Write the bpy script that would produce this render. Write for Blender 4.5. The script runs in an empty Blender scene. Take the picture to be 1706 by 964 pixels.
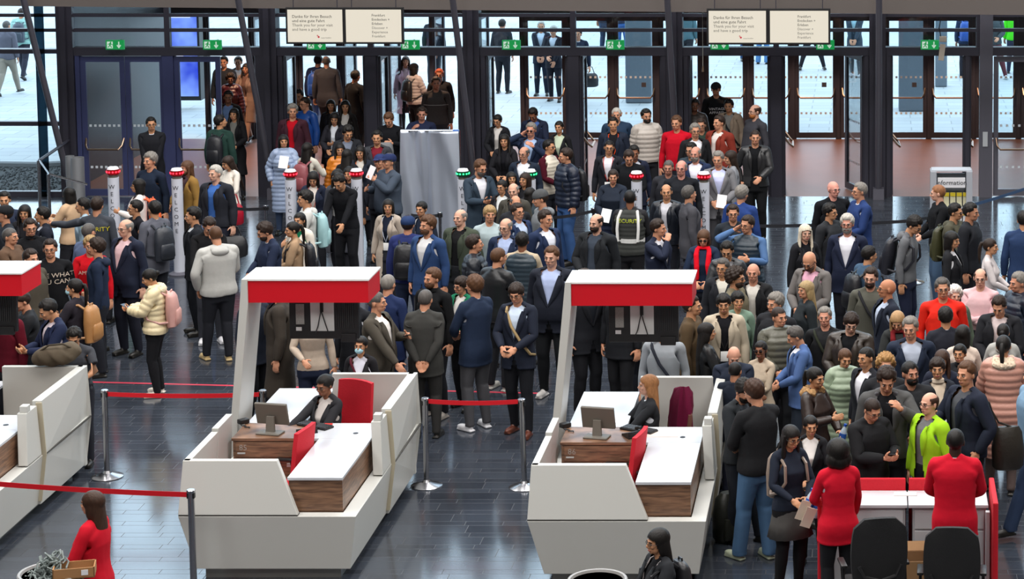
import bpy, bmesh, math, random
import numpy as np
from mathutils import Vector, Matrix
from mathutils.kdtree import KDTree
random.seed(7); np.random.seed(7)
SC = bpy.context.scene
COL = SC.collection
# ------------------------------------------------------------------ camera
FPX, PX0, PY0, CAMH, PITCH = 3800.0, 1450.0, -10.0, 8.0, math.atan(390 / 3800.0)
cd = bpy.data.cameras.new('camera'); cam = bpy.data.objects.new('camera', cd); COL.objects.link(cam)
cam.location = (0, 0, CAMH); cam.rotation_euler = (math.pi / 2 - PITCH, 0, 0)
cd.sensor_width = 36.0; cd.sensor_fit = 'HORIZONTAL'; cd.lens = FPX / 1706 * 36.0
cd.shift_x = (853 - PX0) / 1706.0; cd.shift_y = (PY0 - 482) / 1706.0
cd.clip_end = 500
SC.camera = cam
# ------------------------------------------------------------------ light
SC.view_settings.view_transform = 'Standard'; SC.view_settings.look = 'None'
SC.view_settings.gamma = 1; SC.view_settings.use_curve_mapping = False
SC.view_settings.exposure = 0.0
SC.cycles.use_denoising = True
SC.cycles.max_bounces = 8; SC.cycles.transparent_max_bounces = 24
SC.cycles.sample_clamp_indirect = 8
W = bpy.data.worlds.new('overcast_sky'); SC.world = W; W.use_nodes = True
bg = W.node_tree.nodes['Background']; bg.inputs[0].default_value = (0.70, 0.85, 1.0, 1); bg.inputs[1].default_value = 3.9
def area(name, loc, rot, sx, sy, power, colr):
    l = bpy.data.lights.new(name, 'AREA'); l.shape = 'RECTANGLE'; l.size = sx; l.size_y = sy; l.energy = power; l.color = colr
    o = bpy.data.objects.new(name, l); COL.objects.link(o); o.location = loc; o.rotation_euler = rot
    return o
# unseen area lights added under the ceiling to light the hall from above
for i in range(3):
    for j, (yy, pw) in enumerate(((8, 900), (20, 1250), (32, 1350))):
        area('overhead_fill_light', (-13 + i * 9, yy, 14.6), (0, 0, 0), 5.0, 6.0, pw, (1.0, 0.965, 0.93))

# ------------------------------------------------------------------ pixel helpers (photo frame 1706x964)
_cp, _sp = math.cos(PITCH), math.sin(PITCH)
def at(px, py, h=0.0):
    """point of height h that the photo shows at pixel (px, py)"""
    a = (px - PX0) / FPX; b = (py - PY0) / FPX
    d = Vector((a, _cp - b * _sp, -_sp - b * _cp))
    t = (h - CAMH) / d.z
    return Vector((d.x * t, d.y * t, h))
def att(px, py, y):
    """point in the upright plane of depth y that the photo shows at pixel (px, py)"""
    a = (px - PX0) / FPX; b = (py - PY0) / FPX
    d = Vector((a, _cp - b * _sp, -_sp - b * _cp)); t = y / d.y
    return Vector((d.x * t, y, CAMH + d.z * t))
def topix(p):
    z = p[1] * _cp - (p[2] - CAMH) * _sp; u = p[1] * _sp + (p[2] - CAMH) * _cp
    return (PX0 + FPX * p[0] / z, PY0 - FPX * u / z)

# ------------------------------------------------------------------ materials
def srgb(c):
    if isinstance(c, str):
        c = tuple(int(c[i:i + 2], 16) / 255 for i in (0, 2, 4))
    return tuple((x / 12.92 if x <= 0.04045 else ((x + 0.055) / 1.055) ** 2.4) for x in c) + (1,)
_MC = {}
def mat(name, c='808080', rough=0.6, metal=0.0, spec=0.5, noise=0.0, nscale=20.0, bump=0.0, bscale=60.0, emit=0.0, coat=0.0, sheen=0.0):
    key = (name, c, rough, metal, emit)
    if key in _MC: return _MC[key]
    m = bpy.data.materials.new(name); m.use_nodes = True; nt = m.node_tree; b = nt.nodes['Principled BSDF']
    col = srgb(c)
    b.inputs['Base Color'].default_value = col; b.inputs['Roughness'].default_value = rough
    b.inputs['Metallic'].default_value = metal; b.inputs['Specular IOR Level'].default_value = spec
    if coat: b.inputs['Coat Weight'].default_value = coat
    if sheen: b.inputs['Sheen Weight'].default_value = sheen
    if emit:
        b.inputs['Base Color'].default_value = (col[0] * .15, col[1] * .15, col[2] * .15, 1)
        b.inputs['Emission Color'].default_value = col; b.inputs['Emission Strength'].default_value = emit
    if noise or bump:
        tc = nt.nodes.new('ShaderNodeTexCoord')
    if noise:
        n = nt.nodes.new('ShaderNodeTexNoise'); n.inputs['Scale'].default_value = nscale; n.inputs['Detail'].default_value = 4
        r = nt.nodes.new('ShaderNodeMapRange'); r.inputs[3].default_value = 1 - noise; r.inputs[4].default_value = 1 + noise
        x = nt.nodes.new('ShaderNodeMix'); x.data_type = 'RGBA'; x.blend_type = 'MULTIPLY'; x.inputs[0].default_value = 1
        x.inputs[6].default_value = col
        nt.links.new(tc.outputs['Object'], n.inputs['Vector']); nt.links.new(n.outputs['Fac'], r.inputs[0])
        nt.links.new(r.outputs[0], x.inputs[7]); nt.links.new(x.outputs[2], b.inputs['Base Color'])
    if bump:
        n2 = nt.nodes.new('ShaderNodeTexNoise'); n2.inputs['Scale'].default_value = bscale
        bp = nt.nodes.new('ShaderNodeBump'); bp.inputs['Strength'].default_value = bump; bp.inputs['Distance'].default_value = 0.01
        nt.links.new(tc.outputs['Object'], n2.inputs['Vector']); nt.links.new(n2.outputs['Fac'], bp.inputs['Height']); nt.links.new(bp.outputs[0], b.inputs['Normal'])
    _MC[key] = m
    return m
def cloth(c): return mat('cloth_' + c, c, 0.85, spec=0.25, noise=0.12, nscale=9, bump=0.35, bscale=14)
def knit(c): return mat('knit_' + c, c, 0.95, spec=0.15, noise=0.10, nscale=30, bump=0.35, bscale=20)
def shiny(c): return mat('nylon_' + c, c, 0.42, spec=0.5, noise=0.08, nscale=9, bump=0.4, bscale=16)
def hairm(c):
    key = ('hairm', c)
    if key in _MC: return _MC[key]
    m = bpy.data.materials.new('hair_' + c); m.use_nodes = True; nt = m.node_tree; b = nt.nodes['Principled BSDF']; N = nt.nodes.new; L = nt.links.new
    tc = N('ShaderNodeTexCoord'); mp = N('ShaderNodeMapping'); mp.inputs['Scale'].default_value = (110, 40, 14); L(tc.outputs['Object'], mp.inputs[0])
    n = N('ShaderNodeTexNoise'); n.inputs['Scale'].default_value = 1.0; n.inputs['Detail'].default_value = 3; L(mp.outputs[0], n.inputs[0])
    r = N('ShaderNodeMapRange'); r.inputs[3].default_value = .45; r.inputs[4].default_value = 1.45; L(n.outputs[0], r.inputs[0])
    x = N('ShaderNodeMix'); x.data_type = 'RGBA'; x.blend_type = 'MULTIPLY'; x.inputs[0].default_value = 1; x.inputs[6].default_value = srgb(c); L(r.outputs[0], x.inputs[7]); L(x.outputs[2], b.inputs['Base Color'])
    bp = N('ShaderNodeBump'); bp.inputs['Strength'].default_value = .6; bp.inputs['Distance'].default_value = .006; L(n.outputs[0], bp.inputs['Height']); L(bp.outputs[0], b.inputs['Normal'])
    b.inputs['Roughness'].default_value = .55; b.inputs['Specular IOR Level'].default_value = .3; _MC[key] = m; return m
def skinm(c): return mat('skin_' + c, c, 0.55, spec=0.35, noise=0.05, nscale=30)
def glassmat(name, tint=(0.9, 0.96, 1.0), refl=1.0):
    m = bpy.data.materials.new(name); m.use_nodes = True; nt = m.node_tree; nt.nodes.clear()
    o = nt.nodes.new('ShaderNodeOutputMaterial'); t = nt.nodes.new('ShaderNodeBsdfTransparent'); t.inputs[0].default_value = (*tint, 1)
    g = nt.nodes.new('ShaderNodeBsdfGlossy'); g.inputs['Roughness'].default_value = 0.02
    f = nt.nodes.new('ShaderNodeFresnel'); f.inputs[0].default_value = 1.45
    k = nt.nodes.new('ShaderNodeMath'); k.operation = 'MULTIPLY'; k.inputs[1].default_value = refl
    x = nt.nodes.new('ShaderNodeMixShader')
    nt.links.new(f.outputs[0], k.inputs[0]); nt.links.new(k.outputs[0], x.inputs[0]); nt.links.new(t.outputs[0], x.inputs[1]); nt.links.new(g.outputs[0], x.inputs[2]); nt.links.new(x.outputs[0], o.inputs[0])
    return m

# ------------------------------------------------------------------ mesh helpers
class MB:
    """collects shapes, links them as ONE mesh object"""
    def __init__(s): s.v = []; s.f = []; s.mi = []
    def add(s, vs, fs, mi=0):
        b = len(s.v); s.v += [tuple(p) for p in vs]; s.f += [tuple(i + b for i in f) for f in fs]; s.mi += [mi] * len(fs); return s
    def box(s, c, d, mi=0, rz=0.0, rx=0.0, ry=0.0, bev=0.0):
        x, y, z = d[0] / 2, d[1] / 2, d[2] / 2
        if bev > 0:
            bm = bmesh.new(); bmesh.ops.create_cube(bm, size=1.0)
            for v in bm.verts: v.co = Vector((v.co.x * d[0], v.co.y * d[1], v.co.z * d[2]))
            bmesh.ops.bevel(bm, geom=bm.edges[:], offset=bev, segments=2, affect='EDGES', profile=0.5)
            vs = [v.co.copy() for v in bm.verts]; bm.verts.index_update(); fs = [tuple(v.index for v in f.verts) for f in bm.faces]; bm.free()
        else:
            vs = [Vector((i * x, j * y, k * z)) for k in (-1, 1) for j in (-1, 1) for i in (-1, 1)]
            fs = [(0, 2, 3, 1), (4, 5, 7, 6), (0, 1, 5, 4), (2, 6, 7, 3), (0, 4, 6, 2), (1, 3, 7, 5)]
        R = Matrix.Rotation(rz, 3, 'Z') @ Matrix.Rotation(ry, 3, 'Y') @ Matrix.Rotation(rx, 3, 'X')
        return s.add([R @ v + Vector(c) for v in vs], fs, mi)
    def span(s, a, b, mi=0, bev=0.0):
        a, b = Vector(a), Vector(b)
        return s.box((a + b) / 2, [abs(q) for q in (b - a)], mi, bev=bev)
    def tube(s, pts, r, n=10, mi=0, cap=True):
        pts = [Vector(p) for p in pts]; rs = r if isinstance(r, (list, tuple)) else [r] * len(pts)
        up = Vector((0, 0, 1)); vs = []; prev = None
        for i, p in enumerate(pts):
            d = (pts[min(i + 1, len(pts) - 1)] - pts[max(i - 1, 0)]).normalized()
            if prev is None:
                a = d.cross(up if abs(d.z) < 0.9 else Vector((1, 0, 0))).normalized()
            else: a = (prev - d * prev.dot(d)).normalized()
            prev = a; b = d.cross(a)
            for k in range(n):
                t = 2 * math.pi * k / n; vs.append(p + (a * math.cos(t) + b * math.sin(t)) * rs[i])
        fs = [(i * n + k, i * n + (k + 1) % n, (i + 1) * n + (k + 1) % n, (i + 1) * n + k) for i in range(len(pts) - 1) for k in range(n)]
        if cap: fs += [tuple(range(n))[::-1], tuple((len(pts) - 1) * n + k for k in range(n))]
        return s.add(vs, fs, mi)
    def lathe(s, prof, c=(0, 0, 0), n=24, mi=0):
        vs = []; c = Vector(c)
        for r, z in prof:
            for k in range(n): t = 2 * math.pi * k / n; vs.append(c + Vector((r * math.cos(t), r * math.sin(t), z)))
        m = len(prof); fs = [(i * n + k, i * n + (k + 1) % n, (i + 1) * n + (k + 1) % n, (i + 1) * n + k) for i in range(m - 1) for k in range(n)]
        fs += [tuple(range(n))[::-1], tuple((m - 1) * n + k for k in range(n))]
        return s.add(vs, fs, mi)
    def prism(s, poly, off, mi=0):
        """poly: 3-D points of one face, off: extrusion vector"""
        n = len(poly); off = Vector(off); vs = [Vector(p) for p in poly]; vs += [p + off for p in vs]
        fs = [tuple(range(n)), tuple(range(2 * n - 1, n - 1, -1))] + [(i, i + n, (i + 1) % n + n, (i + 1) % n) for i in range(n)]
        return s.add(vs, fs, mi)
    def build(s, name, mats, parent=None, smooth=False, bevel=0.0, origin=None):
        me = bpy.data.meshes.new(name)
        vs = s.v
        if origin is not None: o0 = Vector(origin); vs = [tuple(Vector(v) - o0) for v in vs]
        me.from_pydata(vs, [], s.f)
        if not isinstance(mats, (list, tuple)): mats = [mats]
        for m in mats: me.materials.append(m)
        me.polygons.foreach_set('material_index', s.mi)
        bm = bmesh.new(); bm.from_mesh(me); bmesh.ops.recalc_face_normals(bm, faces=bm.faces); bm.to_mesh(me); bm.free()
        if smooth:
            me.polygons.foreach_set('use_smooth', [True] * len(me.polygons)); me.set_sharp_from_angle(angle=0.7)
        me.update()
        o = bpy.data.objects.new(name, me); COL.objects.link(o)
        if origin is not None: o.location = origin
        if parent: o.parent = parent
        if bevel:
            md = o.modifiers.new('b', 'BEVEL'); md.width = bevel; md.segments = 2; md.limit_method = 'ANGLE'
        return o
def tag(o, label=None, cat=None, group=None, kind=None):
    if label: o['label'] = label
    if cat: o['category'] = cat
    if group: o['group'] = group
    if kind: o['kind'] = kind
    return o
def empty(name, loc, rz=0.0, label=None, cat=None, group=None):
    o = bpy.data.objects.new(name, None); COL.objects.link(o); o.location = loc; o.rotation_euler = (0, 0, rz); o.empty_display_size = 0.1
    return tag(o, label, cat, group)
def copy_tree(o, parent=None):
    c = o.copy(); COL.objects.link(c)
    if parent: c.parent = parent
    for ch in list(o.children): copy_tree(ch, c)
    return c
def textmesh(s, size, align='CENTER', font_extrude=0.001, spacing=1.0):
    cu = bpy.data.curves.new('t', 'FONT'); cu.body = s; cu.size = size; cu.align_x = align; cu.align_y = 'CENTER'; cu.extrude = font_extrude; cu.space_character = spacing; cu.resolution_u = 2
    o = bpy.data.objects.new('t', cu); COL.objects.link(o)
    dg = bpy.context.evaluated_depsgraph_get(); me = bpy.data.meshes.new_from_object(o.evaluated_get(dg))
    vs = [v.co.copy() for v in me.vertices]; fs = [tuple(p.vertices) for p in me.polygons]
    bpy.data.objects.remove(o); bpy.data.curves.remove(cu); bpy.data.meshes.remove(me)
    return vs, fs
def text_on(name, s, size, loc, m, parent=None, rx=math.pi / 2, rz=0.0, align='CENTER', bold=0.0):
    vs, fs = textmesh(s, size, align)
    R = Matrix.Rotation(rz, 3, 'Z') @ Matrix.Rotation(rx, 3, 'X')
    b = MB(); b.add([R @ v + Vector(loc) for v in vs], fs)
    return b.build(name, m, parent)
# ================================================================== the setting
FR = mat('dark_frame', '34333e', .4, spec=.5); FRL = mat('grey_frame', '55545e', .4); STEEL = mat('brushed_steel', 'b8b8bc', .22, metal=1.0)
BRASS = mat('push_bar_metal', 'b89a84', .3, metal=1.0); BLACK = mat('black_plastic', '161618', .45); WHITE = mat('white_laminate', 'd6d5d0', .35)
GL = glassmat('clear_glass', (.92, .96, .97), .55); GLT = glassmat('tinted_glass', (.10, .16, .20), 1.0)
YF, YO, CEIL = 41.435, 47.86, 15.0
XK = [0.13 - 3.71 * k for k in range(-4, 9)]
def hy(py, y): return att(800, py, y).z
# ---- polished stone floor: alternating wide and narrow rows of slate tile
def floor_mat():
    m = bpy.data.materials.new('polished_slate_tiles'); m.use_nodes = True; nt = m.node_tree; b = nt.nodes['Principled BSDF']; N = nt.nodes.new; L = nt.links.new
    g = N('ShaderNodeNewGeometry'); sp = N('ShaderNodeSeparateXYZ'); L(g.outputs['Position'], sp.inputs[0])
    def M(op, a, b_=None, c=None):
        n = N('ShaderNodeMath'); n.operation = op
        for i, q in enumerate((a, b_, c)):
            if q is None: continue
            if isinstance(q, (int, float)): n.inputs[i].default_value = q
            else: L(q, n.inputs[i])
        return n.outputs[0]
    py = M('DIVIDE', sp.outputs[1], .36); row = M('FLOOR', py); fr = M('FRACT', py)
    nar = M('GREATER_THAN', fr, .66)
    rid = M('ADD', M('MULTIPLY', row, 2.0), nar)
    wn = N('ShaderNodeTexWhiteNoise'); wn.noise_dimensions = '1D'; L(rid, wn.inputs['W'])
    per = M('SUBTRACT', .80, M('MULTIPLY', nar, .40))
    px = M('ADD', M('DIVIDE', sp.outputs[0], per), M('ADD', M('MULTIPLY', row, .27), M('MULTIPLY', nar, .4)))
    fx = M('FRACT', px); tid = M('FLOOR', px)
    jx = M('LESS_THAN', M('MULTIPLY', fx, per), .007)
    jy = M('MAXIMUM', M('LESS_THAN', fr, .018), M('LESS_THAN', M('ABSOLUTE', M('SUBTRACT', fr, .66)), .010))
    jn = M('MAXIMUM', jx, jy)
    w2 = N('ShaderNodeTexWhiteNoise'); w2.noise_dimensions = '2D'; cb = N('ShaderNodeCombineXYZ'); L(tid, cb.inputs[0]); L(rid, cb.inputs[1]); L(cb.outputs[0], w2.inputs['Vector'])
    ns = N('ShaderNodeTexNoise'); ns.inputs['Scale'].default_value = 3; ns.inputs['Detail'].default_value = 5; L(g.outputs['Position'], ns.inputs['Vector'])
    cr = N('ShaderNodeValToRGB'); cr.color_ramp.elements[0].color = srgb('2a2e36'); cr.color_ramp.elements[1].color = srgb('3e444e')
    L(M('ADD', M('MULTIPLY', w2.outputs[0], .6), M('MULTIPLY', ns.outputs[0], .4)), cr.inputs[0])
    mx = N('ShaderNodeMix'); mx.data_type = 'RGBA'; L(jn, mx.inputs[0]); L(cr.outputs[0], mx.inputs[6]); mx.inputs[7].default_value = srgb('24242a')
    L(mx.outputs[2], b.inputs['Base Color'])
    n3 = N('ShaderNodeTexNoise'); n3.inputs['Scale'].default_value = 1.3; L(g.outputs['Position'], n3.inputs['Vector'])
    L(M('ADD', M('ADD', .10, M('MULTIPLY', n3.outputs[0], .08)), M('MULTIPLY', jn, .4)), b.inputs['Roughness'])
    b.inputs['IOR'].default_value = 1.85
    bp = N('ShaderNodeBump'); bp.inputs['Strength'].default_value = .12; bp.inputs['Distance'].default_value = .004; L(M('SUBTRACT', M('MULTIPLY', w2.outputs[0], .12), jn), bp.inputs['Height']); L(bp.outputs[0], b.inputs['Normal'])
    return m
def plane(name, x0, x1, y0, y1, z, m, th=.12, kind='structure'):
    mb = MB(); mb.span((x0, y0, z - th), (x1, y1, z)); return tag(mb.build(name, m), kind=kind)
plane('floor', -34, 16, -6, YF, 0.0, floor_mat())
plane('floor_vestibule', -14.9, 8.0, YF, YO, 0.0, mat('brown_mat', '6a4535', .42, noise=.2, nscale=2.5, spec=.3))
def paving():
    m = bpy.data.materials.new('pale_plaza_paving'); m.use_nodes = True; nt = m.node_tree; b = nt.nodes['Principled BSDF']; N = nt.nodes.new; L = nt.links.new
    g = N('ShaderNodeNewGeometry'); br = N('ShaderNodeTexBrick'); br.inputs['Scale'].default_value = 1; br.inputs['Brick Width'].default_value = .9; br.inputs['Row Height'].default_value = .45; br.inputs['Mortar Size'].default_value = .012
    br.inputs['Color1'].default_value = srgb('a2a8aa'); br.inputs['Color2'].default_value = srgb('989fa2'); br.inputs['Mortar'].default_value = srgb('808688')
    ns = N('ShaderNodeTexNoise'); ns.inputs['Scale'].default_value = .35; ns.inputs['Detail'].default_value = 6; L(g.outputs['Position'], ns.inputs['Vector']); L(g.outputs['Position'], br.inputs['Vector'])
    r = N('ShaderNodeMapRange'); r.inputs[3].default_value = .86; r.inputs[4].default_value = 1.14; L(ns.outputs[0], r.inputs[0])
    x = N('ShaderNodeMix'); x.data_type = 'RGBA'; x.blend_type = 'MULTIPLY'; x.inputs[0].default_value = 1; L(br.outputs[0], x.inputs[6]); L(r.outputs[0], x.inputs[7]); L(x.outputs[2], b.inputs['Base Color'])
    b.inputs['Roughness'].default_value = .7; return m
mb = MB(); mb.span((-90, YO, -.14), (60, 150, -.02)); mb.span((-90, YF + .3, -.14), (-15.0, YO, -.02)); tag(mb.build('ground_plaza', paving()), kind='structure')
plane('ceiling', -34, 16, -6, YF, CEIL + .3, mat('ceiling_white', 'c8c4bc', .9), .3)
WL = mat('hall_wall', '8c8680', .8)
for nm, a, b in (('wall_left', (-34.2, -6, 0), (-34, YF, CEIL)), ('wall_right', (16, -6, 0), (16.2, YF, CEIL)), ('wall_back', (-34, -6.2, 0), (16, -6, CEIL))):
    mb = MB(); mb.span(a, b); tag(mb.build(nm, WL), kind='structure')
# ---- main columns of the facade and the glazing above the doors
for i, X in enumerate(XK):
    mb = MB(); mb.span((X - .15, YF - .12, 0), (X + .15, YF + .18, CEIL)); mb.span((X - .05, YF - .22, 0), (X + .05, YF - .12, CEIL)); tag(mb.build('column_facade', FR), kind='structure')
for i in range(len(XK) - 1):
    a, b = XK[i + 1] + .15, XK[i] - .15; n = i + 1; left = XK[i] < -14
    fr = MB()
    zs = ([2.62, 2.775] if not left else [2.66, 2.74])
    fr.span((a, YF - .08, zs[0]), (b, YF + .12, zs[1]))
    for h in (3.085, 3.36, 5.0, 6.8, 8.6, 10.4, 12.2, 14.0): fr.span((a, YF - .04, h - .03), (b, YF + .06, h + .03))
    if not left:
        for q in (.5,): fr.span((a + (b - a) * q - .05, YF - .05, 2.775), (a + (b - a) * q + .05, YF + .07, CEIL))
    else:
        fr.span((a, YF - .05, 1.32), (b, YF + .08, 1.40)); fr.span((a, YF - .05, 0), (b, YF + .08, .10))
        fr.span(((a + b) / 2 - .04, YF - .04, 2.7), ((a + b) / 2 + .04, YF + .06, CEIL))
    w = tag(fr.build('window_%d' % n, FR), kind='structure')
    g = MB(); g.span((a, YF, zs[1]), (b, YF + .012, CEIL)); 
    if left: g.span((a, YF, .1), (b, YF + .012, zs[0]))
    g.build('pane', GL, w)
mb = MB(); mb.span((XK[8] - .15, YF - 1.0, 0), (XK[8] - .10, YF - .12, 4.5)); 
# slanted steel props standing before the columns
for k in range(4, 9):
    X = XK[k]; mb = MB(); b0 = Vector((X + .02 + (.05 if k != 4 else 0), YF - .25, .16)); mb.tube([b0, b0 + Vector((0, -8 * .53, 8.0))], .055, 14); mb.box((b0.x, b0.y + .02, .10), (.2, .2, .2)); tag(mb.build('column_prop', FRL, smooth=True), kind='structure')
# dark glass return beside the left column
tag(MB().span((-15.18, YF - .30, .05), (-15.02, YF - .26, 7)).build('wall_glass_return', GLT), kind='structure')
# ---- doors
dn = [0]
def push_bar(mb, L, mi=0):
    mb.tube([(.05, 0, 1.10), (.07, -.10, .96), (.12, -.16, .90), (L - .12, -.16, .90), (L - .07, -.10, .96), (L - .05, 0, 1.10)], .020, 8, mi)
def leaf(hx, hy_, ang, L=.86, H=2.60, bar=True, dots=True, m=FR, side=1):
    dn[0] += 1
    root = tag(empty('door_%d' % dn[0], (hx, hy_, 0), ang), kind='structure')
    f = MB(); t = .05
    f.span((0, -t / 2, .02), (.09, t / 2, H)); f.span((L - .09, -t / 2, .02), (L, t / 2, H)); f.span((.09, -t / 2, .02), (L - .09, t / 2, .14)); f.span((.09, -t / 2, H - .10), (L - .09, t / 2, H))
    f.build('door_frame', m, root)
    MB().span((.09, -.006, .14), (L - .09, .006, H - .1)).build('door_glass', GL, root)
    if bar: b = MB(); push_bar(b, L); b.build('push_bar', BRASS, root, smooth=True)
    if dots:
        d = MB()
        for h in (1.32, .55):
            for q in range(7): x = .14 + q * (L - .28) / 6.0; d.box((x, -.010, h), (.045, .003, .045))
        d.build('marking_dots', mat('frosted_dot', 'c8d0d8', .7), root)
    return root
def jamb(X, Y, w=.10, H=2.62, m=FR):
    mb = MB(); mb.span((X - w / 2, Y - .07, 0), (X + w / 2, Y + .09, H)); mb.span((X - w / 2 - .03, Y - .02, 0), (X + w / 2 + .03, Y + .05, H)); tag(mb.build('trim_door_post', m), kind='structure')
BLUE_LIT_FR = mat('blue_lit_frame', '3a4066', .35)  # dark frame with the screen's blue light put into its colour
for k in range(-1, 4):
    a, b = XK[4 + k + 1], XK[4 + k]; m = FR
    if k == -1: a, b = XK[4], XK[4] + 1.85
    mid = (a + b) / 2; A = k == 3
    if k >= 0: jamb(mid, YF, .20, m=BLUE_LIT_FR if A else FR)
    jamb(a + .20, YF, .08, m=BLUE_LIT_FR if A else FR); jamb(b - .20, YF, .08)
    if A:
        leaf(a + .25, YF, 0, .80, m=BLUE_LIT_FR); leaf(a + .25 + .80 + .01, YF, 0, .72, m=BLUE_LIT_FR); leaf(mid + .11, YF, 0, .84, m=BLUE_LIT_FR); leaf(b - .26, YF + .04, math.pi / 2 - .06, .84)
    elif k >= 0:
        leaf(a + .26, YF + .04, math.pi / 2 + .04, .84); leaf(mid - .14, YF + .04, math.pi / 2 - .04, .84); leaf(mid + .14, YF + .04, math.pi / 2 + .04, .84)
        leaf(b - .26, YF + .04, math.pi / 2 + (.40 if k == 0 else -.04), .84)
    else:
        leaf(a + .26, YF + .04, math.pi / 2 + .04, .84); leaf(b - .26, YF + .04, math.pi / 2 - .04, .84)
mb = MB(); mb.span((2.0, YF - .1, 0), (2.24, YF + .15, CEIL)); p_ = tag(mb.build('column_right', FRL), kind='structure')
MB().span((2.06, YF - .125, .95), (2.15, YF - .10, 1.22)).build('door_control', mat('control_plate', 'b8bcc0', .4), p_)
leaf(2.26, YF, 0, .95, m=FRL); leaf(3.22, YF, 0, .95, m=FRL); leaf(4.2, YF, 0, .95, m=FRL)
# outer row of doors
for q in range(-6, 16):
    X = 1.235 - .9545 * q; closed = q not in (11, 12, 13, 15, 10)
    ang = 0 if closed else math.pi / 2 * .96
    r = leaf(X + .03, YO, ang, .895, 2.62, bar=closed)
    if q in (1, 3, 4, 7, 10):
        MB().box((.80 - .18, -.02, 1.16), (.10, .012, .10)).build('door_sticker', mat('sticker', '3c3c44', .5), r)
mb = MB(); mb.span((-14.9, YO - .1, 2.64), (8, YO + .15, 2.84)); tag(mb.build('beam_outer_doors', FR), kind='structure')
g = MB(); f = MB(); f.span((-14.9, YO - .08, 4.4), (8, YO + .1, 4.6))
for q in range(0, 24, 2): X = 8 - .9375 * q; f.span((X - .05, YO - .05, 2.84), (X + .05, YO + .05, 4.4))
f = tag(f.build('window_13', FR), kind='structure'); g.span((-14.9, YO, 2.84), (8, YO + .01, 4.4)); g.build('pane', GL, f)
for q in range(-6, 17):
    X = 1.235 - .9545 * q; jamb(X, YO, .06, 2.64)
mb = MB(); mb.span((-14.95, YF + .2, 0), (-14.88, YO, 4.6)); tag(mb.build('wall_vestibule_left', mat('dark_vestibule_wall', '1f1c26', .3)), kind='structure')
mb = MB(); mb.span((8.0, YF + .2, 0), (8.08, YO, 4.6)); tag(mb.build('wall_vestibule_right', mat('dark_vestibule_wall', '1f1c26', .3)), kind='structure')
mb = MB(); mb.span((-14.95, YF + .15, 4.6), (8.08, YO + .2, 4.75)); tag(mb.build('ceiling_vestibule', mat('vestibule_ceiling', '4a4440', .8)), kind='structure')
for i in range(5):
    l = bpy.data.lights.new('vestibule_downlight', 'SPOT'); l.energy = 800; l.color = (1, .62, .38); l.spot_size = 1.5; l.shadow_soft_size = .12
    o = bpy.data.objects.new('vestibule_downlight', l); COL.objects.link(o); o.location = (-12.6 + i * 3.6, 45.2, 4.5)
# beam across the top of the view
mb = MB(); x0, x1 = -20.0, 8.0; y0 = 39.6; za, zb = att(0, 10, y0), att(1700, 25, y0); sl_ = (zb.z - za.z) / (zb.x - za.x)
mb.prism([(x0, y0, za.z + sl_ * (x0 - za.x)), (x1, y0, za.z + sl_ * (x1 - za.x)), (x1, y0, 4.4), (x0, y0, 4.4)], (0, .5, 0)); tag(mb.build('beam_front', mat('beam_grey', '5c5552', .6)), kind='structure')
# ---- outside: gravel bed, kerb, pillars, big screen
plane('ground_gravel_bed', -19.6, -15.2, YF + .3, YF + 3.3, .0, mat('gravel_soil', '3c3e3e', .95), .12)
mb = MB(); rnd = random.Random(3)
for i in range(1500):
    x, y = rnd.uniform(-19.5, -15.3), rnd.uniform(YF + .3, YF + 3.2); s_ = rnd.uniform(.02, .05); c = Vector((x, y, s_ * .3))
    vs = [c + Vector((rnd.uniform(.6, 1) * s_ * a, rnd.uniform(.6, 1) * s_ * b, rnd.uniform(.4, 1) * s_ * c_)) for a, b, c_ in ((1, 0, 0), (-1, 0, 0), (0, 1, 0), (0, -1, 0), (0, 0, 1), (0, 0, -1))]
    mb.add(vs, [(0, 2, 4), (2, 1, 4), (1, 3, 4), (3, 0, 4), (2, 0, 5), (1, 2, 5), (3, 1, 5), (0, 3, 5)])
tag(mb.build('gravel', mat('gravel_stone', '5c5e60', .9, noise=.3, nscale=6)), 'loose grey gravel bed outside the left window', 'gravel', kind='stuff')
for pts in ([(-19.5, YF + 3.3), (-16.4, YF + 3.0), (-15.3, YF + 3.4)],):
    mb = MB(); mb.tube([(x, y, .02) for x, y in pts], .09, 8); tag(mb.build('kerb_stone', mat('kerb', '7a7d80', .9), smooth=True), kind='structure')
for x, yb, w, nm in ((1520, 186, 46, 0), (1568, 145, 20, 1), (1064, 172, 44, 2)):
    p = at(x, yb, -.02); mb = MB(); s_ = w / (FPX / p.y); mb.box((p.x, p.y + s_ / 2, 4), (s_, s_, 8.04), bev=.03); tag(mb.build('column_plaza', mat('blue_grey_concrete', '66727c', .7, noise=.08)), kind='structure')
scr = empty('advertising_screen', (0, 0, 0), 0, 'large blue glowing advertising screen standing behind the closed glass doors', 'screen')
p = att(268, 200, 52.0); q = att(330, 0, 52.0)
MB().span((p.x, 52.0, .2), (q.x, 52.3, 4.2)).build('screen_case', BLACK, scr)
bm_ = bpy.data.materials.new('led_blue'); bm_.use_nodes = True; nt = bm_.node_tree; b = nt.nodes['Principled BSDF']
g_ = nt.nodes.new('ShaderNodeTexCoord'); gn = nt.nodes.new('ShaderNodeTexNoise'); gn.inputs['Scale'].default_value = 1.6; cr = nt.nodes.new('ShaderNodeValToRGB')
cr.color_ramp.elements[0].color = srgb('1a35c8'); cr.color_ramp.elements[1].color = srgb('86a8ff'); cr.color_ramp.elements[0].position = .35; cr.color_ramp.elements[1].position = .7
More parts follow.
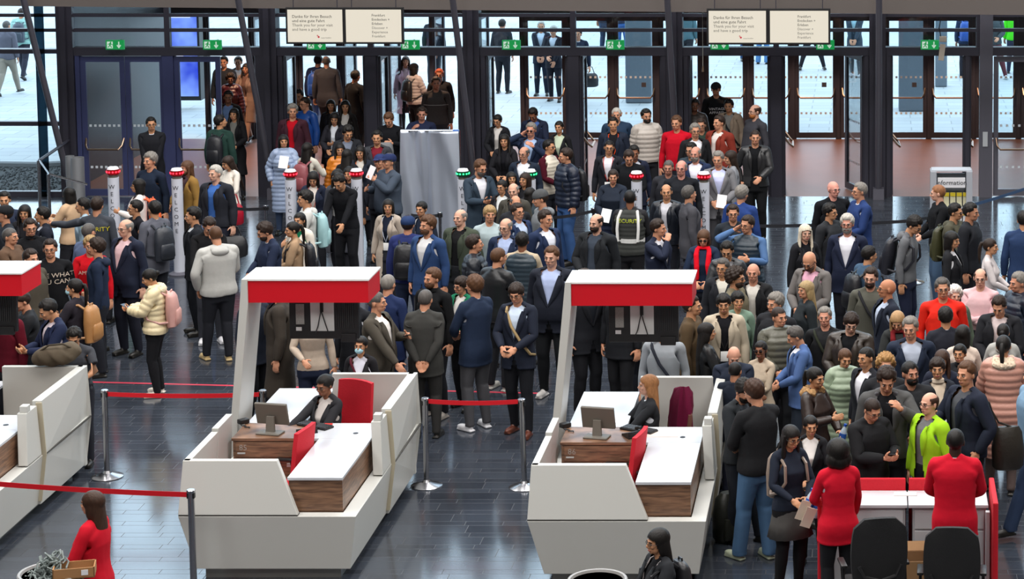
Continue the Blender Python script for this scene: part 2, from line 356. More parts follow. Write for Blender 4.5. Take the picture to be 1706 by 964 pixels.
nt.links.new(g_.outputs['Object'], gn.inputs[0]); nt.links.new(gn.outputs[0], cr.inputs[0]); nt.links.new(cr.outputs[0], b.inputs['Emission Color']); b.inputs['Emission Strength'].default_value = 1.3; b.inputs['Base Color'].default_value = (0, 0, 0, 1)
MB().span((p.x + .05, 51.98, .3), (q.x - .05, 52.0, 4.1)).build('screen_face', bm_, scr)
sl = MB()
for z_, w_ in ((2.35, .42), (2.22, .36), (2.12, .42), (3.3, .40), (1.2, .3)): sl.span((p.x + .12, 51.965, z_), (p.x + .12 + (q.x - p.x) * w_ * 1.6, 51.978, z_ + .04))
sl.build('screen_lettering', mat('white_glow', 'dfe6ff', emit=1.2), scr)
text_on('screen_lettering', 'NDIX', .26, ((p.x + q.x) / 2, 51.96, 3.0), mat('white_glow', 'dfe6ff', emit=1.2), scr)
# ================================================================== people: one template figure, skinned and posed per person
def ell(mb, c, r, n=14, m=10, rot=None):
    vs = []; c = Vector(c)
    for i in range(1, m):
        ph = math.pi * i / m
        for k in range(n):
            t = 2 * math.pi * k / n; p = Vector((r[0] * math.sin(ph) * math.cos(t), r[1] * math.sin(ph) * math.sin(t), r[2] * math.cos(ph)))
            if rot: p = rot @ p
            vs.append(c + p)
    top = Vector((0, 0, r[2])); bot = Vector((0, 0, -r[2]))
    if rot: top = rot @ top; bot = rot @ bot
    vs += [c + top, c + bot]; T = len(vs) - 2; B = T + 1
    fs = [(i * n + k, (i + 1) * n + k, (i + 1) * n + (k + 1) % n, i * n + (k + 1) % n) for i in range(m - 2) for k in range(n)]
    fs += [(T, k, (k + 1) % n) for k in range(n)] + [(B, (m - 2) * n + (k + 1) % n, (m - 2) * n + k) for k in range(n)]
    mb.add(vs, fs)
def eloft(mb, rings, n=20):
    """rings: (cx, cy, cz, rx, ry) horizontal ellipses"""
    vs = []
    for cx, cy, cz, rx, ry in rings:
        for k in range(n):
            t = 2 * math.pi * k / n; c, s = math.cos(t), math.sin(t)
            c = math.copysign(abs(c) ** 0.85, c); s = math.copysign(abs(s) ** 0.85, s)
            vs.append((cx + rx * c, cy + ry * s, cz))
    m = len(rings); fs = [(i * n + k, i * n + (k + 1) % n, (i + 1) * n + (k + 1) % n, (i + 1) * n + k) for i in range(m - 1) for k in range(n)]
    fs += [tuple(range(n))[::-1], tuple((m - 1) * n + k for k in range(n))]
    mb.add(vs, fs)
def tmpmesh(mb):
    me = bpy.data.meshes.new('tmp'); me.from_pydata(mb.v, [], mb.f)
    bm = bmesh.new(); bm.from_mesh(me); bmesh.ops.recalc_face_normals(bm, faces=bm.faces); bm.to_mesh(me); bm.free(); return me
def remesh(mb, voxel, smooth=3, decim=None, keep=None):
    me = tmpmesh(mb); o = bpy.data.objects.new('tmp', me); COL.objects.link(o)
    r = o.modifiers.new('r', 'REMESH'); r.mode = 'VOXEL'; r.voxel_size = voxel; r.adaptivity = 0
    if smooth: s = o.modifiers.new('s', 'SMOOTH'); s.iterations = smooth; s.factor = 0.5
    dg = bpy.context.evaluated_depsgraph_get(); dg.update()
    out = bpy.data.meshes.new_from_object(o.evaluated_get(dg)); bpy.data.objects.remove(o)
    if decim:
        o = bpy.data.objects.new('tmp', out); COL.objects.link(o)
        if keep is not None:
            g = o.vertex_groups.new(name='k')
            for v in out.vertices: g.add([v.index], keep(v.co), 'REPLACE')
        d = o.modifiers.new('d', 'DECIMATE'); d.ratio = decim / max(1, len(out.polygons) * 2)
        if keep is not None: d.vertex_group = 'k'; d.vertex_group_factor = 10; d.invert_vertex_group = False
        dg = bpy.context.evaluated_depsgraph_get(); dg.update()
        out2 = bpy.data.meshes.new_from_object(o.evaluated_get(dg)); bpy.data.objects.remove(o); out = out2
    co = np.empty(len(out.vertices) * 3); out.vertices.foreach_get('co', co); co = co.reshape(-1, 3)
    fs = [tuple(p.vertices) for p in out.polygons]
    return co, fs
ARM = math.radians(50)
SHJ = {'m': 0.163, 'f': 0.143}
UA, FA = 0.285, 0.255
def adir(s): return Vector((s * math.sin(ARM), 0, -math.cos(ARM)))
def torso_rings(g, o=0.0, z0=0.86, z1=1.49):
    if g == 'm':
        R = [(.80, .0, .176, .110), (.88, .0, .178, .116), (.95, .0, .172, .117), (1.05, -.002, .150, .108), (1.15, -.004, .152, .110), (1.25, -.006, .165, .116), (1.34, -.004, .176, .118), (1.40, .0, .165, .105), (1.44, .006, .125, .085), (1.475, .012, .078, .066), (1.50, .014, .062, .058)]
    else:
        R = [(.80, .0, .176, .110), (.88, .0, .180, .117), (.95, .0, .170, .116), (1.05, .0, .132, .095), (1.13, -.002, .125, .092), (1.22, -.014, .140, .108), (1.29, -.020, .150, .122), (1.36, -.004, .150, .100), (1.41, .004, .130, .085), (1.45, .010, .090, .070), (1.475, .012, .065, .058), (1.50, .014, .052, .050)]
    out = []
    for z, cy, rx, ry in R:
        if z0 - 1e-6 <= z <= z1: out.append((0, cy, z, rx + o, ry + o))
    return out
def arm_piece(mb, g, o=0.0, t1=1.0, n=14):
    for s in (-1, 1):
        S = Vector((s * SHJ[g], .008, 1.432)); d = adir(s); k = 1.0 if g == 'm' else 0.86
        pts = [S - Vector((s * .075, 0, -.005)), S, S + d * .08, S + d * .18, S + d * UA, S + d * (UA + .09), S + d * (UA + .18), S + d * (UA + FA)]
        rs = [.050 * k + o, .058 * k + o, .052 * k + o, .047 * k + o, .041 * k + o, .042 * k + o, .034 * k + o, .027 * k + o * .8]
        m = max(3, int(round(len(pts) * t1)))
        mb.tube(pts[:m], rs[:m], n)
        mb.tube([(s * .018, .022, 1.515 if o < .02 else 1.495), (s * .075, .020, 1.472), (s * SHJ[g], .010, 1.438)], [.036 + o * .6, .040 + o * .8, .046 + o], n)
def leg_piece(mb, g, o=0.0, zend=0.07, straight=0.0):
    for s in (-1, 1):
        x = .088 if g == 'm' else .086; k = 1.0 if g == 'm' else .95
        R = [(.93, .085), (.82, .083), (.68, .070), (.52, .056), (.47, .054), (.36, .055), (.22, .043), (.10, .036), (zend, .038)]
        rr = []
        for z, r in R:
            q = r * k + o
            if straight: q = max(q, straight)
            rr.append((s * (x + (0.93 - z) * .012), .004 + (.012 if z < .5 else 0), z, q, q * 1.05))
        eloft(mb, rr, 16)
def hand_piece(mb, g, grip=1.0):
    for s in (-1, 1):
        S = Vector((s * SHJ[g], .008, 1.432)); d = adir(s); w = S + d * (UA + FA); k = 1.0 if g == 'm' else .9
        n = Vector((-s * math.cos(ARM), 0, -math.sin(ARM))); Y = Vector((0, 1, 0))
        M = Matrix((d, Y, n)).transposed()
        ell(mb, w + d * .052 * k, (.056 * k, .043 * k, .017 * k), rot=M)
        mb.tube([w - d * .10, w - d * .02, w + d * .03], [.027 * k, .025 * k, .024 * k], 10)
        for i, (yo, L) in enumerate(((-.031, .070), (-.010, .080), (.011, .074), (.030, .058))):
            p = w + d * .085 * k + Y * yo * k; pts = [p]; a = 0
            for seg, da in ((.42, .22), (.32, .5), (.26, .5)):
                a += da * grip; p = p + (d * math.cos(a) + n * math.sin(a)) * L * seg * k; pts.append(p)
            mb.tube(pts, [.0105 * k, .0098 * k, .009 * k, .0078 * k], 8)
        p = w + d * .022 * k - Y * .034 * k; pts = [p]
        for q, L in (((.55, -.75, .35), .04), ((.85, -.4, .4), .032)):
            p = p + (d * q[0] + Y * q[1] + n * q[2]).normalized() * L * k; pts.append(p)
        mb.tube(pts, [.014 * k, .0115 * k, .009 * k], 8)
def head_piece(mb, g):
    k = 1.0 if g == 'm' else .96
    ell(mb, (0, .012, 1.665), (.076 * k, .097 * k, .093), 20, 14)
    ell(mb, (0, -.030, 1.640), (.064 * k, .062, .085), 18, 14)
    ell(mb, (0, -.032, 1.595), (.056 * k, .056, .056), 16, 12)
    ell(mb, (0, -.070, 1.567), (.024, .018, .018))            # chin
    ell(mb, (0, -.080, 1.672), (.045, .014, .012))            # brow ridge
    for s in (-1, 1):
        ell(mb, (s * .037, -.072, 1.628), (.019, .018, .018))    # cheeks
        ell(mb, (s * .077 * k, .010, 1.640), (.010, .019, .031), rot=Matrix.Rotation(s * .35, 3, 'Z'))
    mb.tube([(0, -.088, 1.662), (0, -.103, 1.640), (0, -.112, 1.622)], [.0075, .010, .0125], 8)
    ell(mb, (0, -.098, 1.617), (.017, .011, .009))
    ell(mb, (0, -.088, 1.593), (.024, .011, .0065)); ell(mb, (0, -.085, 1.583), (.020, .011, .006))
    nk = 1.0 if g == 'm' else .84
    mb.tube([(0, .022, 1.40), (0, .016, 1.48), (0, .008, 1.56), (0, .004, 1.60)], [.070 * nk, .058 * nk, .056 * nk, .055 * nk], 16)
T = {}
def face_template():
    mb = MB(); mi = []
    def grp(n0, k): mi.extend([k] * (len(mb.f) - n0))
    n = 0
    for s in (-1, 1): ell(mb, (s * .0305, -.0815, 1.6525), (.0140, .0125, .0058), 12, 8)
    grp(n, 0); n = len(mb.f)
    for s in (-1, 1): ell(mb, (s * .0300, -.0905, 1.6525), (.0072, .0052, .0068), 10, 6)
    grp(n, 1); n = len(mb.f)
    for s in (-1, 1): mb.tube([(s * .013, -.0925, 1.6715), (s * .030, -.0915, 1.6765), (s * .049, -.0775, 1.6715)], [.0034, .0042, .0024], 6)
    grp(n, 2); n = len(mb.f)
    ell(mb, (0, -.0905, 1.5925), (.0235, .0100, .0048), 14, 6); ell(mb, (0, -.0890, 1.5845), (.0200, .0100, .0052), 14, 6)
    grp(n, 3); n = len(mb.f)
    for s in (-1, 1): mb.tube([(s * .0155, -.0880, 1.6575), (s * .030, -.0925, 1.6615), (s * .0455, -.0800, 1.6560)], .0018, 6)
    grp(n, 1)
    T['face'] = (np.array(mb.v), mb.f, np.array(mi))
def body_arm_scale(o): return o
def add_t(name, cofs, mi=None):
    co, fs = cofs; T[name] = (co, fs, mi)
def body_template(g, tee=False):
    mb = MB(); eloft(mb, torso_rings(g, -.022 if tee else -.035)); arm_piece(mb, g, -.008 if tee else -.026); leg_piece(mb, g, -.010, .05); head_piece(mb, g); hand_piece(mb, g)
    for s in (-1, 1): ell(mb, (s * .10, -.045, .035), (.036, .11, .032))
    def keep(c): return 0.02 if (c.z > 1.53 or abs(c.x) > .52) else 1.0
    co, fs = remesh(mb, .0058, 2, 11000, keep)
    mi = None
    T[('bodyT' if tee else 'body') + g] = (co, fs, mi)
def collar_ring(mb, r0, z, rr, tilt=.02, a0=-150, a1=150, cy=.012, n=9):
    pts = []
    for i in range(13):
        a = math.radians(90 + a0 + (a1 - a0) * i / 12); pts.append((r0 * math.cos(a), cy + r0 * math.sin(a) * .95, z + tilt * math.sin(a)))
    mb.tube(pts, rr, n)
def front_y(co, x, z):
    m = (co[:, 1] < 0.02) & (np.abs(co[:, 0] - x) < .03) & (np.abs(co[:, 2] - z) < .025)
    return co[m, 1].min() if m.any() else -.1
def cut(co, fs, fn):
    c = np.array([co[list(f)].mean(0) for f in fs]); keep = fn(c)
    fs2 = [f for f, k in zip(fs, keep) if k]; used = np.unique(np.concatenate([np.array(f) for f in fs2]))
    mp = -np.ones(len(co), int); mp[used] = np.arange(len(used)); return co[used], [tuple(mp[list(f)]) for f in fs2]
def quilt(co, amp=.011, k=.075):
    c = co.copy(); 
    for i in range(len(c)):
        x, y, z = c[i]
        s = -1 if x < 0 else 1; S = np.array([s * .165, .008, 1.425]); d = np.array(adir(s)); t = (c[i] - S) @ d; perp = c[i] - S - t * d
        if t > .10 and np.linalg.norm(perp) < .14 and abs(x) > .2:
            q = abs(math.sin(math.pi * t / k)); n = perp / max(1e-6, np.linalg.norm(perp)); c[i] += n * amp * (q - .4)
        else:
            q = abs(math.sin(math.pi * z / k)); n = np.array([x, y, 0]); n /= max(1e-6, np.linalg.norm(n)); c[i] += n * amp * (q - .4)
    return c
def garments(g):
    V = .0135
    mb = MB(); eloft(mb, torso_rings(g, .013, .88, 1.48)); arm_piece(mb, g, .010); collar_ring(mb, .064 if g == 'm' else .055, 1.484, .010, .008, -180, 180)
    sw = remesh(mb, V, 2); add_t('sweater' + g, sw)
    mb = MB(); eloft(mb, torso_rings(g, .010, .88, 1.48)); arm_piece(mb, g, .008, .5); collar_ring(mb, .064 if g == 'm' else .055, 1.484, .008, .008, -180, 180)
    add_t('tee' + g, remesh(mb, V, 2))
    # shirt with a collar
    mb = MB(); eloft(mb, torso_rings(g, .008, .88, 1.48)); arm_piece(mb, g, .007); 
    for s in (-1, 1):
        mb.add([(s * .008, -.062, 1.470), (s * .05, -.05, 1.505), (s * .062, 0, 1.515), (s * .066, -.06, 1.455), (s * .03, -.085, 1.445), (s * .074, -.005, 1.49)], [(0, 1, 3, 4), (1, 2, 5, 3)])
    mb2 = MB(); mb2.add(mb.v[:-12], [f for f in mb.f if max(f) < len(mb.v) - 12]); collar_ring(mb2, .060 if g == 'm' else .052, 1.492, .011, .018, -165, 165)
    add_t('shirt' + g, remesh(mb2, V, 2))
    for nm, o_, cr in (('sweater', .006, .010), ('tee', .004, .008), ('shirt', .004, .010)):
        mb = MB(); eloft(mb, [(q0, q1 - (.012 if q2 > 1.3 else 0), q2, q3 - (.035 if q2 > 1.3 else 0), q4 - (.010 if q2 > 1.3 else 0)) for q0, q1, q2, q3, q4 in torso_rings(g, o_, .88, 1.48)])
        for s in (-1, 1): mb.tube([(s * .018, .002, 1.505), (s * .060, .000, 1.462), (s * .085, .000, 1.430)], [.028, .032, .034], 12)
        collar_ring(mb, (.060 if nm == 'shirt' else .062) if g == 'm' else (.052 if nm == 'shirt' else .054), 1.492 if nm == 'shirt' else 1.482, cr, .020 if nm == 'shirt' else .010, -180, 180)
        add_t(nm + '_in' + g, remesh(mb, V, 2))
    # blazer / open jacket shells
    for nm, off, z0, col, ln in (('blazer', .023, .80, .013, 0), ('jacket', .030, .84, .020, 0), ('coat', .033, .80, .018, 1)):
        mb = MB(); rr = torso_rings(g, off, z0, 1.485)
        if ln: rr = [(0, .005, z, .150 + off + (.8 - z) * .10, .108 + off + (.8 - z) * .10) for z in (.46, .56, .68)] + rr
        elif nm == 'blazer': rr = [(0, 0, .76, rr[0][3] + .008, rr[0][4] + .006)] + rr
        eloft(mb, rr); arm_piece(mb, g, .015 if nm == 'blazer' else .022)
        collar_ring(mb, .069 if g == 'm' else .061, 1.486, col, .018, -125, 125)
        co, fs = remesh(mb, V + .001, 2)
        base = co.copy()
        if nm == 'blazer':
            Vf = lambda z: np.where(z > 1.10, (z - 1.10) * .27, np.where(z < .93, (.93 - z) * .28, -1.0))
        else:
            Vf = lambda z: np.where(z > 1.36, .045 + (z - 1.36) * .35, .045 + (1.36 - z) * .035)
        cc = lambda c: ~((c[:, 1] < -.02) & (np.abs(c[:, 0]) < Vf(c[:, 2])) & (c[:, 2] < 1.60))
        add_t(nm + '_closed' + g, (base, fs))
        co2, fs2 = cut(co, fs, cc)
        # lapels
        vs = []; lf = []
        zz = np.linspace(1.11, 1.455, 9) if nm == 'blazer' else np.linspace(1.15, 1.455, 8)
        for s in (-1, 1):
            b0 = len(vs)
            for i, z in enumerate(zz):
                t = i / (len(zz) - 1); w = .012 + .058 * math.sin(min(1, t * 1.25) * math.pi * .62) if t < .82 else .035
                x0 = float(Vf(np.array([z]))[0]) - .006; 
                for k, xx in enumerate((x0, x0 + w)):
                    yb = front_y(base, s * xx, z) - (.009 if k == 0 else .007)
                    vs.append((s * xx, yb, z)); vs.append((s * xx, yb + .014, z))
            for i in range(len(zz) - 1):
                a = b0 + i * 4; lf += [(a, a + 2, a + 6, a + 4), (a + 2, a + 3, a + 7, a + 6), (a, a + 4, a + 5, a + 1)]
        n0 = len(co2); co3 = np.vstack([co2, np.array(vs)]); fs3 = fs2 + [tuple(i + n0 for i in f) for f in lf]
        add_t(nm + g, (co3, fs3))
    for nm, off, z0 in (('puffer', .046, .84), ('longpuffer', .050, .80)):
        mb = MB(); rr = torso_rings(g, off, z0, 1.51)
        if nm == 'longpuffer': rr = [(0, .0, z, .150 + off + .012, .108 + off + .015) for z in (.42, .55, .68)] + rr
        eloft(mb, rr); arm_piece(mb, g, .036); collar_ring(mb, .070, 1.505, .026, -.015, -180, 180)
        co, fs = remesh(mb, V, 2); add_t(nm + g, (quilt(co), fs))
    mb = MB(); eloft(mb, torso_rings(g, .030, .88, 1.51)); collar_ring(mb, .066, 1.50, .017, -.015, -180, 180)
    for s in (-1, 1): mb.tube([(s * .03, .015, 1.465), (s * .10, .010, 1.44), (s * .172, .010, 1.41)], [.06, .066, .068], 12)
    co, fs = remesh(mb, V, 2); add_t('vest' + g, (quilt(co, .007, .06), fs))
    mb = MB(); leg_piece(mb, g, .013, .055); eloft(mb, torso_rings(g, .010, .80, 1.06)[:4]); eloft(mb, [(0, 0, .78, .13, .09), (0, 0, .95, .165 , .115)])
    add_t('trousers' + g, remesh(mb, V, 2))
    mb = MB(); leg_piece(mb, g, .016, .045, .068); eloft(mb, torso_rings(g, .012, .80, 1.06)[:4]); eloft(mb, [(0, 0, .78, .13, .09), (0, 0, .95, .165 , .115)])
    add_t('wide' + g, remesh(mb, V, 2))
def misc_templates():
    mb = MB(); eloft(mb, [(0, 0, .60, .23, .19), (0, 0, .75, .20, .155), (0, 0, .90, .172, .122), (0, 0, 1.05, .125, .09)], 40)
    co, fs = [np.array(mb.v), mb.f]
    co2 = []
    for i, p in enumerate(co):
        a = math.atan2(p[1], p[0]); k = 1 + .035 * math.cos(a * 14) * max(0, min(1, (.80 - p[2]) * 5)); co2.append((p[0] * k, p[1] * k, p[2]))
    add_t('skirt', (np.array(co2), fs))
    for s, nm in ((-1, 'shoeR'), (1, 'shoeL')):
        mb = MB(); x = s * .100; ell(mb, (x, -.075, .038), (.044, .105, .036)); ell(mb, (x, .005, .055), (.040, .055, .052)); mb.box((x, -.045, .014), (.082, .235, .026), bev=.01)
        co, fs = remesh(mb, .009, 1); co[:, 2] = np.maximum(co[:, 2], .002); add_t(nm, (co, fs))
    # hood lying on the shoulders
    mb = MB(); collar_ring(mb, .088, 1.485, .034, .0, -120, 120, n=10); ell(mb, (0, .105, 1.455), (.10, .055, .06)); add_t('hood', remesh(mb, .011, 3))
    mb = MB(); collar_ring(mb, .088, 1.490, .048, .0, -140, 140, n=10); ell(mb, (0, .10, 1.465), (.12, .06, .06)); co, fs = remesh(mb, .011, 1)
    co = co + np.random.randn(*co.shape) * .004; add_t('furhood', (co, fs))
    mb = MB(); collar_ring(mb, .074, 1.500, .026, -.01, -180, 180, n=10); mb.tube([(.075, -.03, 1.50), (.085, -.125, 1.42), (.075, -.165, 1.28), (.08, -.165, 1.12)], [.03, .036, .036, .030], 8); mb.tube([(-.075, -.03, 1.50), (-.08, -.125, 1.42), (-.07, -.165, 1.26), (-.075, -.165, 1.08)], [.03, .036, .036, .030], 8); add_t('scarf', remesh(mb, .009, 2))
    mb = MB(); collar_ring(mb, .060, 1.500, .018, -.006, -180, 180, n=10); collar_ring(mb, .058, 1.525, .015, -.006, -180, 180, n=10); add_t('turtleneck', remesh(mb, .008, 2))
    # lanyard with badge
    mb = MB()
    for s in (-1, 1): mb.tube([(s * .062, .03, 1.505), (s * .078, -.04, 1.475), (s * .070, -.118, 1.38), (s * .035, -.150, 1.22), (0, -.150, 1.12)], .006, 6)
    add_t('lanyard', (np.array(mb.v), mb.f)); mb = MB(); mb.box((0, -.152, 1.05), (.085, .006, .12), bev=.002); add_t('badge', (np.array(mb.v), mb.f))
    mb = MB(); mb.tube([(-.16, .10, 1.44), (-.13, .0, 1.485), (-.10, -.10, 1.44), (-.02, -.152, 1.28), (.10, -.158, 1.10), (.185, -.10, .96), (.20, .0, .93)], .017, 6); co = np.array(mb.v); add_t('strap', (co, mb.f))
    # glasses
    mb = MB()
    for s in (-1, 1):
        pts = [(s * .031 + .021 * math.cos(a), -.100 + .25 * abs(s * .031 + .021 * math.cos(a)) * .5, 1.651 + .0155 * math.sin(a)) for a in [2 * math.pi * i / 12 for i in range(13)]]
        mb.tube(pts, .0016, 6); mb.tube([(s * .052, -.092, 1.655), (s * .079, -.05, 1.655), (s * .081, .02, 1.650)], .0024, 6)
    mb.tube([(-.011, -.105, 1.655), (.011, -.105, 1.655)], .0024, 6); add_t('glasses', (np.array(mb.v), mb.f))
    mb = MB()
    for s in (-1, 1): ell(mb, (s * .031, -.094, 1.651), (.021, .006, .016)); mb.tube([(s * .052, -.090, 1.655), (s * .079, -.05, 1.655), (s * .081, .02, 1.650)], .003, 6)
    mb.tube([(-.012, -.102, 1.656), (.012, -.102, 1.656)], .003, 6); add_t('sunglasses', (np.array(mb.v), mb.f))
    mb = MB(); ell(mb, (0, -.066, 1.600), (.054, .050, .042), 20, 12); add_t('mask', cut(np.array(mb.v), mb.f, lambda c: (c[:, 1] < -.045)))
    # headgear
    mb = MB(); ell(mb, (0, .010, 1.69), (.096, .118, .090), 20, 14); ell(mb, (0, -.125, 1.705), (.072, .065, .007)); co, fs = remesh(mb, .009, 1); add_t('cap', cut(co, fs, lambda c: c[:, 2] > 1.694 - (c[:, 1] > .0) * .03))
    mb = MB(); ell(mb, (0, .012, 1.692), (.092, .115, .094), 20, 14); collar_ring(mb, .090, 1.690, .009, .0, -180, 180, cy=.012); co, fs = remesh(mb, .008, 1); add_t('beanie', cut(co, fs, lambda c: c[:, 2] > 1.678))
HLIGHT = ('d8d0c8', 'e0dcd4', 'c8c4bc')
def skull_r(g=.0): return (.080 + g, .101 + g, .096 + g)
def hair_templates():
    def shell(name, thick, hair_fn, noise=0.0, n=48, m=36, seed=1, lift=0.0, taper=True):
        rnd = random.Random(seed); vs = []; ks = []
        ph = [rnd.uniform(0, 6.28) for _ in range(6)]
        for i in range(m + 1):
            a = math.pi * i / m
            for k in range(n):
                t = 2 * math.pi * k / n; d = Vector((math.sin(a) * math.cos(t), math.sin(a) * math.sin(t), math.cos(a)))
                p = Vector((d.x * .0775, d.y * .0985, d.z * .0945)); q = p + Vector((0, .012, 1.667))
                mg = hair_fn(q.x, q.y, q.z)            # > 0 inside the hair
                th = thick * min(1, max(0, mg) / .022) ** .6 * (.40 + .60 * min(1, max(0, (q.z - 1.62) / .09)) if taper else 1)
                th *= 1 + noise * math.sin(9 * t + ph[0] + 4 * a) * math.sin(11 * a + ph[1]) + noise * .5 * math.sin(23 * t + ph[2])
                th += lift * max(0, d.z) * (1 if mg > 0 else 0)
                q = q + d * (th + .0015); vs.append(q); ks.append(mg)
        fs = []
        for i in range(m):
            for k in range(n):
                f = (i * n + k, i * n + (k + 1) % n, (i + 1) * n + (k + 1) % n, (i + 1) * n + k)
                if max(ks[j] for j in f) > 0: fs.append(f)
        co = np.array([tuple(v) for v in vs]); return name, (co, fs)
    def line(front, side, back, temple=.0):
        def fn(x, y, z):
            # signed distance above the hairline
            if y < -.02: h = front if abs(x) < .052 else side + (front - side) * max(0, min(1, (-y - .02) / .04)) * .55
            elif y < .045: h = side
            else: h = back
            e = abs(x) / .08
            if -.02 <= y < .045:
                t = (y + .02) / .065; h = side * (1 - t) + back * t
            ear = 1
            return (z - h) * 1.0
        return fn
    add_t(*shell('hair_short', .012, line(1.722, 1.675, 1.597), .25, seed=1, lift=.005))
    add_t(*shell('hair_neat', .010, line(1.716, 1.668, 1.595), .08, seed=2))
    add_t(*shell('hair_buzz', .004, line(1.718, 1.675, 1.600), .0, seed=3))
    add_t(*shell('hair_thick', .018, line(1.716, 1.665, 1.585), .28, seed=4, lift=.008))
    add_t(*shell('hair_fringe', .016, line(1.698, 1.650, 1.575), .2, seed=5))
    add_t(*shell('hair_curly', .026, line(1.712, 1.658, 1.580), .5, seed=6, taper=False))
    add_t(*shell('hair_reced', .009, lambda x, y, z: min(z - (1.60 if y > .045 else 1.672), (y + .055 + max(0, (.03 - abs(x))) * .6)), .10, seed=7))
    add_t(*shell('hair_bald', .006, lambda x, y, z: min(z - (1.60 if y > .045 else 1.66), 1.712 - z, y + .035), .10, seed=8))
    add_t(*shell('hair_tied', .007, line(1.712, 1.655, 1.575), .04, seed=9))
    def volume(name, parts, win, vox=.008, sm=2):
        mb = MB()
        for p in parts:
            if p[0] == 'e': ell(mb, p[1], p[2], 18, 14)
            elif p[0] == 't': mb.tube(p[1], p[2], 12)
            else: eloft(mb, p[1], 20)
        co, fs = remesh(mb, vox, sm); co2, fs2 = cut(co, fs, win); add_t(name, (co2, fs2))
    capp = ('e', (0, .014, 1.675), (.092, .112, .100))
    W = lambda c: ~((c[:, 1] < -.038) & (c[:, 2] < 1.712 - np.abs(c[:, 0]) * .35) & (np.abs(c[:, 0]) < .070)) & ~((c[:, 2] < 1.56) & (c[:, 1] < -.02) & (np.abs(c[:, 0]) < .04))
    volume('hair_long', [capp, ('l', [(0, .074, 1.22, .045, .016), (0, .070, 1.30, .075, .028), (0, .072, 1.42, .090, .036), (0, .060, 1.52, .090, .045), (0, .035, 1.62, .088, .075), (0, .015, 1.70, .085, .095)]),
        ('t', [(.078, -.005, 1.68), (.084, -.012, 1.58), (.088, -.045, 1.47), (.080, -.085, 1.34)], [.022, .024, .024, .014]), ('t', [(-.078, -.005, 1.68), (-.084, -.012, 1.58), (-.088, -.045, 1.47), (-.080, -.085, 1.34)], [.022, .024, .024, .014])], W)
    volume('hair_longback', [capp, ('l', [(0, .092, 1.06, .040, .012), (0, .092, 1.12, .072, .020), (0, .088, 1.22, .086, .027), (0, .088, 1.34, .095, .034), (0, .072, 1.48, .092, .045), (0, .035, 1.62, .088, .075), (0, .015, 1.70, .085, .095)]), ('e', (.07, .02, 1.60), (.024, .05, .09)), ('e', (-.07, .02, 1.60), (.024, .05, .09))], W)
    volume('hair_bob', [capp, ('l', [(0, .030, 1.50, .090, .065), (0, .028, 1.56, .098, .078), (0, .018, 1.64, .096, .092), (0, .014, 1.70, .090, .100)])], W)
    volume('hair_puff', [('e', (0, .022, 1.680), (.118, .132, .118)), ('e', (.065, .03, 1.585), (.068, .085, .085)), ('e', (-.065, .03, 1.585), (.068, .085, .085)), ('e', (0, .06, 1.57), (.09, .07, .08))], W)
    mb = MB(); mb.tube([(0, .09, 1.69), (0, .135, 1.675), (0, .150, 1.60), (0, .140, 1.48), (0, .125, 1.38)], [.018, .026, .028, .022, .006], 10); add_t('ponytail', (np.array(mb.v), mb.f))
    mb = MB(); ell(mb, (0, .115, 1.655), (.036, .032, .036)); add_t('bun', (np.array(mb.v), mb.f))
    mb = MB(); ell(mb, (0, -.046, 1.585), (.062, .058, .052), 24, 16); co = np.array(mb.v)
    add_t('beard', cut(co, mb.f, lambda c: (c[:, 2] < 1.622 - .35 * np.clip(.055 - np.abs(c[:, 0]), 0, .03)) & ~((np.abs(c[:, 0]) < .024) & (np.abs(c[:, 2] - 1.589) < .009) & (c[:, 1] < -.06)) & (c[:, 1] < -.008)))
    mb = MB(); ell(mb, (0, -.036, 1.592), (.0600, .0605, .056), 24, 16); co = np.array(mb.v); add_t('stubble', cut(co, mb.f, lambda c: (c[:, 2] < 1.615) & (c[:, 1] < -.01)))
for _g in 'mf': body_template(_g); garments(_g)
body_template('m', True)
misc_templates(); hair_templates(); face_template()
for _k in ('bodym', 'bodyf', 'bodyTm'):
    _c, _f, _m = T[_k]; _c2, _f2, _m2 = T['face']; T[_k + 'F'] = (np.vstack([_c, _c2]), list(_f) + [tuple(i + len(_c) for i in f) for f in _f2], np.concatenate([np.zeros(len(_f), int), _m2 + 1]))

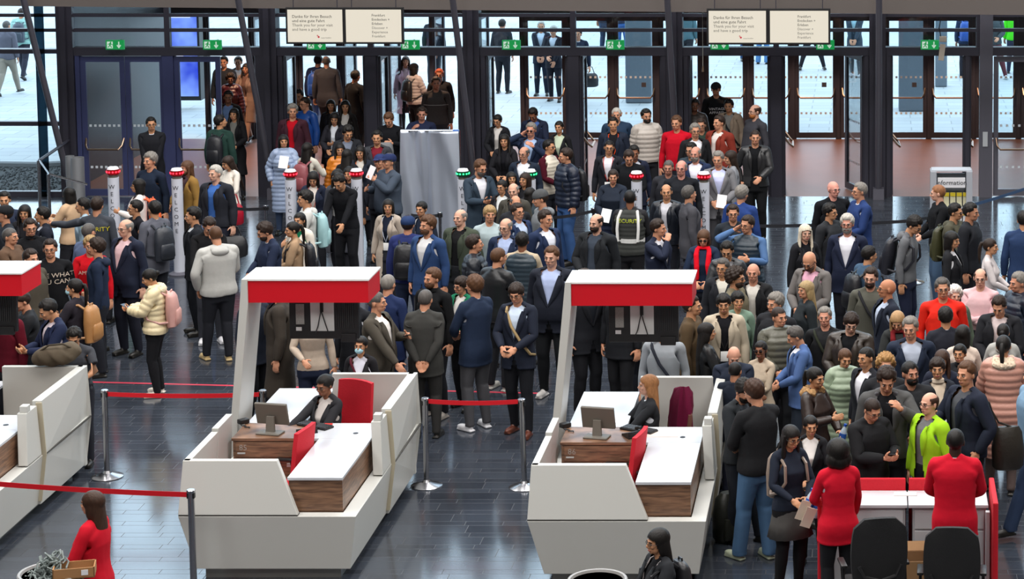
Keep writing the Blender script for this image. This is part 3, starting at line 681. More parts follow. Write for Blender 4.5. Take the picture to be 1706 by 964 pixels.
BN = ['pelvis', 'spine', 'chest', 'neck', 'head', 'uaL', 'faL', 'haL', 'uaR', 'faR', 'haR', 'thL', 'caL', 'foL', 'thR', 'caR', 'foR']
BI = {b: i for i, b in enumerate(BN)}
def ss(a, b, x): t = np.clip((x - a) / (b - a), 0, 1); return t * t * (3 - 2 * t)
def weights(co, g, mode):
    n = len(co); Wt = np.zeros((n, 17)); x, y, z = co[:, 0], co[:, 1], co[:, 2]
    if mode == 'head': Wt[:, 4] = 1; return Wt
    if mode == 'footL': Wt[:, 13] = 1; return Wt
    if mode == 'footR': Wt[:, 16] = 1; return Wt
    arm = np.zeros(n); parts = []
    for s, c in ((1, 'L'), (-1, 'R')):
        S = np.array([s * SHJ[g], .008, 1.425]); d = np.array(adir(s)); r = co - S; t = r @ d; perp = np.linalg.norm(r - t[:, None] * d, axis=1)
        a = ss(-.04, .09, t) * (1 - ss(.088, .125, perp)) * (s * x > .10); a = np.where((s * x > .25) & (z > .6), 1.0, a)
        if mode == 'torso': a = a * 0
        f = ss(UA - .055, UA + .055, t); h = ss(UA + FA - .012, UA + FA + .012, t)
        Wt[:, BI['ua' + c]] = a * (1 - f); Wt[:, BI['fa' + c]] = a * f * (1 - h); Wt[:, BI['ha' + c]] = a * f * h; arm += a
    rest = 1 - arm
    hd = ss(1.515, 1.575, z) if mode == 'body' else np.zeros(n); nk = ss(1.47, 1.52, z) * (1 - hd) * (1 if mode == 'body' else .6)
    ch = ss(1.14, 1.26, z) * (1 - hd - nk); sp = ss(.98, 1.08, z) * (1 - ss(1.14, 1.26, z)); pl = np.clip(1 - hd - nk - ch - sp, 0, 1)
    lg = 1 - ss(.84, .96, z); 
    if mode == 'skirt': lg = lg * .5
    if mode == 'top': lg = lg * .9
    L = ss(-.035, .035, x) if mode not in ('skirt', 'top') else (ss(-.13, .13, x) if mode == 'skirt' else ss(-.07, .07, x))
    lk = pl * lg; pl = pl * (1 - lg); ca = 1 - ss(.46, .54, z); fo = 1 - ss(.07, .10, z)
    if mode == 'skirt': ca = ca * .5; fo = fo * 0
    for c, q in (('L', L), ('R', 1 - L)):
        Wt[:, BI['th' + c]] = rest * lk * q * (1 - ca); Wt[:, BI['ca' + c]] = rest * lk * q * ca * (1 - fo); Wt[:, BI['fo' + c]] = rest * lk * q * ca * fo
    for b, q in (('pelvis', pl), ('spine', sp), ('chest', ch), ('neck', nk), ('head', hd)): Wt[:, BI[b]] = rest * q
    return Wt / np.maximum(1e-9, Wt.sum(1, keepdims=True))
_WC = {}
def tweights(name, g):
    if (name, g) in _WC: return _WC[(name, g)]
    if name.startswith('body'): m = 'body'
    elif name.startswith(('face', 'hair', 'glasses', 'sunglasses', 'mask', 'cap', 'beanie', 'ponytail', 'bun', 'beard', 'stubble')): m = 'head'
    elif name == 'shoeL': m = 'footL'
    elif name == 'shoeR': m = 'footR'
    elif name.startswith(('skirt', 'coat', 'longpuffer')): m = 'skirt'
    elif '_in' in name: m = 'torso'
    elif name in ('hood', 'furhood', 'scarf', 'lanyard', 'badge', 'strap', 'turtleneck'): m = 'torso'
    elif name.startswith(('trousers', 'wide')): m = 'gar'
    else: m = 'top'
    _WC[(name, g)] = weights(T[name][0], g, m); return _WC[(name, g)]
def RM(ax, a): return np.array(Matrix.Rotation(a, 3, ax))
def frame(d, h):
    d = Vector(d).normalized(); h = Vector(h); h = (h - d * h.dot(d)).normalized(); return np.array(Matrix((d, h, d.cross(h))).transposed())
def ik(S, Tg, L1, L2, pole):
    v = Tg - S; D = v.length; D2 = min(D, (L1 + L2) * .999); D2 = max(D2, .12); l = v.normalized(); Tg = S + l * D2
    a = (L1 * L1 - L2 * L2 + D2 * D2) / (2 * D2); b = math.sqrt(max(1e-8, L1 * L1 - a * a)); p = pole - l * pole.dot(l); p = p.normalized()
    return S + l * a + p * b, Tg, p.cross(l).normalized()
def handpos(pose, s, g, v):
    """wrist target in the figure's frame (faces -Y), pole, twist"""
    x = s * (SHJ[g] - .17)
    P = {'down': ((s * .245, -.02, .905), (s * .6, 1, 0), 0), 'belly': ((s * .085, -.27, 1.06), (s * 1, .5, -.6), -.2), 'clasp': ((s * .06, -.22, .93), (s * 1, .6, -.3), 0),
         'chest': ((s * .10, -.30, 1.25), (s * .8, .2, -1), .3), 'phone': ((s * .05, -.33, 1.20), (s * .8, .2, -1), 1.1), 'pocket': ((s * .215, -.05, .955), (s * 1, 1, 0), 0),
         'ear': ((s * .125, -.10, 1.585), (s * 1, -.2, -1), 0), 'behind': ((s * .05, .17, .95), (s * 1, .3, 0), 0), 'mouth': ((s * .05, -.19, 1.50), (s * .9, -.2, -1), .3),
         'point': ((s * .66, -.18, 1.36), (0, 0, -1), 0), 'reach': ((s * .16, -.52, 1.20), (s * .7, .3, -1), .2), 'low': ((s * .20, -.36, .98), (s * .8, .6, -.5), .2), 'strap': ((s * .12, -.16, 1.32), (s * 1, .2, -1), .2),
         'cross': ((-s * .08, -.24, 1.15 + s * .02), (s * 1, .1, -.8), 0), 'high': ((s * .10, -.30, 1.42), (s * .9, 0, -1), .3), 'walkf': ((s * .235, -.20, .95), (s * .5, 1, 0), 0), 'walkb': ((s * .255, .20, .95), (s * .5, 1, 0), 0),
         'desk': ((s * .14, -.40, 1.02), (s * .9, .3, -.6), -1.2), 'lean': ((s * .12, -.36, 1.13), (s * 1, 0, -.6), -.3)}
    return P[pose]
def pose_mats(p, g):
    """rotation and pivots per bone"""
    R = {}; P0 = {}; P1 = {}
    lean, tw = p.get('lean', 0), p.get('twist', 0)
    sit = p.get('legs') == 'sit'
    P0['pelvis'] = Vector((0, 0, .93)); base = Vector((0, 0, .93 if not sit else .56))
    if p.get('legs') == 'sit': base.y = .10
    P1['pelvis'] = base; R['pelvis'] = np.eye(3)
    def child(b, par, p0):
        P0[b] = Vector(p0); P1[b] = P1[par] + Matrix(R[par].tolist()) @ (P0[b] - P0[par])
    child('spine', 'pelvis', (0, 0, 1.02)); R['spine'] = RM('X', lean * .5) @ RM('Z', tw * .4)
    child('chest', 'spine', (0, 0, 1.20)); R['chest'] = RM('X', lean) @ RM('Z', tw)
    hy, hp, hr = p.get('hy', 0), p.get('hp', 0), p.get('hr', 0)
    child('neck', 'chest', (0, .014, 1.47)); R['neck'] = RM('X', lean * .5 + hp * .5) @ RM('Z', tw + hy * .45) @ RM('Y', hr * .5)
    child('head', 'neck', (0, .006, 1.56)); R['head'] = RM('Z', tw + hy) @ RM('X', hp) @ RM('Y', hr)
    for s, c in ((1, 'L'), (-1, 'R')):
        child('ua' + c, 'chest', (s * SHJ[g], .008, 1.432)); d0 = adir(s)
        tg, pole, twh = handpos(p['l' if c == 'L' else 'r'], s, g, p)
        tg = Vector(tg); 
        if p.get('hoff'): tg = tg + Vector(p['hoff'])
        Rc = Matrix(R['chest'].tolist())
        if sit: tg = tg + Vector((0, .08, -.37 + .37 * 0))
        if not p['l' if c == 'L' else 'r'] in ('down', 'pocket', 'desk', 'lean', 'walkf', 'walkb'):
            cc = Vector((0, 0, 1.2)); tg = P1['chest'] + Rc @ (tg - cc) if not sit else P1['chest'] + Rc @ (tg - Vector((0, .08, -.37)) - cc)
        E, Wr, h = ik(P1['ua' + c], tg, UA, FA, Vector(pole))
        h0 = d0.cross(Vector((0, -1, 0)))
        R['ua' + c] = frame(E - P1['ua' + c], h) @ frame(d0, h0).T
        P0['fa' + c] = P0['ua' + c] + d0 * UA; P1['fa' + c] = E; R['fa' + c] = frame(Wr - E, h) @ frame(d0, h0).T
        P0['ha' + c] = P0['fa' + c] + d0 * FA; P1['ha' + c] = Wr
        fd = (Wr - E).normalized(); Rt = np.array(Matrix.Rotation(twh * -s, 3, fd)); R['ha' + c] = Rt @ R['fa' + c]
        x = s * .088; P0['th' + c] = Vector((x, 0, .90)); P1['th' + c] = P1['pelvis'] + Vector((x, 0, -.03))
        lg = p.get('legs', 'stand'); st = p.get('step', .10)
        if lg == 'stand': f = Vector((s * .115, .02, .09))
        elif lg == 'weight': f = Vector((s * .12 + .03, -.10 if s > 0 else .06, .09))
        elif lg == 'wide': f = Vector((s * .30, .02, .09))
        elif lg == 'walk': f = Vector((s * .095, -.30 if s > 0 else .30, .09 if s > 0 else .15))
        elif lg == 'walk2': f = Vector((s * .095, -.30 if s < 0 else .30, .09 if s < 0 else .15))
        else: f = Vector((s * .13, -.36, .12))
        K, A, hh = ik(P1['th' + c], f, .405, .415, Vector((0, -1, .0 if not sit else .6)))
        h0 = Vector((0, -1, 0)).cross(Vector((0, 0, -1)))
        d1 = (Vector((s * .093, -.0, .50)) - P0['th' + c]).normalized(); d2 = (Vector((s * .098, .016, .09)) - Vector((s * .093, 0, .50))).normalized()
        R['th' + c] = frame(K - P1['th' + c], hh) @ frame(d1, h0).T; P0['ca' + c] = Vector((s * .093, 0, .50)); P1['ca' + c] = K
        R['ca' + c] = frame(A - K, hh) @ frame(d2, h0).T; P0['fo' + c] = Vector((s * .098, .016, .09)); P1['fo' + c] = A
        tilt = -.35 if f.z > .12 and not sit else 0.0
        R['fo' + c] = RM('Z', s * .15) @ RM('X', -tilt * 1.5)
    return R, P0, P1
def skin(name, g, RP, wide, belly, hs):
    co0, fs, mi = T[name]; Wt = tweights(name, g); co = co0.copy()
    R, P0, P1 = RP
    # build: widen trunk, limbs slightly
    tor = Wt[:, 0] + Wt[:, 1] + Wt[:, 2] + Wt[:, 11] * .6 + Wt[:, 12] * .3 + Wt[:, 14] * .6 + Wt[:, 15] * .3
    armw = Wt[:, 5:11].sum(1)
    co[:, 0] = co[:, 0] * (1 + (wide - 1) * tor) + np.sign(co[:, 0]) * armw * (wide - 1) * SHJ[g]
    bl = np.exp(-((co[:, 2] - 1.06) / .16) ** 2) * (co[:, 1] < 0) * (1 - armw)
    co[:, 1] = co[:, 1] * (1 + (wide - 1) * tor * .9) - belly * bl * np.clip(-co[:, 1] / .1, 0, 1)
    if hs != 1.0:
        pv = np.array(P0['head']); hw = Wt[:, 4][:, None]; co = co + (co - pv) * (hs - 1) * hw
    out = np.zeros_like(co)
    for b in BN:
        w = Wt[:, BI[b]]; m = w > 1e-4
        if not m.any(): continue
        p0 = np.array(P0[b]); p1 = np.array(P1[b])
        if b[:2] in ('ua', 'fa', 'ha'):
            dx = np.array([(1 if b[2] == 'L' else -1) * (wide - 1) * SHJ[g], 0, 0]); p0 = p0 + dx; p1 = p1 + np.array(R['chest']) @ dx
        out[m] += w[m, None] * ((co[m] - p0) @ np.array(R[b]).T + p1)
    return out, fs, mi
def person(x, y, z, h, yaw, g, outfit, hair, label, pose, wide=1.0, belly=0.0, tone='c8957a', extras=(), group=None, hs=1.0):
    """h is the standing height"""
    sc = h / 1.76
    root = empty('person', (x, y, z), yaw, label, 'person', group)
    RP = pose_mats(pose, g)
    def put(tn, nm, mats, smooth=True):
        co, fs, mi = skin(tn, g, RP, wide, belly, hs)
        key = '_t_' + tn
        if key not in bpy.data.meshes:
            me0 = bpy.data.meshes.new(key); me0.from_pydata([tuple(c) for c in T[tn][0]], [], fs); me0.polygons.foreach_set('use_smooth', [True] * len(fs))
            if mi is not None: me0.polygons.foreach_set('material_index', mi)
            me0.use_fake_user = False
        me = bpy.data.meshes[key].copy(); me.name = nm
        for m in (mats if isinstance(mats, (list, tuple)) else [mats]): me.materials.append(m)
        me.vertices.foreach_set('co', (co * sc).astype(np.float32).ravel()); me.update()
        o = bpy.data.objects.new(nm, me); COL.objects.link(o); o.parent = root; return o
    hc = hair[1] if hair[0] != 'none' else '3a2a20'
    hsty = hair[0]
    bodyn = ('bodyT' if g == 'm' and outfit[-1][0] == 'tee' else 'body') + g
    lipc = 'a5574f' if g == 'f' else '9a5f52'
    put(bodyn + 'F', 'body', [skinm(tone), mat('eye_white', 'b4aaa2', .3), mat('iris', '1c1411', .25), hairm(hc if hc not in HLIGHT else '7a7064'), mat('lips_' + lipc, lipc, .5)])
    for tn, c, kind in outfit:
        nm = {'sweater': 'sweater', 'tee': 't_shirt', 'shirt': 'shirt', 'blazer': 'blazer', 'blazer_closed': 'blazer', 'jacket': 'jacket', 'jacket_closed': 'jacket', 'coat': 'coat', 'coat_closed': 'coat', 'puffer': 'puffer_jacket', 'longpuffer': 'long_puffer_coat', 'vest': 'vest', 'trousers': 'trousers', 'wide': 'jeans', 'skirt': 'skirt'}.get(tn, tn)
        m = {'c': cloth, 'k': knit, 's': shiny}.get(kind, cloth)(c) if isinstance(c, str) else c
        t = tn if tn in T else tn + g
        if tn in ('shirt', 'tee', 'sweater') and any(q[0].split('_')[0] in ('blazer', 'jacket', 'coat', 'puffer') for q in outfit): t = tn + '_in' + g
        put(t, nm, m)
    hm = hairm(hc)
    if hsty not in ('none', 'shaved'):
        base = {'pony': 'hair_tied', 'bun': 'hair_tied'}.get(hsty, 'hair_' + hsty); put(base, 'hair', hm)
        if hsty == 'pony': put('ponytail', 'ponytail', hm)
        if hsty == 'bun': put('bun', 'hair_bun', hm)
    for e in extras:
        k = e[0]
        if k == 'beard': put('beard', 'beard', hairm(e[1]))
        elif k == 'glasses': put('glasses', 'glasses', mat('glasses_frame', '1a1716', .3))
        elif k == 'sunglasses': put('sunglasses', 'sunglasses', mat('dark_lens', '120e0e', .1))
        elif k == 'mask': put('mask', 'face_mask', mat('mask_blue', 'a8d4e0', .8))
        elif k == 'cap': put('cap', 'cap', cloth(e[1]))
        elif k == 'beanie': put('beanie', 'beanie', knit(e[1]))
        elif k == 'hood': put('hood', 'hood', cloth(e[1]))
        elif k == 'fur': put('furhood', 'fur_hood', knit(e[1]))
        elif k == 'scarf': put('scarf', 'scarf', knit(e[1]))
        elif k == 'turtle': put('turtleneck', 'turtleneck_collar', knit(e[1]))
        elif k == 'lanyard': put('lanyard', 'lanyard', cloth(e[1])); put('badge', 'badge', mat('badge_card', 'f0f0ee', .4))
        elif k == 'strap': put('strap', 'shoulder_strap', cloth(e[1]))
        elif k == 'text':   # text on the garment: (text, string, size, z, colour, side, garment)
            _, s, size, tz, tc, side, gar = e
            vs, fs = textmesh(s, size, 'CENTER', .0); bt = T[gar + g][0]
            vv = []
            for v in vs:
                X = v.x if side < 0 else -v.x; Z = tz + v.y
                m = (np.abs(bt[:, 0] - X) < .03) & (np.abs(bt[:, 2] - Z) < .03) & (bt[:, 1] * side > 0); Y = (bt[m, 1] * side).max() * side if m.any() else .12 * side
                vv.append((X, Y + side * .005, Z))
            key = 'txt%d' % len(T); T[key] = (np.array(vv), fs, None); _WC[(key, g)] = weights(np.array(vv), g, 'torso'); put(key, 'printed_lettering', mat('print_' + tc, tc, .7))
    shc = dict(outfit_sh=None).get('x')
    for sN in ('shoeL', 'shoeR'): put(sN, 'shoe', mat('shoe_' + pose.get('shoes', '17140f'), pose.get('shoes', '17140f'), .45))
    root['_hands'] = 0
    del root['_hands']
    Rz = Matrix.Rotation(yaw, 3, 'Z'); P1 = RP[2]
    info = {}
    for c in 'LR':
        Rh = Matrix(np.array(RP[0]['ha' + c]).tolist()); sgn = 1 if c == 'L' else -1; d = Rh @ adir(sgn); n = Rh @ Vector((-sgn * math.cos(ARM), 0, -math.sin(ARM)))
        pw = P1['ha' + c] + Vector((sgn * (wide - 1) * SHJ[g], 0, 0))
        info[c] = (Rz @ ((pw + d * .085 + n * .03) * sc) + Vector((x, y, z)), Rz @ d, Rz @ n)
    Rc = Matrix(np.array(RP[0]['chest']).tolist())
    info['back'] = (Rz @ ((P1['chest'] + Rc @ Vector((0, .15 + (wide - 1) * .1, .05))) * sc) + Vector((x, y, z)), yaw, pose.get('lean', 0))
    info['root'] = root; info['sc'] = sc
    return info
# ================================================================== service counters
WOOD = None
def wood_mat():
    m = bpy.data.materials.new('walnut_laminate'); m.use_nodes = True; nt = m.node_tree; b = nt.nodes['Principled BSDF']; N = nt.nodes.new; L = nt.links.new
    tc = N('ShaderNodeTexCoord'); mp = N('ShaderNodeMapping'); mp.inputs['Scale'].default_value = (.8, .8, 9); L(tc.outputs['Object'], mp.inputs[0])
    n = N('ShaderNodeTexNoise'); n.inputs['Scale'].default_value = 5; n.inputs['Detail'].default_value = 7; n.inputs['Distortion'].default_value = .6; L(mp.outputs[0], n.inputs[0])
    cr = N('ShaderNodeValToRGB'); cr.color_ramp.elements[0].color = srgb('513a2e'); cr.color_ramp.elements[1].color = srgb('9a7459'); cr.color_ramp.elements[0].position = .3; cr.color_ramp.elements[1].position = .7
    L(n.outputs[0], cr.inputs[0]); L(cr.outputs[0], b.inputs['Base Color']); b.inputs['Roughness'].default_value = .38; return m
WOOD = wood_mat(); RED = mat('red_lacquer', 'c8081c', .4); REDF = mat('red_fabric', 'c81428', .8, noise=.06, nscale=30, bump=.2); LAMW = mat('white_desk_top', 'c9ccd2', .22)
SHELL = mat('off_white_solid_surface', 'c3c3be', .45); GAP = mat('shadow_joint', '3c3a36', .8); GREYM = mat('grey_plastic', '6c675f', .5)
def counter(x0, y0, label, number):
    r = empty('service_counter', (x0, y0, 0), 0, label, 'counter', 'white registration counters with red canopies')
    t = .07
    mb = MB(); mb.span((.22, .12, 0), (1.55, 3.05, .12)); mb.build('plinth', mat('plinth_metal', '8c8c88', .35, metal=.6), r)
    # lower shell: tapered skirt all round
    mb = MB()
    B = [(.15, .05), (1.66, .05), (1.66, 3.08), (.15, 3.08)]; Tt = [(0, 0), (1.735, 0), (1.735, 3.13), (0, 3.13)]
    vs = [(u, v, .11) for u, v in B] + [(u, v, .655) for u, v in Tt]; I = [(.13, .13), (1.585, .13), (1.585, 3.03), (.13, 3.03)]; vs += [(u, v, .655) for u, v in I] + [(u, v, .2) for u, v in I]
    mb.add(vs, [(0, 1, 5, 4), (1, 2, 6, 5), (2, 3, 7, 6), (3, 0, 4, 7), (4, 5, 9, 8), (5, 6, 10, 9), (6, 7, 11, 10), (7, 4, 8, 11), (8, 9, 13, 12), (9, 10, 14, 13), (10, 11, 15, 14), (11, 8, 12, 15), (12, 13, 14, 15), (3, 2, 1, 0)])
    mb.build('lower_shell', SHELL, r, bevel=.004)
    mb = MB(); mb.add([(.004, .004, .655), (1.165, .004, .655), (1.165, .1, .655), (.004, .1, .655), (.004, .004, .668), (1.165, .004, .668), (1.165, .1, .668), (.004, .1, .668)], [(0, 1, 5, 4), (1, 2, 6, 5), (2, 3, 7, 6), (3, 0, 4, 7), (4, 5, 6, 7)]); mb.build('joint_line', GAP, r)
    # front panel, leaning back, right end slanted
    mb = MB(); mb.prism([(.0, .0, .668), (1.17, .0, .668), (.95, .11, 1.18), (.03, .11, 1.18)], (0, t, 0)); mb.build('front_panel', SHELL, r, bevel=.006)
    mb = MB(); mb.prism([(.0, .02, .668), (.03, .112, 1.18), (.03, 1.08, 1.18), (.0, 1.08, .668)], (t, 0, 0)); mb.prism([(.0, 1.10, .668), (.03, 1.10, 1.21), (.03, 1.62, 1.21), (.0, 1.62, .668)], (t, 0, 0)); mb.build('left_wall', SHELL, r, bevel=.006)
    # right wall in two leaves, the near one cut down in a slant
    mb = MB(); mb.prism([(1.735, 1.25, .668), (1.70, 1.36, 1.20), (1.70, 1.66, 1.20), (1.735, 1.66, .668)], (-.10, 0, 0)); mb.prism([(1.70, 1.38, 1.20), (1.70, 1.48, 1.20), (1.70, 1.48, 1.27), (1.70, 1.38, 1.27)], (-.08, 0, 0)); mb.build('right_wall', SHELL, r, bevel=.006)
    mb = MB(); mb.prism([(1.69, 1.70, .11), (1.765, 1.70, .66), (1.735, 1.70, 1.24), (1.735, 3.13, 1.24), (1.765, 3.13, .66), (1.69, 3.13, .11)], (-.10, 0, 0)); mb.build('right_wall', SHELL, r, bevel=.006)
    mb = MB(); mb.prism([(1.64, 1.685, .15), (1.705, 1.685, .15), (1.772, 1.685, .66), (1.742, 1.685, 1.22), (1.68, 1.685, 1.22)], (0, .016, 0)); mb.build('edge_strip', mat('cream_edge', 'b5ab94', .6), r)
    mb = MB(); mb.prism([(1.7665, 1.71, .655), (1.7665, 3.12, .655), (1.7665, 3.12, .665), (1.7665, 1.71, .665)], (-.02, 0, 0)); mb.build('joint_line', GAP, r)
    mb = MB(); mb.span((.80, 3.06, .1), (1.70, 3.13, 1.24)); mb.build('back_wall', SHELL, r, bevel=.006)
    mb = MB(); mb.span((.14, .14, .105), (1.58, 3.05, .115)); mb.build('platform', mat('dark_carpet', '2c2a2c', .95), r)
    # desks
    mb = MB(); mb.span((1.05, .16, .655), (1.575, 1.43, .972)); mb.span((.14, 1.46, .13), (1.575, 1.95, .972)); mb.build('wood_carcass', WOOD, r)
    mb = MB(); mb.span((1.04, .14, .972), (1.582, 1.44, 1.0)); mb.span((.94, 1.444, .972), (1.582, 1.99, 1.0)); mb.build('desk_top', LAMW, r, bevel=.002)
    mb = MB(); mb.span((.13, 1.444, .972), (.936, 1.99, 1.0)); mb.build('desk_top', WOOD, r, bevel=.002)
    mb = MB(); mb.span((.14, 2.0, .972), (.76, 3.34, 1.0)); mb.build('desk_top', LAMW, r, bevel=.002)
    mb = MB(); mb.span((.16, 2.98, .13), (.74, 3.03, .972)); mb.span((.16, 2.02, .13), (.20, 2.9, .972)); mb.build('desk_leg_panel', WOOD, r)
    for i in range(2):
        a = .17 + i * .40; d = MB().span((a, 1.440, .50), (a + .385, 1.458, .78)).build('cabinet_door', WOOD, r, bevel=.002)
        MB().span((a + .13, 1.430, .70), (a + .27, 1.440, .735)).build('label_holder', mat('label_silver', 'c0c4c4', .4), d)
        MB().box((a + (.345 if i == 0 else .04), 1.432, .715), (.02, .02, .02), bev=.006).build('knob', STEEL, d)
    MB().span((.17, 1.442, .80), (.96, 1.458, .955)).build('drawer', WOOD, r, bevel=.002)
    text_on('counter_number', number, .085, (.25, 1.436, .90), mat('label_grey', 'a09890', .6), r)
    MB().span((.19, 1.434, .835), (.27, 1.440, .85)).build('small_plate', mat('label_silver', 'c0c4c4', .4), r)
    MB().lathe([(0, 0), (.028, 0), (.028, .004), (0, .004)], (1.38, 1.62, 1.0), 16).build('cable_grommet', BLACK, r)
    # post and canopy
    mb = MB(); mb.prism([(-.12, 1.98, .1), (-.045, 1.98, .1), (.19, 1.98, 2.30), (.19, 1.98, 2.555), (.13, 1.98, 2.555)], (0, .58, 0)); mb.build('post', SHELL, r, bevel=.004)
    mb = MB(); mb.span((.192, 2.0, 2.30), (1.46, 2.57, 2.535)); mb.build('canopy_fascia', RED, r)
    mb = MB(); mb.span((.192, 1.99, 2.535), (1.47, 2.58, 2.555)); mb.span((.27, 2.16, 2.555), (1.24, 2.50, 2.568)); mb.build('canopy_top', mat('white_top_panel', 'e6e4e2', .4), r, bevel=.002)
    # screen hanging under the canopy, its back to the front
    s = empty('display_monitor', (x0 + .92, y0 + 2.3, 1.84), 0, 'black screen', 'screen', 'screens under the canopies')
    MB().span((-.37, -.03, .0), (.37, .03, .455)).build('casing', BLACK, s, bevel=.006)
    mb = MB(); 
    for i in range(9): mb.span((.13 + i * .022, -.04, .12), (.14 + i * .022, -.03, .42))
    mb.build('cooling_ribs', mat('black_ribs', '242426', .5), s)
    MB().span((-.14, -.045, .09), (.11, -.030, .40)).build('mounting_plate', mat('grey_plate', 'c8cac8', .4), s)
    MB().span((-.30, -.034, .16), (-.21, -.030, .38)).build('rating_label', mat('label_print', '8a8a86', .6, noise=.5, nscale=90), s)
    MB().span((-.30, -.036, .09), (-.24, -.030, .13)).build('sticker', mat('label_print_w', 'c8c8c8', .6), s)
    mb = MB(); mb.tube([(-.02, -.05, .46), (-.025, -.07, .30), (-.06, -.06, .14), (-.09, -.05, .07)], .006, 6); mb.tube([(-.02, -.05, .46), (-.015, -.07, .30), (.03, -.06, .14), (.05, -.05, .07)], .006, 6); mb.span((-.035, -.06, .30), (.0, -.045, .50)); mb.build('cable', BLACK, s)
    MB().span((.18, -.05, -.03), (.34, .0, .06)).build('connector_box', BLACK, s, bevel=.004)
    return r
WHO = ['counter at the left edge', 'middle counter', 'right counter']
C1 = counter(-6.76 - 3.77, 21.93, 'white counter cut off by the left edge, its red canopy half seen', '84')
C2 = counter(-6.76, 21.63, 'white counter with seated dark-haired agent under a red canopy, middle one', '85')
C3 = counter(-6.76 + 3.43, 21.49, 'white counter with seated red-haired agent under a red canopy, nearest the crowd', '86')
CO = [(-10.53, 21.93), (-6.76, 21.63), (-3.33, 21.49)]
for i, o in enumerate([o for o in bpy.data.objects if o.name.startswith('display_monitor')]):
    o['label'] = 'black screen back hung under the red canopy of the ' + WHO[i]
def office_chair(x, y, z, yaw, m, label, group, big=1.0, top=.98, sq=0):
    r = empty('office_chair', (x, y, z), yaw, label, 'chair', group)
    MB().box((0, 0, .46), (.48 * big, .46, .08), bev=.03).build('seat', m, r, smooth=True)
    mb = MB(); n = 7; H0, H1 = .52, top
    vs = []; 
    for k in range(2):
        for j in range(9):
            tz = j / 8; z_ = H0 + (H1 - H0) * tz; w = (.21 + .035 * math.sin(math.pi * tz)) * big; w = .225 * (1 - .04 * tz) if sq else w * (1 - .35 * max(0, (tz - .9) / .1) ** 2)
            for i in range(n): q = (i / (n - 1) - .5) * 2; vs.append((q * w, .22 + .07 * tz - .045 * (1 - q * q) * -1 * .6 + k * .045, z_ - .015 * (q * q) * (tz > .85)))
    S = 9 * n; fs = []
    for j in range(8):
        for i in range(n - 1):
            a = j * n + i; fs.append((a, a + 1, a + n + 1, a + n)); fs.append((S + a, S + a + n, S + a + n + 1, S + a + 1))
    for i in range(n - 1): fs += [(i, S + i, S + i + 1, i + 1), (8 * n + i, 8 * n + i + 1, S + 8 * n + i + 1, S + 8 * n + i)]
    for j in range(8): fs += [(j * n, j * n + n, S + j * n + n, S + j * n), (j * n + n - 1, S + j * n + n - 1, S + j * n + 2 * n - 1, j * n + 2 * n - 1)]
    mb.add(vs, fs); mb.build('backrest', m, r, smooth=True)
    mb = MB(); mb.tube([(-.19, .34, H0 + .24), (-.14, .345, H0 + .14), (0, .35, H0 + .10), (.14, .345, H0 + .14), (.19, .34, H0 + .24)], .018, 8); mb.tube([(0, .35, H0 + .10), (0, .33, .45), (0, .12, .42)], .026, 8); mb.build('back_support', BLACK, r, smooth=True)
    mb = MB(); mb.tube([(0, 0, .42), (0, 0, .12)], .03, 10); mb.build('gas_column', STEEL, r, smooth=True)
    mb = MB()
    for k in range(5):
        a = 2 * math.pi * k / 5 + .3; mb.tube([(0, 0, .11), (.29 * math.cos(a), .29 * math.sin(a), .07)], [.028, .016], 8)
    mb.build('star_base', BLACK, r, smooth=True)
    for k in range(5):
        a = 2 * math.pi * k / 5 + .3; MB().box((.29 * math.cos(a), .29 * math.sin(a), .032), (.03, .055, .055), rz=a, bev=.012).build('caster', BLACK, r)
    for s in (-1, 1):
        mb = MB(); mb.tube([(s * .22, .05, .44), (s * .285, .05, .50), (s * .285, .02, .66)], .014, 8); mb.box((s * .285, -.02, .675), (.06, .24, .03), bev=.01); mb.build('armrest', BLACK, r, smooth=True)
    return r
for i, (cx, cy) in enumerate(CO):
    if i: office_chair(cx + .69, cy + 1.10, .115, math.radians(-100), REDF, 'red upholstered chair seen edge-on at the front desk of the ' + WHO[i], 'red office chairs in the counters', top=1.13, sq=1)
office_chair(CO[1][0] + 1.04, CO[1][1] + 2.34, .115, math.radians(-24), REDF, 'red upholstered chair behind the dark-haired agent at the back wall', 'red office chairs in the counters', top=1.18, sq=1)
ch_ = office_chair(CO[2][0] + 1.03, CO[2][1] + 2.38, .115, math.radians(-60), mat('brown_fabric', '5a3428', .8), 'brown chair with a burgundy coat over it behind the red-haired agent', 'red office chairs in the counters', top=.98)
# burgundy coat draped over that chair
mb = MB(); eloft(mb, [(0, 0, .0, .20, .07), (0, 0, .18, .22, .085), (0, 0, .36, .20, .085), (0, 0, .50, .15, .075), (0, 0, .56, .07, .04)], 26)
mb.v = [(x * (1 + .09 * math.sin(9 * math.atan2(y, x + 1e-6) + z * 7)), y * (1 + .25 * math.sin(7 * math.atan2(y, x + 1e-6) + z * 5)), z + .015 * math.sin(x * 30)) for x, y, z in mb.v]
o = mb.build('draped_coat', knit('5e1230'), smooth=True); o.location = (CO[2][0] + 1.27, CO[2][1] + 2.52, .72); o.rotation_euler = (-.1, .0, math.radians(-60)); tag(o, 'burgundy coat draped over the chair behind the red-haired agent', 'coat')
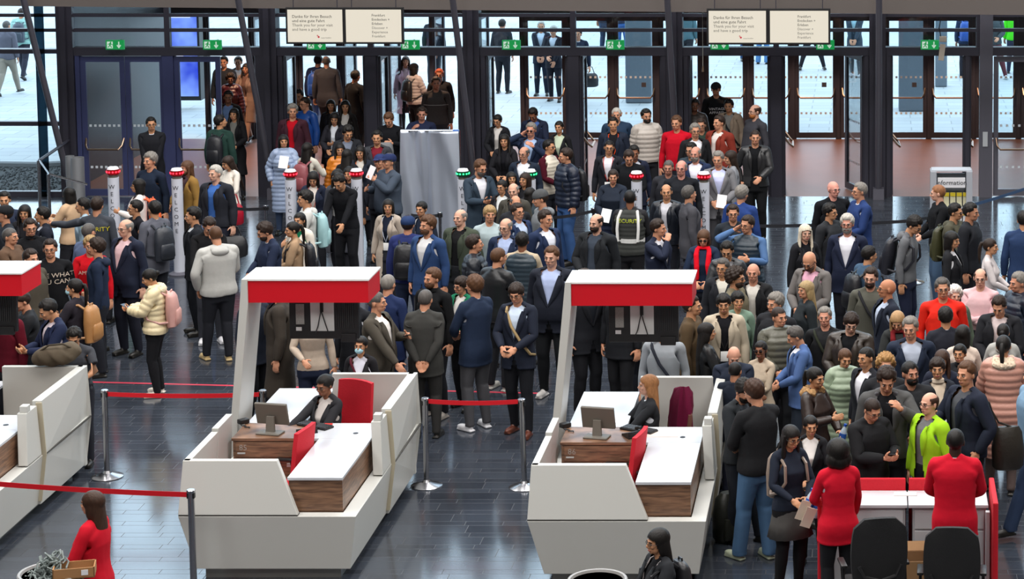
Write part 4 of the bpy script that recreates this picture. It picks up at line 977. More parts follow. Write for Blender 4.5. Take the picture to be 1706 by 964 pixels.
# desk monitors, phones, keyboards, papers
for i, (cx, cy) in enumerate(CO):
    if i == 0: continue
    w = WHO[i]
    r = empty('computer_monitor', (cx + .50, cy + 1.66, 1.0), math.radians(168), 'grey desktop monitor seen from behind on the desk of the ' + w, 'monitor', 'monitors on the counter desks')
    mb = MB(); mb.box((0, .0, .20), (.36, .035, .24), bev=.008, rx=-.25); mb.build('screen_housing', GREYM, r)
    mb = MB(); mb.box((0, -.021, .205), (.34, .006, .22), rx=-.25); mb.build('screen', BLACK, r)
    mb = MB(); mb.prism([(-.05, .03, .01), (.05, .03, .01), (.04, .02, .18), (-.04, .02, .18)], (0, .03, 0)); mb.box((0, .05, .01), (.26, .16, .02), bev=.008); mb.build('stand', GREYM, r)
    r = empty('desk_telephone', (cx + .86, cy + 1.66, 1.0), math.radians(-150), 'black desk telephone beside the red chair of the ' + w, 'telephone', 'telephones on the counter desks')
    mb = MB(); mb.prism([(-.09, -.09, 0), (.09, -.09, 0), (.09, -.09, .02), (-.09, -.09, .02)], (0, .18, .0)); mb.prism([(-.09, -.08, .02), (-.09, .08, .02), (-.09, .08, .07)], (.18, 0, 0)); mb.build('telephone_base', BLACK, r)
    mb = MB(); mb.tube([(-.07, -.07, .06), (-.075, .0, .085), (-.07, .07, .095)], [.022, .014, .022], 8); mb.build('handset', BLACK, r, smooth=True)
    r = empty('keyboard', (cx + .90, cy + 1.86, 1.0), math.radians(150), 'black keyboard in front of the agent at the ' + w, 'keyboard', 'keyboards on the counter desks')
    MB().box((0, 0, .012), (.40, .14, .02), bev=.005).build('keyboard_body', BLACK, r)
    mb = MB()
    for a in range(14):
        for b in range(4): mb.box((-.18 + a * .0275, -.048 + b * .032, .025), (.022, .026, .008))
    mb.build('keys', mat('dark_keys', '2a2a2e', .5), r)
    mb = MB(); mb.tube([(-.05 + .02 * math.sin(k * 1.7), .06 + k * .02, .01) for k in range(8)], .006, 6); mb.box((0, .26, .03), (.11, .08, .05), bev=.01); o = mb.build('cable_tangle', BLACK, None, smooth=True); o.location = (cx + .30, cy + 1.78, 1.0); o.rotation_euler = (0, 0, .8)
    tag(o, 'black cables and adapter behind the monitor of the ' + w, 'cable', 'cables behind the monitors')
    for q, (du, dv, rz, sx, sy, nm) in enumerate([(.52, 2.25, .3, .21, .30, 'behind the monitor'), (.47, 1.66, 1.2, .15, .21, 'beside the monitor stand')]):
        mb = MB(); mb.box((0, 0, .002), (sx, sy, .003)); o = mb.build('paper_sheet', mat('white_paper', 'e8e8ea', .7)); o.location = (cx + du, cy + dv, 1.0); o.rotation_euler = (0, 0, rz); tag(o, 'white paper sheet lying %s on the %s' % (nm, w), 'paper', 'papers on the counter desks')
mb = MB(); mb.box((0, 0, .002), (.42, .20, .004)); o = mb.build('paper_sheet', mat('beige_paper', 'd8c8c0', .7)); o.location = (CO[2][0] + 1.12, CO[2][1] + 1.72, 1.0); tag(o, 'wide beige paper on the desk in front of the red-haired agent', 'paper', 'papers on the counter desks')
mb = MB(); mb.box((0, 0, .006), (.09, .04, .01), bev=.003); o = mb.build('red_card', mat('red_card', 'd83028', .5)); o.location = (CO[1][0] + 1.02, CO[1][1] + 1.93, 1.0); tag(o, 'small red card on the desk before the dark-haired agent', 'card')
mb = MB(); mb.span((.9, 2.1, .2), (1.4, 2.6, .5)); mb.v = [(x + CO[0][0] + .0, y + CO[0][1] + .2, z + .15) for x, y, z in mb.v]; tag(mb.build('cardboard_box', mat('cardboard', '8c6a48', .9, noise=.08)), 'brown cardboard box inside the counter at the left edge', 'box')
# ================================================================== queue posts and belts
def post(x, y, H=1.0, label='', tilt=(0, 0), r=.032, baser=.175):
    t = empty('queue_post', (x, y, 0), 0, label, 'queue post', 'steel queue posts'); t.rotation_euler = (tilt[0], tilt[1], 0)
    MB().tube([(0, 0, .05), (0, 0, H - .02)], r, 16).build('pole', STEEL, t, smooth=True)
    MB().lathe([(0, 0), (baser, 0), (baser, .010), (baser * .9, .018), (.05, .05), (.034, .075), (0, .075)], (0, 0, 0), 32).build('base', STEEL, t, smooth=True)
    MB().lathe([(0, H - .03), (.040, H - .03), (.042, H - .005), (.036, H), (0, H)], (0, 0, 0), 20).build('cap', STEEL, t, smooth=True)
    MB().box((0, -.0, H - .055), (.075, .05, .06), bev=.006).build('belt_clip', BLACK, t)
    return t
def belt(a, b, m, label, w=.05, sag=.02):
    a, b = Vector(a), Vector(b); d = (b - a).normalized(); n = Vector((-d.y, d.x, 0)).normalized() * .0015; vs = []; K = 12
    for i in range(K + 1):
        t = i / K; p = a.lerp(b, t) - Vector((0, 0, sag * 4 * t * (1 - t)))
        for q in (n + Vector((0, 0, w / 2)), -n + Vector((0, 0, w / 2)), -n - Vector((0, 0, w / 2)), n - Vector((0, 0, w / 2))): vs.append(p + q)
    fs = [(i * 4 + k, i * 4 + (k + 1) % 4, i * 4 + 4 + (k + 1) % 4, i * 4 + 4 + k) for i in range(K) for k in range(4)] + [(0, 1, 2, 3), (K * 4 + 3, K * 4 + 2, K * 4 + 1, K * 4)]
    o = MB().add(vs, fs).build('barrier_belt', m); return tag(o, label, 'barrier belt', 'queue barrier belts')
RB = mat('red_webbing', 'd0061c', .6); KB = mat('black_webbing', '1e1f26', .6)
def pz(px, py): p = at(px, py, 0); return p.x, p.y
S1 = pz(179, 794); S2 = pz(437, 800); S3 = pz(711, 809); S4 = pz(874, 811); S5 = (-6.50, 21.22)
post(*S1, 1.0, 'steel queue post behind the counter at the left edge'); post(S2[0], 24.9, 1.0, 'steel queue post half hidden behind the slanted white post of the middle counter')
post(*S3, 1.0, 'steel queue post at the back right corner of the middle counter'); post(*S4, 1.0, 'steel queue post left of the right counter', tilt=(0, -.02)); post(*S5, 1.06, 'steel queue post in front of the middle counter, near the bottom edge')
belt((S1[0] + .03, S1[1], .95), (S2[0], 24.9, .95), RB, 'red belt between the left steel post and the slanted white counter post')
belt((S3[0] + .03, S3[1], .96), (S4[0] - .03, S4[1], .97), RB, 'red belt closing the gap between the middle and right counters')
p = at(-120, 806, 1.0); belt((p.x, 21.8, .98), (S5[0] - .03, S5[1], 1.01), RB, 'red belt running from the left edge to the post before the middle counter')
post(*pz(446, 445), 1.0, 'slim steel queue post behind the man in the navy blazer', r=.026, baser=.15)
q = pz(446, 445); belt((q[0] - .55, q[1] + .1, .93), (q[0], q[1], .95), KB, 'black belt between the black holdall and a slim steel post')
post(*pz(1521, 470), 1.02, 'slim steel queue post beside the man in the grey hooded jacket', r=.026)
q = pz(1521, 470); belt((q[0] + .02, q[1], .97), (q[0] + .72, q[1] + .9, .96), KB, 'black belt from the slim post towards the information rack')
q = pz(1521, 470); belt((q[0] - 2.45, q[1] - .35, .95), (q[0] - .02, q[1], .96), KB, 'black belt behind the blonde woman in black')
post(*pz(1619, 445), 1.05, 'slim queue post right of the information rack', r=.018, baser=.12)
q = pz(1619, 445); belt((q[0], q[1], 1.0), (q[0] + 1.4, q[1] + 2.2, 1.0), mat('blue_webbing', '2c4a70', .6), 'blue belt running up to the closed glass door')
post(*pz(735, 458), 1.0, 'slim steel queue post in front of the silver sheet', r=.026, baser=.14)
q = pz(735, 458); belt((q[0] - .45, q[1], .95), (q[0], q[1], .95), KB, 'short black belt before the silver sheet')
q = pz(990, 450); post(q[0], q[1], 1.0, 'steel queue post between the puffer man and the bald bearded man', r=.024, baser=.14); belt((q[0] - .7, q[1] + .2, .80), (q[0], q[1], .95), KB, 'black belt before the jeans of the puffer-jacket man'); belt((q[0], q[1], .95), (q[0] + .6, q[1] - .2, .80), KB, 'black belt behind the bald bearded man')
# red line taped on the floor
a, b = at(150, 637, 0), at(905, 656, 0); mb = MB(); mb.prism([(a.x, a.y, .0), (b.x, b.y, .0), (b.x, b.y + .05, .0), (a.x, a.y + .05, .0)], (0, 0, .002)); tag(mb.build('floor_tape_line', mat('red_tape', 'c8384c', .4)), 'thin red line taped across the dark floor behind the counters', 'floor line')
# ================================================================== welcome columns
LEDR = mat('red_led', 'ff2030', emit=6); LEDG = mat('green_led', '30ff80', emit=4)
for i, (x, yt, red, nm) in enumerate([(190, 276, 1, 'leftmost, above the security guard'), (296, 278, 1, 'beside the man in the tan jacket'), (485, 280, 1, 'beside the woman in the pale blue coat'), (595, 279, 1, 'being held by the man in black'), (772, 279, 0, 'right of the silver sheet'), (884, 280, 0, 'before the bald man in a navy suit'), (1061, 283, 1, 'beside the security vest'), (1173, 284, 1, 'left of the man in a checked blazer')]):
    px = x + (3 if x < 900 else 1); g_ = at(px, 457, 0); Y = g_.y; H = att(x, yt, Y).z - .02; X = att(x, yt + 60, Y).x
    t = empty('welcome_column', (X, Y, 0), 0, 'white WELCOME column with %s lights, %s' % ('red' if red else 'green', nm), 'light column', 'white welcome columns')
    mb = MB(); mb.lathe([(0, .04), (.085, .04), (.085, H - .16), (0, H - .16)], (0, 0, 0), 24); mb.build('column_body', mat('white_column', 'ccd0dc', .35), t, smooth=True)
    MB().lathe([(0, 0), (.17, 0), (.17, .02), (.11, .05), (0, .05)], (0, 0, 0), 24).build('base', FRL, t, smooth=True)
    MB().lathe([(0, H - .16), (.072, H - .16), (.072, H - .11), (0, H - .11)], (0, 0, 0), 24).build('neck_ring', GREYM, t, smooth=True)
    hd = MB().lathe([(0, H - .11), (.095, H - .11), (.10, H - .03), (0, H - .03)], (0, 0, 0), 24).build('light_head', mat('red_head', '8c0c18', .3) if red else mat('green_head', '0c4030', .3), t, smooth=True)
    MB().lathe([(0, H - .03), (.09, H - .03), (.075, H), (0, H)], (0, 0, 0), 24).build('top_cap', mat('white_cap', 'e8e8ec', .3), t, smooth=True)
    mb = MB()
    for k in range(12): a_ = math.pi * (k + .5) / 6; mb.box((.099 * math.cos(a_), .099 * math.sin(a_), H - .068), (.014, .022, .022), rz=a_)
    mb.build('led', LEDR if red else LEDG, hd)
    mb = MB()
    for k, ch in enumerate('WELCOME'):
        vs, fs = textmesh(ch, .09, 'CENTER', .0); R = Matrix.Rotation(math.pi / 2, 3, 'X'); mb.add([R @ v + Vector((0, -.089, H - .30 - k * .113)) for v in vs], fs)
    mb.build('lettering', mat('black_print', '1c1c24', .6), t)
# ================================================================== exit signs, hanging displays
def exit_sign(x, y, Yp, label, z=None):
    p = att(x, y, Yp); t = empty('exit_sign', (p.x, Yp, p.z), 0, label, 'exit sign', 'green exit signs')
    MB().span((-.165, -.03, -.085), (.165, .03, .085)).build('sign_case', mat('sign_green', '14a050', .5, emit=.7), t)
    mb = MB(); w = -.034
    # running figure in a doorway
    mb.span((-.14, w, -.062), (-.035, w + .003, .062)); a = mb.build('doorway_pictogram', mat('sign_white', 'd8f0e0', .5, emit=.7), t)
    mb = MB(); G = mat('sign_green', '14a050', .5, emit=.7); q = w - .004
    mb.box((-.070, q, .048), (.022, .002, .022)); mb.box((-.080, q, .015), (.028, .002, .05), ry=.3); mb.box((-.055, q, .012), (.045, .002, .012), ry=.5); mb.box((-.105, q, .018), (.04, .002, .012), ry=-.5); mb.box((-.065, q, -.030), (.045, .002, .014), ry=1.0); mb.box((-.105, q, -.028), (.05, .002, .014), ry=-.7); mb.build('running_figure', G, t)
    mb = MB(); mb.span((.065, w, -.02), (.085, w + .003, .06)); mb.prism([(.035, w, -.01), (.075, w, -.065), (.115, w, -.01), (.102, w, .006), (.075, w, -.030), (.048, w, .006)], (0, .003, 0)); mb.build('down_arrow', mat('sign_white', 'd8f0e0', .5, emit=.7), t)
    MB().span((-.012, .02, .03), (.012, .36, .055)).build('bracket', FR, t)
for i, (x, nm) in enumerate([(192, 'above the leftmost closed doors'), (354, 'above the doors beside the blue screen'), (527, 'half hidden under the left hanging displays'), (684, 'right of the left hanging displays'), (852, 'above the door with two suited men outside'), (1025, 'above the doors behind the orange lanyard man'), (1199, 'under the left half of the right hanging displays'), (1375, 'at the right end of the right hanging displays'), (1549, 'beside the white wall sensor')]):
    exit_sign(x, 74.5, YF - .28, 'green running-man exit sign ' + nm)
for x, y, nm in ((508, 9, 'outer sign left, above the left hanging displays'), (795, 13, 'outer sign left of the two suited men outside'), (943, 14, 'outer sign right of the two suited men outside')): exit_sign(x, y - 4, YO - .35, 'green exit sign on the outer doors, ' + nm)
LCD = mat('lit_screen', 'e4dccb', emit=.86); INK = mat('screen_print', '2c2b29', .7); INK2 = mat('screen_print_light', '6c6a64', .7)
Yd = 39.3
for pi, (a0, a1, b0, b1, yt, yb) in enumerate([(480, 570, 577, 668, 16, 70), (1181, 1276, 1283, 1380, 18, 71)]):
    side = ('left', 'right')[pi]
    for k, (xa, xb) in enumerate(((a0, a1), (b0, b1))):
        A = att(xa, yb, Yd); B = att(xb, yt, Yd); w, h = B.x - A.x, B.z - A.z
        t = empty('hanging_display', ((A.x + B.x) / 2, Yd, A.z), 0, 'lit hanging display with %s, of the pair %s' % (('a thank-you message', 'a city name')[k], ('above the silver sheet side', 'above the red sweater man')[pi]), 'display', 'hanging information displays')
        MB().span((-w / 2 - .035, .0, -.035), (w / 2 + .035, .08, h + .035)).build('display_frame', BLACK, t, bevel=.004)
        MB().span((-w / 2, -.008, 0), (w / 2, .001, h)).build('screen', LCD, t)
        def ln(s, x_, z_, sz, m, al='LEFT'): text_on('lettering', s, sz, (x_, -.012, z_), m, t, align=al)
        if k == 0:
            for q, (s_, m_) in enumerate((('Danke für Ihren Besuch', INK), ('und eine gute Fahrt', INK), ('Thank you for your visit', INK2), ('and have a good trip', INK2))): ln(s_, -w / 2 + .08, h - .12 - q * .075, .072, m_)
            mb = MB(); mb.box((.06, -.012, .09), (.03, .003, .03), ry=.7); mb.box((.04, -.012, .115), (.018, .003, .018), ry=.7); mb.build('logo_mark', mat('logo_red', 'c02038', .6), t); ln('messe frankfurt', .10, .075, .028, INK2)
        else:
            for q, (s_, m_) in enumerate((('Frankfurt', INK), ('Entdecken +', INK), ('Erleben', INK), ('Discover +', INK2), ('Experience', INK2), ('Frankfurt', INK2))): ln(s_, -.03, h - .10 - q * .073, .062, m_)
        for s in (-1, 1): MB().tube([(s * w * .4, .04, h + .03), (s * w * .4, .04, 14.9 - A.z)], .008, 6).build('suspension_rod', FR, t)
# white wall sensor with hanging tag, cord with pull
p = att(1571, 65, YF - .35); t = empty('wall_sensor', tuple(p), 0, 'white sensor with a hanging tag on the transom right of the exit sign', 'sensor')
MB().box((0, 0, 0), (.13, .10, .10), bev=.01).build('sensor_body', mat('ivory_plastic', 'cfc4b4', .5), t); MB().box((-.02, -.02, -.24), (.10, .02, .30), ry=.12).build('tag_card', mat('ivory_plastic', 'cfc4b4', .5), t); MB().tube([(-.04, .0, .04), (-.07, 0, .2), (-.04, 0, .38)], .010, 6).build('cable', BLACK, t)
p = att(1171, 112, YF - 1.2); t = empty('pull_cord', tuple(p), 0, 'thin hanging cord with a small brass pull before the doors', 'cord'); MB().tube([(0, 0, 0), (0, 0, 11)], .006, 6).build('cord_line', mat('cord_white', 'a8a8a0', .6), t); MB().tube([(0, 0, -.08), (0, 0, .02)], [.022, .012], 8).build('pull', BRASS, t)
# ================================================================== silver sheet, information rack, bins, handrail
A = at(672, 425, 0); Yb = A.y; a = att(669, 300, Yb).x; b = att(766, 300, Yb).x; H = att(700, 218, Yb).z
t = empty('silver_sheet_stand', ((a + b) / 2, Yb, 0), 0, 'tall silver-grey plastic sheet hung on a frame in the entrance', 'sheet'); w = (b - a) / 2
vs = []; nx, nz = 60, 50
for j in range(nz + 1):
    for i in range(nx + 1):
        x = -w + 2 * w * i / nx; z = .04 + (H - .04) * j / nz; q = 1 - j / nz
        y = -.03 + .035 * math.sin(x * 9 + .6 + q * 1.2) * (q ** .5) + .03 * math.sin(x * 22 - q * 3) * q + .07 * math.exp(-((x + .05) / .05) ** 2) - .10 * (1 - q) * math.exp(-((x - .22 - .5 * q) / .12) ** 2) + .08 * math.exp(-((x + .28 - .2 * q) / .09) ** 2) + .03 * math.exp(-((abs(x) - w + .22 * (1 - q * .6)) / .07) ** 2) * (1 - q)
        vs.append((x + .02 * math.sin(q * 4) * (x / w), y, z))
fs = [(j * (nx + 1) + i, j * (nx + 1) + i + 1, (j + 1) * (nx + 1) + i + 1, (j + 1) * (nx + 1) + i) for j in range(nz) for i in range(nx)]
o = MB().add(vs, fs).build('sheet_fabric', mat('silver_plastic', 'b4bccb', .34, metal=.5, spec=.6, noise=.1, nscale=2.2), t, smooth=True); md = o.modifiers.new('s', 'SOLIDIFY'); md.thickness = .003
mb = MB(); mb.tube([(-w, .03, H), (w, .03, H)], .018, 8); mb.tube([(-w, .03, 0), (-w, .03, H)], .015, 8); mb.tube([(w, .03, 0), (w, .03, H)], .015, 8); mb.build('frame', STEEL, t, smooth=True)
for s in (-1, 1): MB().box((s * w, .03, .012), (.05, .40, .024), bev=.004).build('foot', STEEL, t)
MB().box((w - .05, .0, H - .01), (.10, .05, .05), bev=.01).build('clamp', mat('blue_clamp', '2a60b0', .5), t)
A = at(1585, 420, 0); Yb = A.y; a = att(1550, 350, Yb).x; b = att(1620, 350, Yb).x; H = att(1585, 286, Yb).z; w = (b - a) / 2
t = empty('information_rack', ((a + b) / 2, Yb, 0), 0, 'grey leaflet rack with an information sign near the doors', 'rack'); IR = mat('rack_grey', 'a0a4ac', .45)
mb = MB(); mb.span((-w, 0, 0), (-w + .10, .35, H)); mb.span((w - .10, 0, 0), (w, .35, H)); mb.span((-w + .1, .30, 0), (w - .1, .35, H - .08)); mb.build('cabinet', IR, t, bevel=.004)
mb = MB(); mb.span((-w + .02, .02, H), (w - .02, .33, H + .02)); mb.build('top_tray', mat('rack_light', 'b8bcc4', .4), t)
MB().span((-w + .12, -.01, H - .26), (w - .12, .02, H - .10)).build('sign_plate', mat('plate_light', 'd8d8dc', .5), t); text_on('lettering', 'information', .105, (0, -.014, H - .18), mat('black_print', '1c1c24', .6), t)
for k in range(3): MB().span((-w + .1, .04 - .0, H - .62 - k * .32), (w - .1, .30, H - .60 - k * .32)).build('shelf', IR, t)
for k in range(3):
    for j in range(5):
        x = -w + .16 + j * .105; z0 = H - .60 - k * .32; o = MB().box((x, .14, .115), (.085, .03, .23), rx=-.12).build('brochure', mat('brochure_%d' % (k % 2), ('d8d4b0', 'e0e0e4')[k % 2], .6)); o.location = ((a + b) / 2, Yb, z0 + .002)
        MB().box((x, .135, .20), (.086, .034, .06), rx=-.12).build('yellow_header', mat('brochure_yellow', 'd8c020', .6), o)
        tag(o, 'white leaflet with a yellow head standing in the information rack', 'leaflet', 'leaflets in the information rack')
A = at(125, 329, 0)
for k, (x0, x1, nm) in enumerate(((107, 122, 'thinner steel bin cylinder beside the left doors'), (121, 143, 'wide brushed steel bin beside the left doors'))):
    p = at((x0 + x1) / 2, 350 + k * 2, 0); r_ = (x1 - x0) / 2 / (FPX / p.y); H = att(120, 262, p.y).z
    t = empty('litter_bin', (p.x, p.y + (1 - k) * .15, 0), 0, nm, 'bin', 'steel bins by the left doors'); MB().lathe([(0, 0), (r_, 0), (r_, H), (r_ * .85, H), (r_ * .85, H - .06), (0, H - .06)], (0, 0, 0), 28).build('drum', mat('bin_steel', 'a4a6aa', .38, metal=.6), t, smooth=True); MB().lathe([(0, H - .055), (r_ * .84, H - .055), (r_ * .84, H - .05), (0, H - .05)], (0, 0, 0), 28).build('opening', BLACK, t)
t = empty('handrail', (0, 0, 0), 0, 'steel handrail with two posts beside the left glass wall', 'handrail')
G1 = at(68, 372, 0); G2 = at(84, 385, 0); T1 = att(66, 267, G1.y); T2 = att(82, 290, G2.y); E = at(116, 330, 0); T3 = att(114, 234, E.y)
for g_, h_ in ((G1, T1), (G2, T2), (E, T3)): MB().tube([(g_.x, g_.y, 0), (g_.x, g_.y, h_.z)], .028, 10).build('rail_post', STEEL, t, smooth=True)
MB().tube([T1, T3], .03, 10).build('rail', FR, t, smooth=True); MB().tube([T1, T2, (T2.x + .5, T2.y + .4, T2.z - .25)], .02, 8).build('rail', STEEL, t, smooth=True)
# ================================================================== red and white help desk at the lower right
XL, XR, ZR, ZF, HT = -.44, 1.13, 21.68, 21.24, .90
t = empty('help_desk', ((XL + XR) / 2, ZF, 0), 0, 'white desk with red side panels where two people in red blazers stand', 'desk'); c = Vector(((XL + XR) / 2, ZF, 0))
def hd_(nm, a, b, m, par=None, bev=.003): return MB().span(Vector(a) - c, Vector(b) - c, bev=0).build(nm, m, par or t, bevel=bev)
for a, b in ((XL, .355), (.365, XR)):
    hd_('desk_top', (a, ZF, HT - .03), (b, ZR, HT), LAMW); hd_('modesty_panel', (a + .01, ZR + .005, .10), (b - .01, ZR + .04, 1.02), REDF, bev=.012)
    hd_('cabinet', (a + .04, ZF + .03, .04), (b - .02, ZR - .02, HT - .03), mat('light_grey_cabinet', 'b2b8bc', .4))
    hd_('drawer', (a + .06, ZF + .012, .66), (b - .04, ZF + .03, .84), mat('light_grey_drawer', 'bcc2c6', .4))
    k_ = hd_('cabinet_door', (a + .06, ZF + .012, .07), (b - .04, ZF + .03, .64), mat('light_grey_drawer', 'bcc2c6', .4)); 
hd_('side_panel', (XL - .06, ZF - .30, .03), (XL - .02, ZR + .04, 1.0), REDF, bev=.012); hd_('side_panel', (XR + .03, ZF - .30, .03), (XR + .08, ZR + .04, 1.02), REDF, bev=.012)
hd_('leg', (XR - .03, ZF - .12, 0), (XR + .01, ZF - .06, HT - .03), mat('light_grey_cabinet', 'b2b8bc', .4)); hd_('leg', (XL + .0, ZF - .12, 0), (XL + .04, ZF - .06, HT - .03), mat('light_grey_cabinet', 'b2b8bc', .4))
o = MB().box((0, 0, .004), (.22, .10, .008)).build('leaflet', mat('leaflet_white', 'e8dcd8', .6)); o.location = (.34, 21.56, HT); tag(o, 'small white leaflet lying on the help desk', 'leaflet')
office_chair(.03, 20.12, .07, math.radians(190), mat('black_mesh', '1b1b1d', .8, bump=.3, bscale=200), 'black office chair turned sideways behind the woman in the red blazer', 'black office chairs at the help desk', 1.05, 1.20)

office_chair(.74, 20.08, .0, math.radians(178), mat('black_mesh', '1b1b1d', .8, bump=.3, bscale=200), 'black office chair with grey seat behind the man in the red blazer', 'black office chairs at the help desk', 1.05, 1.20)
t = empty('cardboard_box', (.44, 20.95, 0), .05, 'open brown cardboard box under the help desk beside the black chair', 'box'); CB = mat('cardboard', '8c6a48', .9, noise=.08)
mb = MB(); mb.span((-.13, -.15, 0), (.13, -.14, .50)); mb.span((-.13, .14, 0), (.13, .15, .50)); mb.span((-.13, -.15, 0), (-.12, .15, .50)); mb.span((.12, -.15, 0), (.13, .15, .50)); mb.span((-.13, -.15, 0), (.13, .15, .02)); mb.build('box_body', CB, t)
MB().box((0, .20, .53), (.25, .12, .006), rx=.5).build('flap', CB, t)
# ================================================================== near the bottom edge
def dish(x, y, label, r_=.25, H=1.12):
    t = empty('pedestal_bin', (x, y, 0), 0, label, 'bin'); MB().lathe([(0, 0), (r_ * .7, 0), (r_ * .8, H - .18), (r_, H), (r_ - .02, H), (r_ * .78, H - .14), (0, H - .15)], (0, 0, 0), 36).build('tub', mat('grey_tub', '4c4a4a', .5), t, smooth=True); MB().lathe([(r_ - .03, H - .01), (r_, H - .012), (r_ + .008, H), (r_, H + .012), (r_ - .02, H + .01), (r_ - .03, H - .01)], (0, 0, 0), 36).build('rim', mat('grey_rim', '8c8a88', .4), t, smooth=True); return t
p = at(995, 966, 1.12); dish(p.x, p.y, 'round grey tub holding crumpled paper at the bottom edge')
mb = MB(); 
for i in range(7):
    a = i * 1.1; mb.box((.08 * math.cos(a), .08 * math.sin(a), .02 + .012 * i), (.16, .07, .006), rz=a, rx=.2 * math.sin(i * 2.0), ry=.15 * math.cos(i))
o = mb.build('crumpled_paper', mat('white_paper', 'e8e8ea', .7)); o.location = (p.x + .02, p.y, 1.0); tag(o, 'heap of crumpled white paper in the round grey tub', 'paper', kind='stuff')
p = at(85, 950, 1.10); dish(p.x, p.y, 'grey tub full of lanyards beside the woman in the red coat', .27, 1.08); TUB = (p.x, p.y)
mb = MB(); rnd = random.Random(5)
for i in range(130):
    a = rnd.uniform(0, 6.28); r0 = rnd.uniform(0, .2); c0 = Vector((r0 * math.cos(a), r0 * math.sin(a), rnd.uniform(0, .26) * (1 - r0 / .25))); q = rnd.uniform(0, 6.28); pts = []
    for k in range(6): t_ = q + k * 1.0; pts.append(c0 + Vector((.06 * math.cos(t_), .06 * math.sin(t_), .035 * math.sin(t_ * 1.7 + i))))
    mb.tube(pts, .008, 4)
o = mb.build('lanyard_pile', mat('grey_teal_ribbon', '7c8684', .7, noise=.5, nscale=25)); o.location = (p.x + .02, p.y, 1.0); tag(o, 'tangled pile of grey lanyards heaped in the tub', 'lanyards', kind='stuff')
t = empty('cardboard_tray', (p.x + .22, p.y - .05, 1.08), .25, 'small open cardboard tray resting on the tub of lanyards', 'box'); mb = MB(); mb.span((-.17, -.10, 0), (.17, .10, .01)); mb.span((-.17, -.10, 0), (.17, -.09, .09)); mb.span((-.17, .09, 0), (.17, .10, .09)); mb.span((-.17, -.10, 0), (-.16, .10, .09)); mb.span((.16, -.1, 0), (.17, .1, .09)); mb.build('tray_body', mat('cardboard_light', 'a5794f', .9), t); MB().box((.09, -.103, .05), (.055, .004, .045)).build('label', mat('white_paper', 'e8e8ea', .7), t)
# ================================================================== the crowd
L_, P_, A_, D_, M_ = 'c48c6e', 'cf9f88', 'bd8966', '4a2e22', '82543c'
BK, DB, BR, MB_, GY, LG, WH, BL = '15110f', '2a1d16', '3a2418', '543824', '524e4b', '7c7771', 'b4b0a8', '9c8058'
def suit(j='1b2230', s='d8dce6', p=None, k='c'): return [('trousers', p or j, 'c'), ('shirt', s, 'c'), ('blazer', j, k)]
def suitc(j='1b2230', p=None): return [('trousers', p or j, 'c'), ('shirt', 'd8dce6', 'c'), ('blazer_closed', j, 'c')]
def opn(j, s='1a1a1c', p='1c1d24', k='c', t='sweater', leg='trousers'): return [(leg, p, 'c'), (t, s, 'k'), ('jacket', j, k)]
def cls(j, p='1c1d24', k='c', leg='trousers'): return [(leg, p, 'c'), ('jacket_closed', j, k)]
def swt(s, p='1c1d24', k='k', leg='trousers'): return [(leg, p, 'c'), ('sweater', s, k)]
def puf(s, p='1c1d24', leg='trousers', long=False): return [(leg, p, 'c'), ('longpuffer' if long else 'puffer', s, 's')]
def coat(j, s='1c1c20', p='1c1d24', t='sweater'): return [('trousers', p, 'c'), (t, s, 'k'), ('coat', j, 'c')]
def sh(s, p='1c1d24', t='shirt', leg='trousers'): return [(leg, p, 'c'), (t, s, 'c')]
G = ('glasses',)
PEOPLE = []
def P(x, y, yaw, g, outfit, hair, hc, l, r, label, h=None, wide=1.0, belly=0.0, tone=L_, ex=(), legs='stand', grp='visitors waiting in the hall', bag=None, fix=0, z=0.0, **pose):
    PEOPLE.append(dict(x=x, y=y, yaw=yaw, g=g, outfit=outfit, hair=(hair, hc), l=l, r=r, label=label, h=h or (1.79 if g == 'm' else 1.66), wide=wide, belly=belly, tone=tone, ex=list(ex), legs=legs, grp=grp, bag=bag, fix=fix, z=z, pose=pose))
# --- left, near the closed doors
P(252, 194, 5, 'm', suitc('15161c'), 'short', BK, 'clasp', 'clasp', 'man in black cardigan with clasped hands before the closed blue-lit doors', tone=A_, ex=[G], wide=1.05)
P(250, 253, -18, 'm', swt('1d2636', '20222a'), 'thick', LG, 'down', 'down', 'tall grey-haired man in a navy fleece by the left doors', wide=1.08, h=1.88)
P(230, 296, -70, 'f', opn('d8d0cc', '3a3a40', leg='wide', p='50688a'), 'bob', BK, 'chest', 'down', 'woman with bobbed black hair, white hood and orange backpack', tone=A_, ex=[G], bag='d8581c')
P(225, 332, -55, 'm', swt('1a1a20'), 'short', BK, 'down', 'down', 'man with glasses in a black zip top left of the grey backpack', tone=A_, ex=[G], h=1.72)
P(256, 333, -130, 'm', suitc('5a5c66', '22242c'), 'short', BK, 'down', 'chest', 'man in grey blazer wearing a dark grey backpack, turned away', tone=A_, bag='2c3038')
P(160, 326, 184, 'm', swt('3c4048', '1a1c22', 'c'), 'short', DB, 'point', 'down', 'security guard seen from behind, his arm stretched out to point', ex=[('text', 'SECURITY', .082, 1.34, 'd0c428', 1, 'sweater')], wide=1.08)
P(115, 310, -110, 'f', opn('c0a080', 'c8b0a0', '2a2a30'), 'bob', BK, 'chest', 'chest', 'woman with black bob in a beige coat beside the handrail', tone=A_)
P(140, 328, -85, 'm', swt('a8c0d0'), 'short', BK, 'down', 'down', 'dark-haired man in pale blue top beside the pointing guard', tone=A_, h=1.74)
P(7, 318, 20, 'm', suitc('20283c'), 'short', BK, 'down', 'down', 'dark-haired man in navy half cut off by the left edge', tone=A_)
P(8, 339, -50, 'm', cls('20242c'), 'short', DB, 'down', 'down', 'man with black cap and glasses at the left edge', ex=[G, ('cap', '16181c')])
